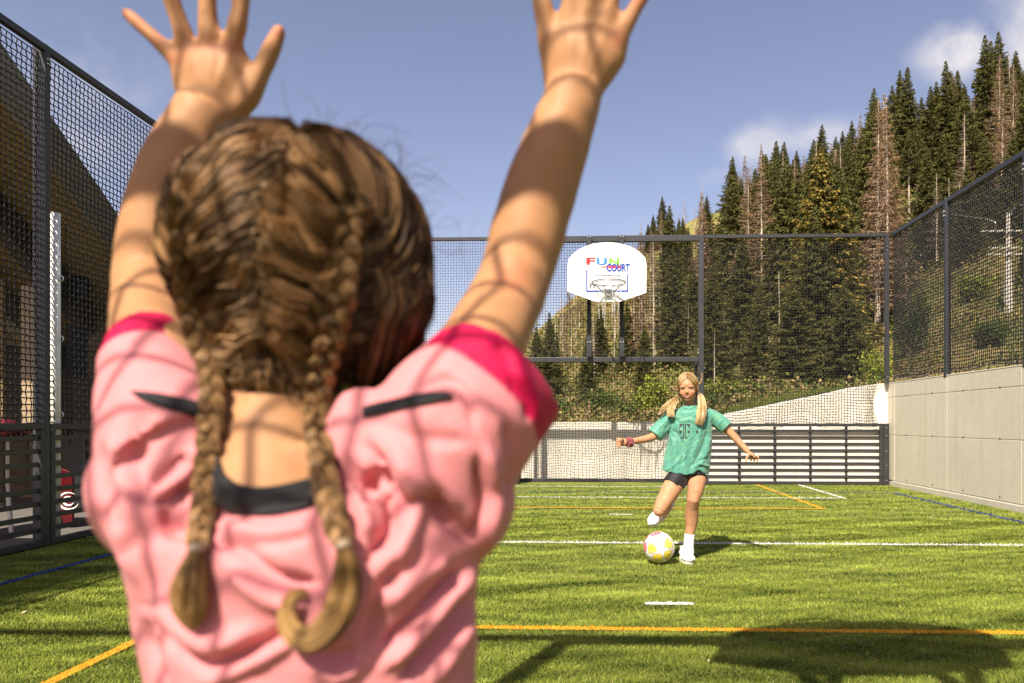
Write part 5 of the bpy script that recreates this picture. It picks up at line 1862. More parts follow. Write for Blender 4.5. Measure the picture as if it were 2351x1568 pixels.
# --- head frame
hc_ = K(1579, 890, 0.02)
yaw_, pit_, rol_ = math.radians(-13), math.radians(-13), math.radians(3)
fw = np.array([math.sin(yaw_), -math.cos(yaw_), 0.0])
hx_ = np.array([math.cos(yaw_), math.sin(yaw_), 0.0])
hz_ = np.array([0, 0, 1.0])
fw2 = fw * math.cos(pit_) + hz_ * math.sin(pit_); hz2 = hz_ * math.cos(pit_) - fw * math.sin(pit_)
hx2 = hx_ * math.cos(rol_) + hz2 * math.sin(rol_); hz3 = np.cross(hx2, -fw2) * 1.0
hz3 = hz3 if hz3[2] > 0 else -hz3
ROT = np.stack([hx2, fw2, hz3], 1)           # local (right, forward, up) -> world


def Hd(x, f, z): return hc_ + ROT @ np.array([x, f, z])


bd = MB()
def el(c, r): bd.ellipsoid(Hd(*c), r, rot=ROT, nu=26, nv=18)
el((0, -0.010, 0.018), (0.069, 0.084, 0.086))
el((0, 0.030, -0.030), (0.053, 0.052, 0.062))
el((0, 0.052, -0.073), (0.026, 0.022, 0.018))
for s_ in (-1, 1):
    el((s_ * 0.031, 0.050, -0.026), (0.024, 0.022, 0.024))
    el((s_ * 0.037, 0.020, -0.055), (0.018, 0.030, 0.022))
    el((s_ * 0.024, 0.064, 0.018), (0.022, 0.012, 0.007))
    el((s_ * 0.071, -0.006, -0.008), (0.008, 0.019, 0.027))
el((0, 0.060, 0.030), (0.036, 0.016, 0.026))
bd.tube([Hd(0, 0.070, 0.012), Hd(0, 0.080, -0.006), Hd(0, 0.089, -0.022)], [0.006, 0.0075, 0.010], 12)
for s_ in (-1, 1): el((s_ * 0.009, 0.077, -0.024), (0.007, 0.008, 0.006))
el((0, 0.069, -0.046), (0.022, 0.012, 0.012))
# --- neck, trunk, arms, legs
nb0, nb1 = Hd(0, -0.015, -0.05), K(1584, 945, 0.06)
bd.tube(spline([nb0, (nb0 + nb1) / 2, nb1], 6), [0.038, 0.037, 0.037, 0.038, 0.042, 0.05], 18)
tr_ = [(1584, 948, 52, 0.05), (1584, 965, 86, 0.05), (1584, 995, 84, 0.05), (1580, 1030, 76, 0.05), (1578, 1060, 82, 0.05), (1582, 1088, 84, 0.05)]
bd.tube([K(a, b, d) for a, b, w, d in tr_], [R_(w) for a, b, w, d in tr_], 24, flat=0.62, up=(0, 1, 0))
armL = [(1545, 956, 24, 0.05), (1520, 985, 21, 0.03), (1497, 1004, 19, 0.0), (1478, 1009, 17, -0.03), (1458, 1012, 14, -0.06), (1444, 1014, 13, -0.08)]
bd.tube([K(a, b, d) for a, b, w, d in armL], [R_(w) for a, b, w, d in armL], 16)
armR = [(1622, 954, 24, 0.05), (1645, 966, 22, 0.05), (1668, 984, 20, 0.04), (1690, 1007, 17.5, 0.02), (1706, 1025, 15, 0.0), (1718, 1038, 12.5, -0.02)]
bd.tube([K(a, b, d) for a, b, w, d in armR], [R_(w) for a, b, w, d in armR], 16)
legS = [(1597, 1085, 50, 0.05), (1598, 1108, 45, 0.02), (1596, 1130, 35, -0.01), (1592, 1147, 29, -0.02), (1589, 1165, 29.5, 0.02), (1588, 1186, 32, 0.05),
        (1587, 1208, 26, 0.06), (1583, 1228, 20.5, 0.06), (1581, 1252, 19, 0.06), (1580, 1272, 20, 0.05)]
bd.tube([K(a, b, d) for a, b, w, d in legS], [R_(w) for a, b, w, d in legS], 20)
bd.ellipsoid(K(1591, 1145, -0.035), (0.032, 0.025, 0.036))
legK = [(1563, 1080, 50, 0.05), (1552, 1104, 47, 0.0), (1537, 1130, 43, -0.05), (1522, 1156, 35, -0.10), (1514, 1172, 29, -0.12)]
bd.tube([K(a, b, d) for a, b, w, d in legK], [R_(w) for a, b, w, d in legK], 20)
bd.ellipsoid(K(1513, 1173, -0.12), (0.042, 0.042, 0.040))
shK = [(1514, 1172, 28, -0.11), (1519, 1172, 30, -0.02), (1526, 1168, 28, 0.08), (1532, 1162, 22, 0.18), (1536, 1158, 19, 0.24)]
bd.tube([K(a, b, d) for a, b, w, d in shK], [R_(w) for a, b, w, d in shK], 18)
# --- hands
def finger(mb, pts, r0, r1):
    pts = spline(pts, 7); mb.tube(pts, np.linspace(r0, r1, 7), 10); mb.ellipsoid(pts[-1], (r1, r1, r1), nu=10, nv=8)
# loosely closed fist on the left of the photo
fc = K(1426, 1015, -0.10)
bd.ellipsoid(K(1432, 1015, -0.09), (0.030, 0.020, 0.030), nu=18, nv=12)
for i in range(4):
    zz_ = 0.024 - 0.0165 * i
    a_ = fc + np.array([-0.006, -0.012, zz_]); b2 = fc + np.array([-0.026 - 0.002 * (1.5 - abs(i - 1.5)), -0.016, zz_ - 0.001])
    c2 = fc + np.array([-0.028, -0.034, zz_ - 0.003]); d2 = fc + np.array([-0.008, -0.037, zz_ - 0.004])
    finger(bd, [a_, b2, c2, d2], 0.0088, 0.0072)
finger(bd, [fc + np.array([0.012, -0.014, 0.022]), fc + np.array([0.002, -0.030, 0.022]), fc + np.array([-0.012, -0.043, 0.012])], 0.009, 0.0075)
# open hand on the right, fingers drooping
hw0, hw1 = K(1718, 1038, -0.02), K(1731, 1046, -0.035)
bd.tube([hw0, (hw0 + hw1) / 2, hw1], [0.019, 0.026, 0.025], 14, flat=0.5, up=(0.3, -0.2, 1))
dirx = (hw1 - hw0) / np.linalg.norm(hw1 - hw0)
for i, (vx2, vy2, L_) in enumerate(((1741, 1052, 1.0), (1739, 1060, 1.0), (1732, 1062, 1.0), (1724, 1058, 1.0))):
    st = hw1 + np.array([0.004 - 0.010 * i, -0.020 + 0.012 * i, -0.004 - 0.002 * i])
    e_ = K(vx2, vy2, -0.07 + 0.025 * i)
    finger(bd, [st, (st + e_) / 2 + np.array([0.006, 0, 0.008]), e_], 0.0078, 0.0058)
finger(bd, [hw0 + dirx * 0.01 + np.array([0, -0.018, -0.004]), K(1714, 1052, -0.06), K(1713, 1060, -0.07)], 0.0085, 0.0065)

me = grow(bd, 0.0034, 4, 'body')
v = get_co(me)
hl = (v - hc_) @ ROT
cc = np.tile(SK, (len(v), 1))
ch = np.exp(-(((np.abs(hl[:, 0]) - 0.034) / 0.02) ** 2 + ((hl[:, 2] + 0.028) / 0.022) ** 2)) * (hl[:, 1] > 0.02) * (np.abs(hl[:, 2]) < 0.12)
cc = cc * (1 - 0.35 * ch[:, None]) + np.array([0.55, 0.17, 0.11]) * 0.35 * ch[:, None]
lp = np.exp(-((hl[:, 0] / 0.024) ** 2) ** 2 - ((hl[:, 2] + 0.047) / 0.0065) ** 2) * (hl[:, 1] > 0.05) * (np.linalg.norm(hl, axis=1) < 0.2)
cc = cc * (1 - 0.45 * lp[:, None]) + np.array([0.50, 0.17, 0.13]) * 0.45 * lp[:, None]
kx, ky, _ = px_of(v)
kn = np.exp(-(((kx - 1592) / 14) ** 2 + ((ky - 1145) / 13) ** 2)) + np.exp(-(((kx - 1513) / 14) ** 2 + ((ky - 1173) / 13) ** 2))
cc = cc * (1 - 0.25 * kn[:, None]) + np.array([0.62, 0.28, 0.19]) * 0.25 * kn[:, None]
set_col(me, cc)
body = link_mesh('body', me, M_skin, kid)

# --- face details
M_eye = mat('eye_white', (0.70, 0.68, 0.64), rough=0.25); M_iris = mat('iris', (0.05, 0.07, 0.09), rough=0.2)
M_brow = mat('eyebrow', (0.22, 0.13, 0.06), rough=0.8); M_mouth = mat('mouth_dark', (0.26, 0.06, 0.05), rough=0.5); M_teeth = mat('teeth', (0.75, 0.72, 0.65), rough=0.25)
bvk = bvh_of(me)
def on_face(x, z, off=0.0):
    o_ = Vector(Hd(x, 0.2, z)); d_ = Vector(-ROT[:, 1])
    loc, nrm, _, _ = bvk.ray_cast(o_, d_)
    return np.array(loc) + ROT[:, 1] * off if loc else Hd(x, 0.08, z)
for s_ in (-1, 1):
    c = on_face(s_ * 0.027, 0.002)
    e = MB().ellipsoid(c - ROT[:, 1] * 0.0035, (0.0125, 0.0055, 0.0042), rot=ROT, nu=18, nv=12).build('eye', M_eye, kid, smooth=True)
    MB().ellipsoid(c + ROT @ np.array([-0.001, -0.0008, -0.0018]), (0.0045, 0.003, 0.0036), rot=ROT, nu=14, nv=10).build('iris', M_iris, e, smooth=True)
    lid = [on_face(s_ * (0.027 + dx), 0.002 + 0.0048 - 8.0 * abs(dx) ** 2 * 4, 0.0008) for dx in (-0.0135, -0.007, 0, 0.007, 0.0135)]
    MB().tube(spline(lid, 10), 0.0013, 6).build('eyelash', M_brow, kid, smooth=True)
    br = [on_face(s_ * xx, zz_, 0.0008) for xx, zz_ in ((0.013, 0.016), (0.024, 0.0195), (0.035, 0.0185), (0.044, 0.013))]
    MB().tube(spline(br, 10), np.interp(np.linspace(0, 1, 10), [0, .4, 1], [0.0016, 0.0022, 0.0008]), 6).build('eyebrow', M_brow, kid, smooth=True)
mo = [on_face(xx, -0.047 - 0.006 * (1 - (xx / 0.023) ** 2), 0.0006) for xx in np.linspace(-0.025, 0.025, 7)]
MB().tube(spline(mo, 16), 0.0042 * np.sin(np.linspace(0.1, math.pi - 0.1, 16)) + 0.0006, 8, flat=0.6).build('mouth', M_mouth, kid, smooth=True)
te = [on_face(xx, -0.0500 - 0.004 * (1 - (xx / 0.018) ** 2), 0.0028) for xx in np.linspace(-0.015, 0.015, 5)]
MB().tube(spline(te, 12), 0.0030 * np.sin(np.linspace(0.3, math.pi - 0.3, 12)) + 0.0004, 6).build('teeth', M_teeth, kid, smooth=True)

# --- jersey
js = MB()
ring = [(931, 1568, 1600), (935, 1562, 1606), (940, 1548, 1621), (947, 1537, 1632), (960, 1533, 1636), (980, 1533, 1636), (1005, 1534, 1635), (1030, 1529, 1634), (1060, 1522, 1631), (1088, 1517, 1628)]
js.tube([K((a + b) / 2, y, 0.05) for y, a, b in ring], [R_(b - a) for y, a, b in ring], 32, flat=[0.85, 0.8, 0.66, 0.6, 0.58, 0.6, 0.62, 0.62, 0.62, 0.64], up=(0, 1, 0))
js.tube([K(*q) for q in ((1548, 952, 0.05), (1532, 968, 0.045), (1516, 985, 0.03), (1503, 1000, 0.02))], [R_(w) for w in (30, 35, 38, 40)], 20)
js.tube([K(*q) for q in ((1622, 950, 0.05), (1637, 958, 0.05), (1653, 969, 0.045), (1667, 981, 0.04))], [R_(w) for w in (30, 34, 36, 37)], 20)
me = grow(js, 0.0042, 5, 'jersey')
v, no = get_co(me), get_no(me)
for ln, w, h in [([(1545, 985), (1560, 1010), (1556, 1060)], 5, -0.010), ([(1556, 975), (1575, 1020), (1565, 1085)], 5, 0.007), ([(1625, 985), (1612, 1030), (1585, 1075)], 5, -0.010),
                 ([(1630, 1000), (1622, 1040), (1600, 1075)], 5, 0.009), ([(1610, 975), (1600, 1020), (1575, 1060)], 5, 0.006), ([(1535, 990), (1548, 1030), (1540, 1085)], 5, 0.008),
                 ([(1560, 962), (1540, 972), (1525, 990)], 4, -0.007), ([(1552, 955), (1535, 962), (1512, 982)], 4, 0.006), ([(1640, 958), (1636, 975), (1640, 988)], 4, -0.006),
                 ([(1655, 965), (1648, 978), (1650, 990)], 4, 0.005), ([(1590, 1000), (1588, 1040), (1560, 1070)], 5, -0.006), ([(1570, 1040), (1545, 1070), (1525, 1080)], 4, 0.006),
                 ([(1600, 1060), (1615, 1068), (1628, 1070)], 4, 0.008), ([(1590, 1070), (1604, 1060), (1625, 1050)], 3.5, -0.007), ([(1562, 968), (1585, 964), (1605, 972)], 4, 0.005)]:
    v = fold(v, no, ln, w, h)
# hem lifts over the kicking side of the shorts
vx_, vy_, _ = px_of(v)
lift = np.clip((vy_ - 1068) / 20, 0, 1) * np.exp(-((vx_ - 1606) / 15) ** 2)
v[:, 2] += lift * 14 / FP
low = np.clip((vy_ - 1040) / 48, 0, 1)
v += no * (0.006 * low * np.sin(vx_ * 0.30 + 1.0))[:, None] + no * (0.0012 * fnoise(v, 60, 2))[:, None]
set_co(me, v)
M_jersey = cloth_mat('green_jersey', (0.075, 0.265, 0.200), rough=0.5, pattern=(17, (0.20, 0.42, 0.20)))
jersey = link_mesh('jersey', me, M_jersey, kid)
bvj = bvh_of(me)


def decal(bv, polys, m, name, parent, off=0.0015, sub=5):
    """flat printed shapes laid onto a surface; polys are quads in photo-grid positions"""
    mb = MB()
    for q in polys:
        q = np.array(q, float)
        pts = []
        for i in range(sub + 1):
            for j in range(sub + 1):
                a, b = i / sub, j / sub
                pt = (q[0] * (1 - a) + q[1] * a) * (1 - b) + (q[3] * (1 - a) + q[2] * a) * b
                h_ = hit(bv, pt[0], pt[1], off)
                pts.append(h_ if h_ is not None else np.array([0, 0, 0.0]))
        f = [(i * (sub + 1) + j, (i + 1) * (sub + 1) + j, (i + 1) * (sub + 1) + j + 1, i * (sub + 1) + j + 1) for i in range(sub) for j in range(sub)]
        mb.add(pts, f)
    return mb.build(name, m, parent, smooth=True)


Z1 = lambda x, y: (1349 + x * 0.348, 803.7 + y * 0.348)
def zq(x0, y0, x1, y1): return [Z1(x0, y0), Z1(x1, y0), Z1(x1, y1), Z1(x0, y1)]
def zp(*pts): return [Z1(*q) for q in pts]
M_print = mat('dark_print', (0.022, 0.012, 0.022), rough=0.6)
decal(bvj, [zq(631, 488, 637, 577), zq(643, 488, 649, 577), zq(606, 487, 631, 492), zq(649, 487, 674, 492), zp((606, 492), (626, 492), (612, 508), (606, 524)),
            zp((674, 492), (654, 492), (668, 508), (674, 524)), zq(617, 577, 637, 583), zq(643, 577, 661, 583), zq(606, 531, 621, 546), zq(660, 531, 675, 546)], M_print, 'chest_letter', jersey)
decal(bvj, [zq(716, 531, 731, 546)], M_print, 'chest_square', jersey)
decal(bvj, [[(1597.4, 941.6), (1600.6, 941.6), (1600.6, 944.8), (1597.4, 944.8)], [(1619.5, 941.6), (1622.5, 941.6), (1622.5, 944.8), (1619.5, 944.8)]], mat('badge_yellow', (0.75, 0.62, 0.15), rough=0.5), 'badge', jersey, sub=2)
# collar
cl_ = [hit(bvj, x, y, 0.002) for x, y in ((1563, 933), (1568, 937), (1575, 938), (1582, 940), (1590, 937), (1597, 932), (1602, 927))]
cl_ = np.array([q for q in cl_ if q is not None])
if len(cl_) > 3: MB().tube(spline(cl_, 18), 0.004, 8).build('collar', M_jersey, jersey, smooth=True)

# --- shorts
sh = MB()
sh.tube([K(1580, 1070, 0.05), K(1581, 1092, 0.05)], [R_(86), R_(90)], 24, flat=0.66, up=(0, 1, 0))
sh.tube([K(1565, 1085, 0.05), K(1552, 1104, 0.0), K(1540, 1117, -0.03)], [R_(52), R_(50), R_(47)], 22)
sh.tube([K(1597, 1080, 0.05), K(1598, 1090, 0.04), K(1598.5, 1098, 0.03)], [R_(52), R_(49), R_(47)], 22)
me = grow(sh, 0.004, 3, 'shorts'); v, no = get_co(me), get_no(me); v += no * 0.0015 * fnoise(v, 45, 1)[:, None]; set_co(me, v)
link_mesh('shorts', me, cloth_mat('black_shorts', (0.012, 0.011, 0.014), rough=0.55, sheen=0.1), kid)

# --- socks and shoes
M_sock = cloth_mat('white_sock', (0.78, 0.77, 0.76), rough=0.8, weave=500)
M_shoe = mat('white_shoe_leather', (0.76, 0.73, 0.69), rough=0.5, var=0.06, scale=30, bump=0.1, bscale=200, dist=0.001)
M_sole = mat('shoe_sole', (0.70, 0.65, 0.55), rough=0.6, var=0.1, scale=20)
a_ = MB().tube([K(1583.5, 1226, 0.06), K(1582, 1240, 0.06), K(1581, 1256, 0.06), K(1580, 1272, 0.05)], [R_(23), R_(23), R_(24), R_(27)], 26)
me = grow(a_, 0.003, 2, 'sock'); v, no = get_co(me), get_no(me)
vx_, vy_, _ = px_of(v); v += no * (0.0011 * np.sin(np.arctan2(v[:, 1] - K(1582, 1240, .06)[1], v[:, 0] - K(1582, 1240, .06)[0]) * 24) * np.clip((1250 - vy_) / 8, 0, 1))[:, None]
set_co(me, v); link_mesh('sock', me, M_sock, kid)
bvs = bvh_of(me)
dq = [[(1576, 1235.5), (1579.5, 1237), (1579.8, 1238.4), (1577.5, 1238.2)], [(1578.5, 1237.6), (1581.5, 1234.6), (1581.4, 1236), (1579.5, 1238.4)]]
decal(bvs, dq, M_print, 'sock_mark', kid.children[-1], off=0.001, sub=2)


def shoe(toe, heel, up, name_side, wide=1.0):
    """toe and heel: ground contact points of the sole; up: unit vector away from the sole"""
    toe, heel, up = (np.asarray(q, float) for q in (toe, heel, up))
    ax = toe - heel; L = np.linalg.norm(ax); ax /= L
    up = up - ax * (up @ ax); up /= np.linalg.norm(up)
    sd = np.cross(ax, up)
    s = max(L / 0.225, 1.08)
    def W(a, b, c): return heel + ax * a * s + sd * b * s * wide + up * c * s
    fr = np.stack([ax, sd, up], 1)
    m_ = MB()
    sec = [(0.000, 0.018, 0.030, 0.036), (0.02, 0.029, 0.040, 0.044), (0.06, 0.031, 0.045, 0.046), (0.10, 0.033, 0.040, 0.038), (0.14, 0.038, 0.034, 0.030), (0.18, 0.040, 0.028, 0.024), (0.21, 0.033, 0.023, 0.020), (0.226, 0.016, 0.018, 0.012)]
    for i in range(len(sec) - 1):
        a0, w0, h0, _ = sec[i]; a1, w1, h1, _ = sec[i + 1]
        for t in np.linspace(0, 1, 4):
            a, w, h = a0 + (a1 - a0) * t, w0 + (w1 - w0) * t, h0 + (h1 - h0) * t
            m_.ellipsoid(W(a, 0, 0.018 + h * 0.55), (0.016 * s, w * s * wide, h * 0.68 * s), rot=fr, nu=16, nv=10)
    m_.tube([W(0.035, 0, 0.04), W(0.040, 0, 0.085)], [0.031 * s, 0.031 * s], 18)
    me_ = grow(m_, 0.003, 3, 'shoe')
    o_ = link_mesh('shoe', me_, M_shoe, kid)
    sl = MB()
    N_ = 26
    top, bot = [], []
    for i in range(N_):
        a = 2 * math.pi * i / N_
        c_, q_ = math.cos(a), math.sin(a)
        x_ = 0.113 + 0.119 * c_
        wd = 0.041 if c_ > 0 else 0.034
        top.append(W(x_, wd * q_ * (1 - 0.10 * c_ ** 4), 0.024)); bot.append(W(x_, wd * q_, 0.0))
    sl.add(top + bot, [(i, (i + 1) % N_, N_ + (i + 1) % N_, N_ + i) for i in range(N_)])
    sl.add(top + [W(0.113, 0, 0.024)], [(i, (i + 1) % N_, N_, N_) for i in range(N_)])
    sl.add(bot + [W(0.113, 0, 0.0)], [((i + 1) % N_, i, N_, N_) for i in range(N_)])
    bevel(sl.build('sole', M_sole, o_), 0.004, 2)
    lc = MB()
    for k in range(4):
        x_ = 0.105 + 0.018 * k; h = 0.074 - 0.0085 * k
        lc.tube(spline([W(x_ - 0.004, -0.017, h - 0.010), W(x_, 0, h), W(x_ + 0.006, 0.017, h - 0.010)], 7), 0.0026 * s, 6)
        lc.tube(spline([W(x_ + 0.008, -0.017, h - 0.012), W(x_ + 0.004, 0, h - 0.002), W(x_ - 0.003, 0.017, h - 0.008)], 7), 0.0024 * s, 6)
    lc.build('lace', M_sock, o_)
    return o_


tb = K(1581.5, 1293, -0.06); tb[2] = 0.004
hb = K(1580, 1275, 0.15); hb[2] = 0.004
hb[0] = tb[0] - 0.012
shoe(tb + np.array([0, -0.01, 0]), hb, (0, 0, 1), 's', 1.22)
shoe(K(1492, 1207, 0.10), K(1542, 1160, 0.245), (-0.10, -0.75, 0.62), 'k')
ks = MB().tube([K(1531, 1163, 0.16), K(1538, 1156, 0.25)], [R_(25), R_(25)], 20)
link_mesh('sock', grow(ks, 0.003, 2, 'sock'), M_sock, kid)

# --- scrunchie on the wrist
sc = MB()
wa, wb = K(1442, 1016, -0.085), K(1452, 1015, -0.07)
tdir = (wb - wa) / np.linalg.norm(wb - wa)
s1 = np.cross(tdir, (0, 0, 1)); s1 /= np.linalg.norm(s1); s2 = np.cross(tdir, s1)
a = np.linspace(0, 2 * math.pi, 33)
for off_, rr_ in ((0.0, 0.026), (0.012, 0.028), (0.024, 0.025)):
    ring_ = wa + tdir * off_ + np.cos(a)[:, None] * s1 * (rr_ + 0.003 * np.sin(a * 9))[:, None] + np.sin(a)[:, None] * s2 * (rr_ + 0.003 * np.sin(a * 7))[:, None]
    sc.tube(ring_, 0.010 + 0.002 * np.sin(a * 8), 8, cap=False)
link_mesh('scrunchie', grow(sc, 0.0028, 2, 'scrunchie'), cloth_mat('maroon_velvet', (0.24, 0.045, 0.06), rough=0.7), kid)

# --- hair
def blond(rg, n_, s_, a):
    base = np.array([0.50, 0.32, 0.14]); lt = np.array([0.86, 0.70, 0.42]); dk = np.array([0.26, 0.15, 0.055])
    u_ = rg.random((n_, 1, 1))
    c = np.where(u_ < 0.4, lt, np.where(u_ > 0.78, dk, base))
    c = c * rg.uniform(0.8, 1.2, (n_, 1, 1))
    return c * (0.72 + 0.45 * s_[None, :, None]) * np.ones((n_, len(s_), 1))


rgh = np.random.default_rng(21)
cap_ = MB().ellipsoid(Hd(0, -0.020, 0.026), (0.0725, 0.083, 0.086), rot=ROT, nu=40, nv=28)
me = cap_.mesh('hair_cap'); set_col(me, np.tile([0.36, 0.23, 0.10], (len(me.vertices), 1))); me.shade_smooth()
hair = link_mesh('hair', me, M_hair, kid)
rad_ = np.array([0.0745, 0.0885, 0.090])
cen_ = np.array([0, -0.013, 0.020])
paths = []
for s_ in (-1, 1):
    e_l = np.array([s_ * 0.068, -0.040, -0.050])
    for i in range(620):
        t_ = rgh.random()
        ang_ = math.radians(-48 + t_ * 205)           # along the parting from the forehead over the crown
        st = np.array([s_ * 0.002, math.cos(ang_ + 0.35) * 0.0885, math.sin(ang_ + 0.35) * 0.090]) if False else np.array([s_ * 0.0015, 0.0885 * math.cos(math.radians(42 + 150 * t_)), 0.090 * math.sin(math.radians(42 + 150 * t_))])
        d0 = st / rad_; d0 /= np.linalg.norm(d0)
        ee = (e_l - cen_ + rgh.normal(0, 0.004, 3)) / rad_; d1 = ee / np.linalg.norm(ee)
        # hairline swings out beside the temple first
        mid = d0 * 0.55 + d1 * 0.45 + np.array([s_ * 0.30, 0.50 * max(0, 0.75 - t_), 0.02]); mid /= np.linalg.norm(mid)
        kk = 12
        q = spline(np.array([d0, mid, d1]), kk); q /= np.linalg.norm(q, axis=1)[:, None]
        lift_ = 1.0 + 0.02 * rgh.random()
        loc = cen_ + q * rad_ * lift_
        paths.append(hc_ + loc @ ROT.T)
paths = np.array(paths)
top = strands_mesh(paths, np.full(len(paths), 0.0017) * rgh.uniform(0.7, 1.3, len(paths)), blond(rgh, len(paths), np.linspace(0, 1, 12), None))
pt = []
tieL, tieR = Hd(-0.070, -0.035, -0.052), Hd(0.070, -0.035, -0.052)
pt.append(bundle([tieR, K(1609, 912, 0.0), K(1612, 936, -0.05), K(1609, 958, -0.06), K(1604, 976, -0.055)], [0.010, 0.022, 0.031, 0.036, 0.030], 620, rgh, blond, r=0.0012, curl=0.003))
pt.append(bundle([tieL, K(1549, 920, 0.0), K(1541, 938, -0.03), K(1539, 958, -0.04)], [0.012, 0.022, 0.030, 0.026], 430, rgh, blond, r=0.0012, curl=0.003))
pt.append(bundle([tieL, K(1548, 917, 0.02), K(1533, 930, 0.0), K(1517, 942, -0.02)], [0.010, 0.018, 0.024, 0.014], 130, rgh, blond, r=0.0012, curl=0.006))
pt.append(bundle([tieL, K(1546, 920, 0.02), K(1527, 938, 0.0), K(1509, 953, -0.02)], [0.008, 0.016, 0.022, 0.010], 50, rgh, blond, r=0.001, curl=0.008))
pt.append(bundle([Hd(0.07, -0.01, 0.02), K(1608, 878, 0.03), K(1612, 866, 0.03), K(1610, 855, 0.03)], [0.006, 0.006, 0.005, 0.003], 12, rgh, blond, r=0.0008, curl=0.003))
join([top]).build('hair_strands', M_hair, hair)
join(pt[:1]).build('pigtail', M_hair, hair)
join(pt[1:4]).build('pigtail', M_hair, hair)
join(pt[4:]).build('loose_strands', M_hair, hair)
for tq in (tieL, tieR):
    MB().ellipsoid(tq, (0.013, 0.013, 0.011)).build('hair_tie', M_sock, hair, smooth=True)

# ================================================================== BALL
bc = G(1513, 1299); bR = 0.110
bctr = P(1513, 1263, bc[1] + 0.055)
bctr[2] = bR + 0.012
mbb = MB()
bm_ = bpy.data.meshes.new('ball_tmp')
import bmesh
b_ = bmesh.new(); bmesh.ops.create_icosphere(b_, subdivisions=7, radius=1.0); b_.to_mesh(bm_); b_.free()
v = get_co(bm_)
# icosahedron vertices = star centres
ph = (1 + 5 ** 0.5) / 2
ico = np.array([(0, s1_, s2_ * ph) for s1_ in (-1, 1) for s2_ in (-1, 1)] + [(s1_, s2_ * ph, 0) for s1_ in (-1, 1) for s2_ in (-1, 1)] + [(s2_ * ph, 0, s1_) for s1_ in (-1, 1) for s2_ in (-1, 1)], float)
ico /= np.linalg.norm(ico, axis=1)[:, None]
# turn one star towards the camera side, slightly right of the middle
tgt = np.array([0.06, -0.97, 0.02]); tgt /= np.linalg.norm(tgt)
a0 = ico[0]; ax_ = np.cross(a0, tgt); an_ = math.acos(np.clip(a0 @ tgt, -1, 1)); ax_ /= np.linalg.norm(ax_)
Rm = np.array(Matrix.Rotation(an_, 3, Vector(ax_))); Rt = np.array(Matrix.Rotation(math.radians(14), 3, Vector(tgt)))
ico = ico @ Rm.T @ Rt.T
dots = v @ ico.T
near_ = dots.argmax(1)
col = np.zeros((len(v), 3)); wh = np.array([0.80, 0.79, 0.77])
edge_ang = math.acos(ico[0] @ ico[[j for j in range(1, 12)][int(np.argmax([ico[0] @ ico[j] for j in range(1, 12)]))]])
tipR = edge_ang / 2 * 0.98
sdist = np.zeros(len(v))
tips_all = []
for s_i in range(12):
    nb_ = [j for j in range(12) if j != s_i and ico[s_i] @ ico[j] > 0.4]
    e0 = ico[nb_[0]] - ico[s_i] * (ico[nb_[0]] @ ico[s_i]); e0 /= np.linalg.norm(e0); e1 = np.cross(ico[s_i], e0)
    k = near_ == s_i
    th = np.arccos(np.clip(dots[k, s_i], -1, 1)); az = np.arctan2(v[k] @ e1, v[k] @ e0)
    m5 = np.mod(az + math.pi / 5, 2 * math.pi / 5) - math.pi / 5
    # star edge between tip (r = tipR at m5 = 0) and notch (r = .42 tipR at m5 = pi/5)
    x_, y_ = th * np.cos(m5), th * np.abs(np.sin(m5))
    nx, ny = 0.37 * tipR * math.cos(math.pi / 5), 0.37 * tipR * math.sin(math.pi / 5)
    A_, B_ = np.array([tipR, 0]), np.array([nx, ny])
    d_ = B_ - A_; nrm_ = np.array([-d_[1], d_[0]]); nrm_ /= np.linalg.norm(nrm_)
    if nrm_ @ (-A_) < 0: nrm_ = -nrm_
    sdist[k] = (x_ - A_[0]) * nrm_[0] + (y_ - A_[1]) * nrm_[1]        # > 0 inside the star
# panel colours by the star triangle they sit in
trip = np.argsort(-dots, axis=1)[:, :3]; trip.sort(axis=1)
key = trip[:, 0] * 144 + trip[:, 1] * 12 + trip[:, 2]
cenf = ico[trip].sum(1); cenf /= np.linalg.norm(cenf, axis=1)[:, None]
yel, yel2, pnk, lil = np.array([0.78, 0.62, 0.03]), np.array([0.80, 0.70, 0.30]), np.array([0.68, 0.14, 0.14]), np.array([0.30, 0.22, 0.55])
hk_ = (cenf[:, 0] * 0.9 - cenf[:, 2] * 0.5)
pc_ = np.where((hk_ < -0.52)[:, None], pnk, np.where((cenf[:, 2] > 0.45)[:, None], yel2, yel))
swl = fnoise(v, 9.0, 4.0) + 0.6 * fnoise(v, 21.0, 2.0)
pc_ = np.where((swl > 0.62)[:, None], pc_ * 0.4 + lil * 0.6, pc_)
pc_ = np.where((swl < -0.72)[:, None], wh, pc_)
col = np.where((sdist > -0.012)[:, None], wh, np.where((sdist > -0.040)[:, None], np.array([0.10, 0.14, 0.42]), pc_))
# the gaps between tips stay white where three panels meet
far3 = np.arccos(np.clip((v * cenf).sum(1), -1, 1))
r_ = 1.0 - 0.006 * np.exp(-((sdist + 0.026) / 0.012) ** 2)
set_co(bm_, bctr + v * (r_ * bR)[:, None]); set_col(bm_, col); bm_.shade_smooth()
bm_.name = 'football'
ball = link_mesh('football', bm_, attr_mat('ball_skin', rough=0.35, spec=0.5, bump=0.15, bscale=900))
tag(ball, 'white football with star panels in yellow, pink and blue, lying before the kicking girl', 'ball')
# ================================================================== THE CHILD IN THE FOREGROUND (seen from behind, arms up)
near = empty('person', (P(690, 1400, 0.46)[0], 0.46, 0), 'child seen from behind close up, raised arms, pink shirt with crimson cuffs, two brown braids', 'person')
def N(vx, vy, Y): return P(vx, vy, Y)
def NR(w, Y): return w / 2.0 * Y / F


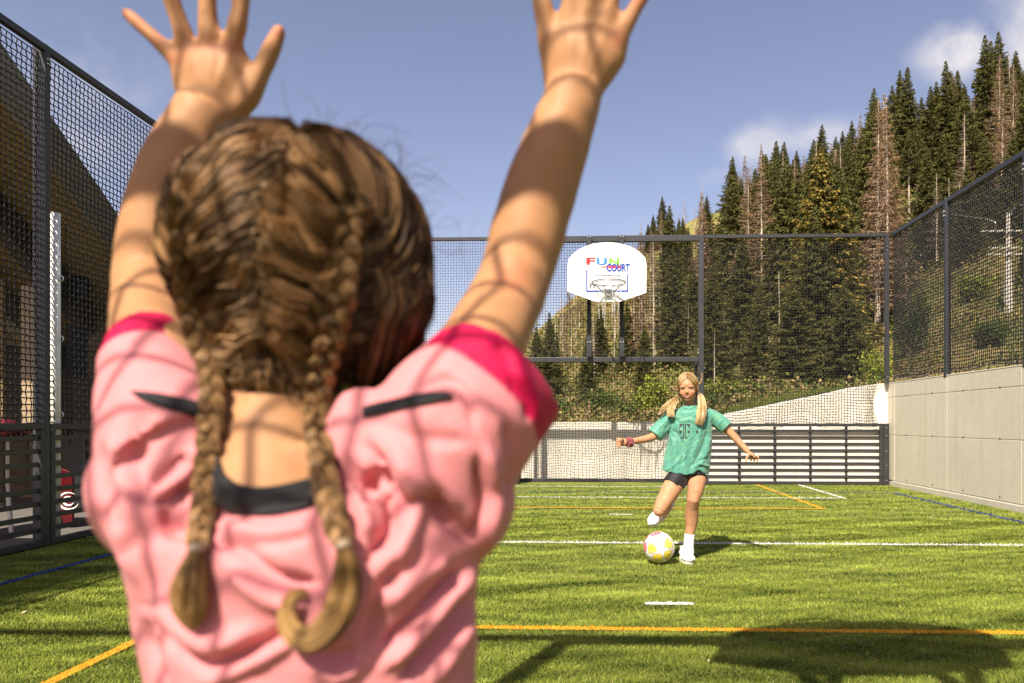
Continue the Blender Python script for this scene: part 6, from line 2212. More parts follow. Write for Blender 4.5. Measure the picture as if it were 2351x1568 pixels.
def chain_tube(mb, pts, sides=20, flat=1.0, up=None, n=None):
    q = np.array([(*N(a, b, Y), NR(w, Y)) for a, b, Y, w in pts])
    if n: q = spline(q, n)
    mb.tube(q[:, :3], q[:, 3], sides, flat=flat, up=up)


HC = N(694, 586, 0.52)
nb_m = MB()
nb_m.ellipsoid(HC, (0.077, 0.090, 0.077), nu=40, nv=30)
nb_m.ellipsoid(HC + [-0.002, 0.040, -0.050], (0.045, 0.050, 0.056), nu=30, nv=20)
nb_m.ellipsoid(HC + [0.006, 0.070, -0.095], (0.028, 0.025, 0.022), nu=20, nv=14)          # chin
for s_ in (-1, 1):
    nb_m.ellipsoid(HC + [s_ * 0.026, 0.060, -0.050], (0.028, 0.028, 0.030), nu=20, nv=14)
nb_m.ellipsoid(HC + [0.006, 0.093, -0.045], (0.010, 0.014, 0.016), nu=14, nv=10)          # nose
nb_m.ellipsoid(N(936, 712, 0.548), (0.006, 0.014, 0.024), nu=16, nv=12)                   # ears
nb_m.ellipsoid(N(425, 712, 0.548), (0.006, 0.014, 0.024), nu=16, nv=12)
chain_tube(nb_m, [(640, 860, 0.505, 250), (634, 950, 0.490, 255), (632, 1050, 0.476, 290), (632, 1110, 0.470, 350), (634, 1180, 0.468, 470)], 28)
# trunk, hips, legs down to the ground
def tz(z, x, Y, rx, ry): return (x, Y, z, rx, ry)
xc_ = N(680, 1400, 0.46)[0]
q = [(N(655, 1010, 0.46)[2], xc_ + 0.002, 0.055, 0.034), (0.93, xc_, 0.080, 0.040), (0.88, xc_, 0.085, 0.043), (0.80, xc_, 0.085, 0.050), (0.72, xc_, 0.098, 0.062), (0.64, xc_, 0.108, 0.070), (0.58, xc_, 0.105, 0.070)]
nb_m.tube([(x, 0.472, z) for z, x, rx, ry in q], [rx for z, x, rx, ry in q], 30, flat=[ry / rx for z, x, rx, ry in q], up=(0, 1, 0))
for s_ in (-1, 1):
    nb_m.tube([(xc_ + s_ * 0.055, 0.465, 0.62), (xc_ + s_ * 0.062, 0.46, 0.48), (xc_ + s_ * 0.068, 0.47, 0.34), (xc_ + s_ * 0.07, 0.48, 0.25), (xc_ + s_ * 0.072, 0.475, 0.10), (xc_ + s_ * 0.073, 0.47, 0.05)],
              [0.060, 0.055, 0.040, 0.042, 0.028, 0.030], 20)
# arms
chain_tube(nb_m, [(470, 1000, 0.475, 160), (395, 900, 0.490, 190), (352, 800, 0.520, 178), (342, 700, 0.558, 158), (345, 640, 0.580, 158), (356, 570, 0.585, 165), (385, 450, 0.590, 168), (425, 350, 0.595, 158), (458, 285, 0.598, 142), (474, 248, 0.600, 136)], 24, n=26)
chain_tube(nb_m, [(900, 1010, 0.475, 180), (1010, 930, 0.485, 215), (1090, 820, 0.515, 200), (1140, 730, 0.550, 182), (1180, 645, 0.580, 168), (1205, 560, 0.588, 172), (1243, 430, 0.592, 168), (1285, 310, 0.596, 150), (1312, 235, 0.599, 134), (1319, 203, 0.600, 130)], 24, n=26)
nb_m.ellipsoid(N(1176, 640, 0.566), (0.024, 0.022, 0.026), nu=16, nv=12)
# left hand
HYD = 0.60
def flat_tube(pts, fl, n=10):
    q_ = spline(np.array([(*N(a, b, Y), NR(w, Y)) for a, b, Y, w in pts]), n)
    nb_m.tube(q_[:, :3], q_[:, 3], 22, flat=fl, up=(0, 1, 0))
flat_tube([(474, 262, HYD, 134), (476, 225, HYD, 146), (480, 180, HYD, 178), (484, 140, HYD, 188), (486, 112, HYD, 165)], np.linspace(0.72, 0.36, 10))
flat_tube([(1316, 215, HYD, 130), (1324, 180, HYD, 150), (1338, 130, HYD, 192), (1346, 85, HYD, 200), (1352, 52, HYD, 178)], np.linspace(0.72, 0.36, 10))
def fing(pts, Y0_, Y1_):
    k = len(pts)
    q_ = np.array([(*N(a, b, Y0_ + (Y1_ - Y0_) * i / (k - 1)), NR(w, 0.6)) for i, (a, b, w) in enumerate(pts)])
    q_ = spline(q_, 14)
    q_[:, 3] *= 1 + 0.05 * np.cos(np.linspace(0, 3 * math.pi * 1.6, 14))
    nb_m.tube(q_[:, :3], q_[:, 3], 16)
    nb_m.ellipsoid(q_[-1, :3], (q_[-1, 3],) * 3, nu=14, nv=10)
fing([(430, 160, 50), (402, 130, 43), (360, 92, 36), (322, 58, 33), (290, 30, 27)], 0.598, 0.590)
fing([(452, 150, 52), (434, 112, 47), (414, 60, 42), (396, 5, 40), (380, -48, 34)], 0.598, 0.585)
fing([(484, 140, 54), (482, 100, 48), (478, 40, 44), (475, -25, 42), (472, -85, 35)], 0.597, 0.583)
fing([(524, 140, 52), (534, 105, 46), (547, 45, 43), (556, -15, 40), (562, -66, 34)], 0.598, 0.585)
fing([(520, 262, 70), (560, 232, 62), (590, 180, 50), (615, 130, 44), (641, 72, 35)], 0.605, 0.598)
fing([(1285, 190, 74), (1266, 125, 56), (1256, 75, 50), (1248, 28, 47), (1238, -25, 40)], 0.602, 0.592)
fing([(1300, 95, 50), (1304, 55, 46), (1310, 5, 43), (1316, -60, 38)], 0.598, 0.588)
fing([(1345, 85, 52), (1348, 45, 46), (1352, -5, 44), (1356, -75, 38)], 0.597, 0.586)
fing([(1388, 95, 50), (1394, 50, 45), (1403, -2, 43), (1413, -62, 37)], 0.598, 0.587)
fing([(1408, 125, 48), (1424, 85, 43), (1447, 40, 38), (1472, -4, 35), (1492, -42, 30)], 0.598, 0.590)
for a_, b__ in ((402, 132), (436, 112), (482, 103), (530, 108), (1304, 62), (1347, 50), (1392, 55), (1422, 88)):
    nb_m.ellipsoid(N(a_, b__, 0.5925), (0.0075, 0.0055, 0.0075), nu=12, nv=8)
# ------------------------------------------------------------------ shirt
st = MB()
rings = [(1132, 450, 925, 0.462), (1155, 370, 1010, 0.462), (1185, 312, 1080, 0.462), (1250, 290, 1110, 0.462), (1350, 310, 1106, 0.462),
         (1450, 328, 1104, 0.462), (1568, 344, 1102, 0.462), (1750, 344, 1102, 0.462), (2000, 306, 1100, 0.462), (2250, 300, 1106, 0.462)]
q = spline(np.array([(*N((a + b) / 2, y, Y), NR(b - a, Y)) for y, a, b, Y in rings]), 34)
st.tube(q[:, :3], q[:, 3], 48, flat=np.interp(np.arange(34), [0, 3, 10, 33], [0.50, 0.52, 0.60, 0.66]), up=(0, 1, 0))
chain_tube(st, [(440, 1080, 0.458, 230), (420, 1030, 0.460, 230), (385, 985, 0.465, 255)], 24, n=8)
chain_tube(st, [(850, 1070, 0.458, 230), (910, 1020, 0.460, 240), (985, 975, 0.465, 270)], 24, n=8)
chain_tube(st, [(500, 1130, 0.454, 150), (470, 1060, 0.458, 130), (452, 990, 0.468, 115), (450, 940, 0.478, 90)], 20, n=8)
chain_tube(st, [(788, 1150, 0.454, 150), (808, 1070, 0.453, 160), (832, 990, 0.458, 165), (846, 925, 0.470, 130)], 20, n=8)
# left sleeve
chain_tube(st, [(420, 1060, 0.462, 330), (384, 990, 0.472, 308), (362, 920, 0.485, 262), (346, 860, 0.500, 218), (342, 810, 0.514, 188), (338, 786, 0.522, 182)], 30, n=18)
# right sleeve, hanging open below the arm
chain_tube(st, [(955, 1125, 0.462, 330), (985, 1060, 0.466, 370), (1040, 985, 0.474, 380), (1100, 915, 0.486, 352), (1134, 880, 0.496, 334), (1150, 862, 0.500, 328)], 30, n=18)
st.ellipsoid(N(1075, 1120, 0.47), (0.030, 0.035, 0.050), nu=24, nv=16)
st.ellipsoid(N(390, 1160, 0.452), (0.030, 0.040, 0.045), nu=24, nv=16)
st.ellipsoid(N(322, 1130, 0.462), (0.026, 0.036, 0.045), nu=24, nv=16)
me = grow(st, 0.0030, 7, 'shirt', 0.5)
v, no = get_co(me), get_no(me)
Z2 = lambda *p_: [(201 + a * 0.5974, 631.5 + b * 0.5974) for a, b in p_]
FL = [(Z2((470, 620), (380, 760), (270, 850)), 22, 0.0075), (Z2((400, 800), (330, 850), (260, 880)), 14, -0.007), (Z2((400, 690), (300, 760), (250, 800)), 14, -0.006),
      (Z2((350, 880), (310, 940), (370, 1010)), 20, -0.005), (Z2((440, 800), (400, 900), (420, 980)), 20, 0.008), (Z2((90, 600), (120, 900), (190, 1180)), 26, 0.007), (Z2((40, 640), (70, 850), (120, 1000)), 18, -0.006),
      (Z2((200, 520), (190, 700), (230, 900)), 24, -0.006), (Z2((220, 640), (300, 600), (420, 560)), 18, -0.004),
      (Z2((1060, 640), (1140, 780), (1170, 950), (1080, 1090)), 16, -0.014), (Z2((1000, 820), (1060, 900), (1080, 1020)), 18, 0.011), (Z2((1090, 700), (1100, 800), (1060, 880)), 14, -0.008),
      (Z2((1180, 650), (1260, 860), (1200, 1060), (1110, 1160)), 26, 0.010), (Z2((1320, 800), (1400, 950), (1490, 1030)), 22, -0.006), (Z2((1300, 720), (1420, 880), (1500, 960)), 22, 0.006),
      (Z2((1530, 650), (1565, 850), (1520, 1040)), 20, 0.008), (Z2((1500, 700), (1520, 880), (1470, 1010)), 13, -0.010), (Z2((1600, 560), (1640, 700), (1610, 860)), 18, -0.005),
      (Z2((1500, 1120), (1330, 1320), (1130, 1520)), 18, 0.010), (Z2((1450, 1130), (1290, 1290), (1120, 1440)), 16, -0.012), (Z2((1500, 1220), (1370, 1390), (1200, 1570)), 16, -0.010), (Z2((1480, 1330), (1400, 1450), (1320, 1570)), 16, 0.008),
      (Z2((1390, 1080), (1250, 1180), (1110, 1290)), 22, 0.008), (Z2((1200, 1080), (1130, 1250), (1070, 1450)), 22, -0.008),
      (Z2((440, 1000), (580, 1050), (720, 1160), (900, 1190)), 20, -0.011), (Z2((480, 960), (700, 995), (900, 960)), 17, 0.005), (Z2((500, 1000), (680, 1035), (860, 1010)), 10, -0.004),
      (Z2((560, 1120), (700, 1240), (850, 1270)), 26, 0.009), (Z2((200, 1270), (330, 1400), (480, 1490), (640, 1440), (800, 1350)), 18, -0.012), (Z2((260, 1230), (380, 1350), (500, 1420), (650, 1360)), 28, 0.010),
      (Z2((450, 1560), (620, 1490), (800, 1400)), 20, 0.009), (Z2((820, 1440), (930, 1480), (1040, 1440)), 18, -0.009), (Z2((860, 1500), (960, 1540), (1060, 1500)), 18, 0.007),
      (Z2((200, 1330), (250, 1450), (300, 1560)), 14, -0.008), (Z2((1700, 560), (1690, 480), (1620, 400)), 14, -0.006), (Z2((1600, 330), (1680, 430), (1720, 560)), 22, 0.005), (Z2((1560, 250), (1620, 330), (1650, 420)), 13, -0.006),
      (Z2((1090, 560), (1250, 620), (1480, 640)), 20, -0.004), (Z2((1260, 440), (1380, 400), (1460, 470), (1490, 600)), 12, -0.006)]
for ln, w, h in FL:
    v = fold(v, no, ln, w, h * 0.82)
v += no * (0.0022 * fnoise(v, 26, 2) + 0.0010 * fnoise(v, 60, 7))[:, None]
set_co(me, v)
vx_, vy_, dp_ = px_of(v)
no = get_no(me)
pink, crim, blk = np.array([0.70, 0.250, 0.265]), np.array([0.50, 0.002, 0.060]), np.array([0.016, 0.015, 0.017])
cc = np.tile(pink, (len(v), 1))


def along(a, b, Ya, Yb):
    A_, B_ = N(*a, Ya), N(*b, Yb); d = B_ - A_; L = np.linalg.norm(d); d /= L
    return (v - B_) @ d, np.linalg.norm((v - B_) - ((v - B_) @ d)[:, None] * d, axis=1)
sL, rL = along((352, 920), (338, 786), 0.485, 0.522)
sR, rR = along((1040, 985), (1156, 850), 0.474, 0.500)
wL_ = np.clip((sL + 0.0265) / 0.0016 + 0.5, 0, 1) * ((rL < 0.06) & (v[:, 0] < N(470, 800, .5)[0]))
wR_ = np.clip((sR + 0.0340) / 0.0016 + 0.5, 0, 1) * ((rR < 0.075) & (v[:, 0] > N(960, 800, .5)[0]))
w_ = np.maximum(wL_, wR_)[:, None]
cc = cc * (1 - w_) + crim * w_


def in_poly(px_, py_, poly):
    c = np.zeros(len(px_), bool); j = len(poly) - 1
    for i in range(len(poly)):
        xi, yi = poly[i]; xj, yj = poly[j]
        c ^= ((yi > py_) != (yj > py_)) & (px_ < (xj - xi) * (py_ - yi) / (yj - yi + 1e-9) + xi); j = i
    return c
set_col(me, cc)
M_shirt = attr_mat('pink_jersey', rough=0.6, sheen=0.08, spec=0.2, bump=0.4, bscale=700, var=0.04, scale=20, trans=0.10)
shirt = link_mesh('shirt', me, M_shirt, near)
bvshirt = bvh_of(me)
shv, shn = v, no
me = grow(nb_m, 0.0030, 5, 'body')
v, no = get_co(me), get_no(me)
bx_, by_, _ = px_of(v)
aL = (N(352, 920, .485), N(338, 790, .522)); aR = (N(1040, 985, .474), N(1156, 850, .500))
def axd(q, a_, b_):
    d = b_ - a_; d = d / np.linalg.norm(d); return (q - b_) @ d
under = ((by_ > 1135) & (v[:, 2] > 0.62)) | ((axd(v, *aL) < -0.004) & ((bx_ < 375) | ((bx_ < 500) & (by_ > 880))) & (by_ < 1500)) | ((axd(v, *aR) < -0.004) & (((bx_ > 800) & (by_ > 900)) | (bx_ > 995)) & (v[:, 1] < 0.54) & (v[:, 2] > 0.6))
for i in np.nonzero(under)[0]:
    loc, n_, _, dist = bvshirt.find_nearest(Vector(v[i]))
    if loc is None: continue
    if (Vector(v[i]) - loc).dot(n_) > -0.0035:
        v[i] = np.array(loc - n_ * 0.0045)
SN_ = np.array([0.40, 0.205, 0.098])
cc = np.tile(SN_, (len(v), 1))
vx_, vy_, dp_ = px_of(v)
for a_, b__, r_ in ((290, 30, 26), (641, 72, 26), (1470, 0, 30), (402, 132, 20), (436, 112, 20), (482, 103, 20), (530, 108, 20), (1422, 88, 22), (360, 92, 16), (322, 58, 14), (1180, 640, 40), (948, 700, 50)):
    w = np.exp(-(((vx_ - a_) ** 2 + (vy_ - b__) ** 2) / r_ ** 2))[:, None] * 0.5
    cc = cc * (1 - w) + np.array([0.50, 0.16, 0.09]) * w
# tendons and soft wrinkles over the wrist and knuckles
for ln in ([(470, 235), (455, 180), (440, 130)], [(478, 235), (482, 170), (484, 115)], [(486, 235), (508, 170), (528, 115)], [(1322, 195), (1345, 120), (1350, 60)], [(1330, 195), (1372, 120), (1392, 65)], [(1316, 195), (1310, 120), (1306, 65)]):
    v = fold(v, no, ln, 9, 0.0011)
v += no * (0.0005 * fnoise(v, 70, 2))[:, None]
set_co(me, v); set_col(me, cc)
link_mesh('body', me, M_skin, near)

# collar: a knitted black band round the neck opening
bvbody = bvh_of(me)
def front_hit(x, y, off):
    c_ = [h_ for h_ in (hit(bvshirt, x, y, off), hit(bvbody, x, y, off)) if h_ is not None]
    return min(c_, key=lambda q_: q_[1]) if c_ else N(x, y, 0.43)
def strip(up_, lo_, name):
    up_, lo_ = spline(up_, 26), spline(lo_, 26)
    g_ = []
    for i in range(26):
        for k in range(5):
            t = k / 4
            q_ = hit(bvshirt, *(up_[i] * (1 - t) + lo_[i] * t), 0.0016)
            g_.append(q_ if q_ is not None else g_[-1])
    f__ = [(i * 5 + k, i * 5 + 5 + k, i * 5 + 6 + k, i * 5 + 1 + k) for i in range(25) for k in range(4)]
    o_ = MB().add(np.array(g_), f__, blk).build(name, M_shirt, shirt, smooth=True)
    md_ = o_.modifiers.new('t', 'SOLIDIFY'); md_.thickness = 0.001; md_.offset = 0
strip([(302, 902), (345, 905), (390, 912), (440, 922), (480, 935)], [(318, 916), (350, 930), (395, 944), (440, 955), (480, 968)], 'shoulder_stripe')
strip([(835, 938), (880, 925), (930, 914), (985, 904), (1030, 902)], [(835, 960), (880, 952), (930, 940), (985, 928), (1042, 914)], 'shoulder_stripe')
up_l = spline([(503, 1030), (512, 1078), (545, 1116), (600, 1124), (660, 1117), (718, 1100), (748, 1062), (758, 1030)], 40)
lo_l = spline([(476, 1055), (486, 1125), (515, 1168), (590, 1188), (672, 1179), (742, 1154), (772, 1110), (782, 1060)], 40)
V_, f_ = [], []
for i in range(40):
    for k in range(7):
        t = k / 6
        x_, y_ = up_l[i] * (1 - t) + lo_l[i] * t
        h_ = front_hit(x_, y_, 0.0022 + 0.0012 * math.sin(t * math.pi))
        V_.append(h_)
V_ = np.array(V_).reshape(40, 7, 3)
for _ in range(3): V_[1:-1] = 0.25 * V_[:-2] + 0.5 * V_[1:-1] + 0.25 * V_[2:]
for _ in range(2): V_[:, 1:-1] = 0.25 * V_[:, :-2] + 0.5 * V_[:, 1:-1] + 0.25 * V_[:, 2:]
for i in range(39):
    for k in range(6):
        a = i * 7 + k; f_.append((a, a + 7, a + 8, a + 1))
co_ = MB().add(V_.reshape(-1, 3), f_, blk).build('collar', M_shirt, shirt, smooth=True)
md = co_.modifiers.new('t', 'SOLIDIFY'); md.thickness = 0.003; md.offset = 0

# shorts, socks, shoes (below the picture)
sh = MB()
sh.tube([(xc_, 0.465, 0.66), (xc_, 0.465, 0.56)], [0.115, 0.120], 24, flat=0.7, up=(0, 1, 0))
for s_ in (-1, 1):
    sh.tube([(xc_ + s_ * 0.055, 0.465, 0.60), (xc_ + s_ * 0.062, 0.46, 0.42)], [0.068, 0.075], 20)
link_mesh('shorts', grow(sh, 0.005, 3, 'shorts'), cloth_mat('dark_shorts', (0.02, 0.02, 0.025)), near)
for s_ in (-1, 1):
    b_ = MB()
    b_.ellipsoid((xc_ + s_ * 0.073, 0.50, 0.030), (0.036, 0.09, 0.030), nu=20, nv=12)
    b_.tube([(xc_ + s_ * 0.073, 0.465, 0.03), (xc_ + s_ * 0.073, 0.467, 0.095)], [0.036, 0.036], 18)
    me_ = grow(b_, 0.004, 3, 'shoe'); v_ = get_co(me_); v_[:, 2] = np.maximum(v_[:, 2], 0.004); set_co(me_, v_)
    link_mesh('shoe', me_, M_shoe, near)

# ------------------------------------------------------------------ hair
rg6 = np.random.default_rng(66)
hb_ = MB()
hb_.ellipsoid(HC + [0, -0.002, 0.003], (0.0815, 0.0930, 0.0790), nu=48, nv=36)
hb_.ellipsoid(HC + [0.006, -0.004, -0.032], (0.068, 0.080, 0.066), nu=40, nv=30)
hb_.ellipsoid(N(640, 830, 0.495), (0.052, 0.040, 0.040), nu=30, nv=20)
hb_.ellipsoid(N(790, 690, 0.50), (0.050, 0.054, 0.052), nu=30, nv=20)
hb_.ellipsoid(N(872, 765, 0.528), (0.033, 0.040, 0.046), nu=30, nv=20)
hb_.ellipsoid(N(635, 370, 0.50), (0.042, 0.050, 0.022), nu=30, nv=20)
me = grow(hb_, 0.0035, 6, 'hair_base')
v = get_co(me)
face = (v[:, 1] > HC[1] + 0.055) & (v[:, 2] < HC[2] + 0.035)
v[face] = HC + (v[face] - HC) * 0.90
no = get_no(me)
vx_, vy_, _ = px_of(v)
g_ = 0.0016 * np.sin(v[:, 2] * 900 + 3 * fnoise(v, 30, 1)) 
v += no * g_[:, None]
set_co(me, v)
set_col(me, np.tile([0.055, 0.032, 0.016], (len(v), 1)) * (1 + 0.4 * fnoise(v, 120, 3))[:, None])
hair2 = link_mesh('hair', me, M_hair, near)
bvhH = bvh_of(me)


def brown(rg, n_, s_, a, g=0.5):
    dk = np.array([0.030, 0.016, 0.008]); gd = np.array([0.47, 0.272, 0.128])
    gg = (g - 0.02) * 0.80
    k_ = np.clip(gg + rg.normal(0, 0.14, (n_, 1)) + 0.18 * np.sin(s_[None] * 3.1 + rg.uniform(0, 6)) * np.ones((n_, 1)), 0, 1)[..., None]
    return dk * (1 - k_) + gd * k_


def surf(px_pts, off, n=9):
    pts = spline(np.array(px_pts, float), n)
    out = []
    last = None
    for i, (a, b) in enumerate(pts):
        o_ = np.interp(i / (n - 1), np.linspace(0, 1, len(off)), off)
        h_ = hit(bvhH, a, b, o_)
        if h_ is None:
            # past the silhouette: slide onto the rim
            c_ = np.array([690.0, 592.0]); d_ = np.array([a, b]) - c_
            for k in range(40):
                d_ *= 0.975
                h_ = hit(bvhH, c_[0] + d_[0], c_[1] + d_[1], o_)
                if h_ is not None: break
        if h_ is None: h_ = last
        out.append(h_); last = h_
    return np.array(out)


part_l = spline([(672, 300), (664, 345), (640, 400), (608, 440), (592, 510), (580, 575), (588, 640), (602, 720), (612, 800), (618, 870)], 60)
braidL = [(428, 470), (424, 540), (428, 620), (436, 700), (458, 775), (484, 845)]
braidR = [(822, 470), (800, 530), (790, 600), (786, 665), (768, 740), (752, 810)]
bLs, bRs = spline(braidL, 60), spline(braidR, 60)
locks = []
NL = 19
for side, bs in ((-1, bLs), (1, bRs)):
    for i in range(NL):
        t = (i + 0.5) / NL
        S = part_l[int(t * 50 + 2)] + rg6.normal(0, 3, 2)
        E = bs[min(59, int((t * 0.98) * 59))] + np.array([0, 18]) + rg6.normal(0, 3, 2)
        mid = (S + E) / 2 + np.array([side * -4, -26 + 18 * t]) + rg6.normal(0, 5, 2)
        g = rg6.choice([0.05, 0.2, 0.35, 0.75, 0.95])
        wpx = rg6.uniform(0.0062, 0.0098)
        pth = surf([S, (S + mid) / 2 + [0, -7], mid, (mid + E) / 2 + [side * 6, 2], E], [0.0015, 0.0045, 0.0065, 0.006, 0.002])
        locks.append(bundle(pth, [wpx * 0.8, wpx, wpx, wpx * 0.75, wpx * 0.5], 95, rg6, lambda r_, n_, s_, a, g=g: brown(r_, n_, s_, a, g), k=12, r=0.00065, curl=0.0003, thick=0.7))
# outer side, left: from the temple edge back into the braid
for i in range(15):
    t = (i + 0.5) / 15
    yS = 350 + 400 * t
    S = np.array([np.interp(yS, [350, 450, 600, 800], [470, 392, 372, 400]), yS - 50])
    E = bLs[min(59, int(t * 59))] + np.array([0, 12])
    mid = (S + E) / 2 + np.array([-10, -4])
    pth = surf([S, mid, E], [0.002, 0.005, 0.002])
    g = rg6.choice([0.05, 0.2, 0.4, 0.85])
    locks.append(bundle(pth, [0.006, 0.0075, 0.004], 60, rg6, lambda r_, n_, s_, a, g=g: brown(r_, n_, s_, a, g), k=10, r=0.00065, curl=0.0003))
# crown and right side, sweeping over the top down to the right braid
for i in range(20):
    t = (i + 0.5) / 20
    S = np.array([690 + 250 * t, 296 + 120 * t ** 1.6]) + rg6.normal(0, 4, 2)
    far_ = np.array([np.interp(t, [0, 0.4, 1], [790, 900, 985]), np.interp(t, [0, 0.5, 1], [390, 500, 640])])
    E = bRs[min(59, int((0.05 + 0.85 * t) * 59))] + np.array([4, 10])
    mid2 = (far_ + E) / 2 + np.array([22, 34 + 20 * t])
    pth = surf([S, (S + far_) / 2 + [16, -12], far_, mid2, E], [0.003, 0.005, 0.0055, 0.006, 0.002], 12)
    g = rg6.choice([0.05, 0.15, 0.3, 0.8])
    locks.append(bundle(pth, [0.006, 0.0085, 0.0095, 0.008, 0.005], 95, rg6, lambda r_, n_, s_, a, g=g: brown(r_, n_, s_, a, g), k=14, r=0.00065, curl=0.0004))
# far right edge, hanging past the ear
for i in range(12):
    t = i / 11
    S = np.array([900 + 85 * t, 400 + 130 * t]); M_ = np.array([960 + 30 * t, 560 + 60 * t]); E = np.array([880 + 60 * (1 - t), 800 + 60 * t])
    pth = surf([S, M_, (M_ + E) / 2 + [14, 0], E], [0.003, 0.006, 0.006, 0.002], 10)
    g = rg6.uniform(0.05, 0.35)
    locks.append(bundle(pth, [0.006, 0.009, 0.008, 0.004], 80, rg6, lambda r_, n_, s_, a, g=g: brown(r_, n_, s_, a, g), k=12, r=0.0006, curl=0.0008))
# dark hair hanging in front of the right braid, past the cheek
for i in range(16):
    t = i / 15
    S = np.array([840 + 120 * t, 560 + 40 * rg6.random()]); M_ = np.array([850 + 100 * t, 700]); E = np.array([800 + 110 * t, 860 + 30 * rg6.random()])
    pth = surf([S, M_, E], [0.002, 0.006, 0.004], 9)
    pth[-3:] += np.array([[0, 0.002, -0.001], [0, 0.004, -0.006], [0, 0.006, -0.012]])
    locks.append(bundle(pth, [0.006, 0.009, 0.005], 80, rg6, lambda r_, n_, s_, a: brown(r_, n_, s_, a, 0.12), k=12, r=0.0006, curl=0.0006))
# crown left
for i in range(14):
    t = (i + 0.5) / 14
    S = np.array([672 - 150 * t, 292 + 45 * t ** 2]) + rg6.normal(0, 4, 2)
    E = bLs[int(t * 22)] + np.array([0, 0]); mid = np.array([(S[0] + E[0]) / 2 - 30, (S[1] + E[1]) / 2 - 22])
    pth = surf([S, mid, E], [0.003, 0.0065, 0.002], 10)
    g = rg6.choice([0.05, 0.2, 0.5, 0.8])
    locks.append(bundle(pth, [0.006, 0.009, 0.005], 90, rg6, lambda r_, n_, s_, a, g=g: brown(r_, n_, s_, a, g), k=12, r=0.00065, curl=0.0003))
# nape, combed from the part outward and down
for i in range(22):
    t = i / 21
    S = np.array([612 + rg6.normal(0, 10), 690 + 120 * rg6.random()]); E = np.array([505 + 225 * t, 925 + 20 * math.sin(t * 3.1)])
    pth = surf([S, (S + E) / 2 + [0, 6], E], [0.002, 0.005, 0.001], 8)
    g = rg6.choice([0.05, 0.2, 0.4, 0.85])
    locks.append(bundle(pth, [0.005, 0.008, 0.005], 70, rg6, lambda r_, n_, s_, a, g=g: brown(r_, n_, s_, a, g), k=10, r=0.0006, curl=0.0006))
join(locks).build('combed_locks', M_hair, hair2)
# fine loose surface hair over the locks, paler along the parting
fine, fcol = [], []
dkc, mdc, ltc = np.array([0.045, 0.024, 0.011]), np.array([0.20, 0.12, 0.055]), np.array([0.50, 0.335, 0.185])
for i in range(4000):
    sd_ = -1 if rg6.random() < 0.46 else 1
    bs = bLs if sd_ < 0 else bRs
    t = rg6.random()
    S = part_l[int(t * 56 + 1)] + rg6.normal(0, 7, 2)
    E = bs[min(59, int(min(1, t + rg6.uniform(0.0, 0.16)) * 59))] + rg6.normal(0, 9, 2) + [0, 14]
    cutE = rg6.uniform(0.45, 1.05) if i < 2400 else rg6.uniform(0.18, 0.5)
    E2 = S + (E - S) * cutE
    mid = (S + E2) / 2 + np.array([0, -16 + 26 * t]) * cutE + rg6.normal(0, 5, 2)
    o_ = rg6.uniform(0.004, 0.0085)
    fine.append(surf([S, mid, E2], [0.002, o_, o_ * 0.8], 8))
    k_ = np.clip(0.92 - 0.85 * np.linspace(0, cutE, 8) + rg6.normal(0, 0.16), 0, 1)[:, None]
    c_ = mdc * (1 - k_) + ltc * k_ if rg6.random() < 0.72 else dkc * (1 - k_ * 0.3) + mdc * k_ * 0.3
    fcol.append(c_)
strands_mesh(np.array(fine), np.full(len(fine), 0.00038), np.array(fcol)).build('surface_hair', M_hair, hair2)
# short wisps hanging loose at the nape and beside the right cheek
ws = []
for i in range(150):
    x0 = rg6.uniform(500, 760); S = np.array([x0, rg6.uniform(860, 930)])
    a = hit(bvhH, S[0], min(S[1], 880), 0.001)
    if a is None: continue
    b = a + np.array([rg6.normal(0, 0.006), rg6.uniform(-0.008, 0.0), -rg6.uniform(0.010, 0.030)])
    ws.append(spline([a, (a + b) / 2 + rg6.normal(0, 0.003, 3), b], 8))
n_nape = len(ws)
for i in range(150):
    a = N(rg6.uniform(850, 925), rg6.uniform(690, 800), rg6.uniform(0.50, 0.55))
    b = a + np.array([rg6.normal(0.006, 0.008), rg6.uniform(-0.02, 0.01), -rg6.uniform(0.02, 0.055)])
    ws.append(spline([a, (a + b) / 2 + rg6.normal(0, 0.006, 3), b], 8))
n_cheek = len(ws)
for i in range(64):
    # fine flyaway curls standing off the crown and the right side
    t = rg6.random() ** 0.7
    vx0 = 640 + 350 * t; vy0 = np.interp(vx0, [640, 760, 870, 940, 990], [290, 320, 380, 450, 560])
    a = N(vx0, vy0 + rg6.uniform(0, 30), 0.50)
    L_ = rg6.uniform(0.012, 0.045)
    d_ = np.array([rg6.normal(0.25 + 0.5 * t, 0.5), rg6.normal(0, 0.3), rg6.normal(0.7 - 0.5 * t, 0.35)]); d_ /= np.linalg.norm(d_)
    s2_ = rg6.normal(0, 1, 3); s2_ -= d_ * (s2_ @ d_); s2_ /= np.linalg.norm(s2_)
    q_ = np.linspace(0, 1, 8)
    ws.append(a + d_ * (L_ * q_)[:, None] + s2_ * (L_ * 0.45 * np.sin(q_ * rg6.uniform(2, 5)))[:, None])
for part_, nm_ in ((ws[:n_nape], 'nape_wisps'), (ws[n_nape:n_cheek], 'cheek_wisps'), (ws[n_cheek:], 'flyaway_hair')):
    part_ = np.array(part_)
    strands_mesh(part_, np.full(len(part_), 0.0002), brown(rg6, len(part_), np.linspace(0, 1, 8), None, 0.4)).build(nm_, M_hair, hair2)


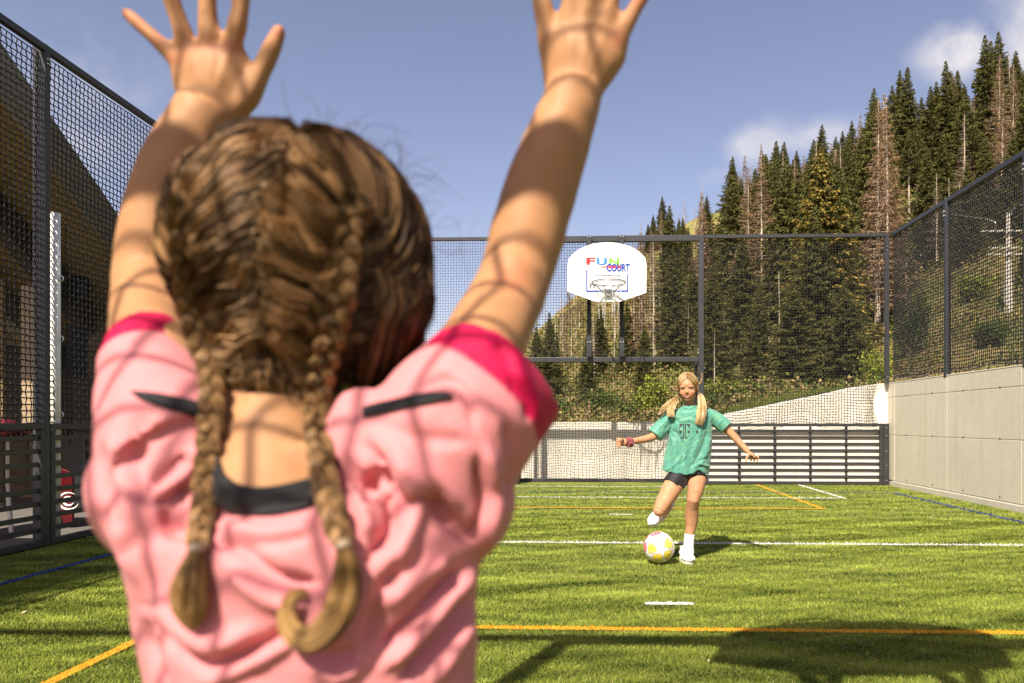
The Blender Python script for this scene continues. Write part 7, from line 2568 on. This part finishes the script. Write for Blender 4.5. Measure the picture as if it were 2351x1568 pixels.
# the two plaits: three interlaced locks each
def plait(pts, w0, w1, period, name, seed, gfun):
    rg = np.random.default_rng(seed)
    c = spline(np.array(pts), 200)
    seg = np.linalg.norm(np.diff(c, axis=0), axis=1); s = np.concatenate([[0], np.cumsum(seg)]); L = s[-1]
    n = int(L / 0.0016)
    u = np.linspace(0, L, n)
    c = np.stack([np.interp(u, s, c[:, i]) for i in range(3)], 1)
    t = np.gradient(c, axis=0); t /= np.linalg.norm(t, axis=1)[:, None]
    view = c - CAM; view /= np.linalg.norm(view, axis=1)[:, None]
    sd = np.cross(t, view); sd /= np.linalg.norm(sd, axis=1)[:, None]
    nn = np.cross(sd, t)
    nn *= np.sign((nn * (CAM - c)).sum(1))[:, None]
    W = np.interp(u / L, [0, 0.25, 0.8, 1], [w0, (w0 + w1) / 2 * 1.05, w1, w1 * 0.85])
    out = []
    for j in range(3):
        ph = 2 * math.pi * (u / period + j / 3.0)
        ctr = c + sd * (W * 0.52 * np.sin(ph))[:, None] + nn * (W * 0.30 * np.sin(2 * ph))[:, None]
        m = 90
        th = rg.uniform(0, 6.283, m); rr = np.sqrt(rg.random(m))
        tt = np.gradient(ctr, axis=0); tt /= np.linalg.norm(tt, axis=1)[:, None]
        s1 = np.cross(tt, nn); s1 /= np.linalg.norm(s1, axis=1)[:, None]; s2 = np.cross(s1, tt)
        tw = np.linspace(0, L / period * 1.2, n)
        rad = W * 0.40
        A = rr[:, None] * np.cos(th[:, None] + tw[None]); B = rr[:, None] * np.sin(th[:, None] + tw[None])
        Pp = ctr[None] + s1[None] * (A * rad)[..., None] + s2[None] * (B * rad * 0.85)[..., None]
        Pp += rg.normal(0, 0.00012, Pp.shape)
        g = gfun(u / L)
        dk = np.array([0.060, 0.034, 0.015]); gd = np.array([0.48, 0.282, 0.130])
        k_ = np.clip(rg.normal(0, 0.24, (m, 1)) + g[None], 0, 1)[..., None]
        cols = dk * (1 - k_) + gd * k_
        step = 2
        out.append(strands_mesh(Pp[:, ::step], np.full((m, len(range(0, n, step))), 0.00075), cols[:, ::step]))
        core = MB().tube(ctr[::3], (rad * 0.82)[::3], 10, col=np.array([0.05, 0.03, 0.014]))
        out.append(core)
    join(out).build(name, M_hair, hair2)
    return c, sd, nn


bvS = bvshirt
def drape(pts, off):
    """braid path over hair and back; never sinks into either surface"""
    q = spline(np.array(pts, float), 26); Y = []
    for a, b in q:
        cand = []
        for bv_ in (bvhH, bvS):
            h_ = hit(bv_, a, b, 0.0)
            if h_ is not None: cand.append(h_[1])
        Y.append(min(cand) if cand else np.nan)
    Y = np.array(Y); i = np.arange(len(Y)); ok = ~np.isnan(Y); Y = np.interp(i, i[ok], Y[ok])
    Ys = Y.copy()
    for _ in range(10):
        Ys = np.minimum(np.convolve(np.pad(Ys, 1, mode='edge'), [0.25, 0.5, 0.25], 'valid'), Y + 0.0)
    return [N(a, b, y - off) for (a, b), y in zip(q, Ys)]


pL = drape([(428, 455), (423, 530), (428, 620), (436, 700), (458, 775), (484, 850), (486, 940), (478, 1030), (470, 1120), (462, 1200), (452, 1258)], 0.010)
pR = drape([(826, 452), (802, 530), (790, 600), (786, 665), (768, 740), (748, 820), (732, 890), (730, 970), (738, 1050), (748, 1120), (768, 1190), (786, 1250)], 0.011)
cL, sdL, nnL = plait(pL, 0.0105, 0.0078, 0.040, 'braid', 5, lambda x: 0.20 + 0.34 * x)
cR, sdR, nnR = plait(pR, 0.0115, 0.0088, 0.042, 'braid', 6, lambda x: 0.17 + 0.34 * x)
for c_ in (cL[-1], cR[-1]):
    MB().ellipsoid(c_, (0.0050, 0.0050, 0.0034), nu=16, nv=12).build('hair_tie', mat('hair_tie', (0.30, 0.22, 0.15), rough=0.5), hair2, smooth=True)


def golden(rg, n_, s_, a):
    dk = np.array([0.10, 0.055, 0.022]); gd = np.array([0.50, 0.295, 0.115])
    k_ = np.clip(rg.normal(0, 0.22, (n_, 1)) + (0.25 + 0.65 * s_)[None], 0, 1)[..., None]
    return dk * (1 - k_) + gd * k_
yl = cL[-1][1]; yr = cR[-1][1]
tailL = [cL[-1], N(443, 1300, yl - 0.001), N(436, 1350, yl - 0.003), N(438, 1400, yl - 0.003), N(442, 1442, yl - 0.001)]
bundle(tailL, [0.003, 0.0065, 0.0095, 0.0095, 0.0045], 520, rg6, golden, k=16, r=0.0005, curl=0.0010, thick=0.8).build('braid_end', M_hair, hair2)
tailR = [cR[-1], N(796, 1300, yr - 0.001), N(792, 1360, yr - 0.003), N(765, 1425, yr - 0.005), N(715, 1466, yr - 0.006), N(672, 1452, yr - 0.004), N(656, 1408, yr - 0.002), N(672, 1370, yr), N(705, 1362, yr + 0.003)]
bundle(tailR, [0.003, 0.0068, 0.0080, 0.0080, 0.0070, 0.0055, 0.0040, 0.003, 0.002], 520, rg6, golden, k=30, r=0.0005, curl=0.0012, thick=0.8).build('braid_end', M_hair, hair2)
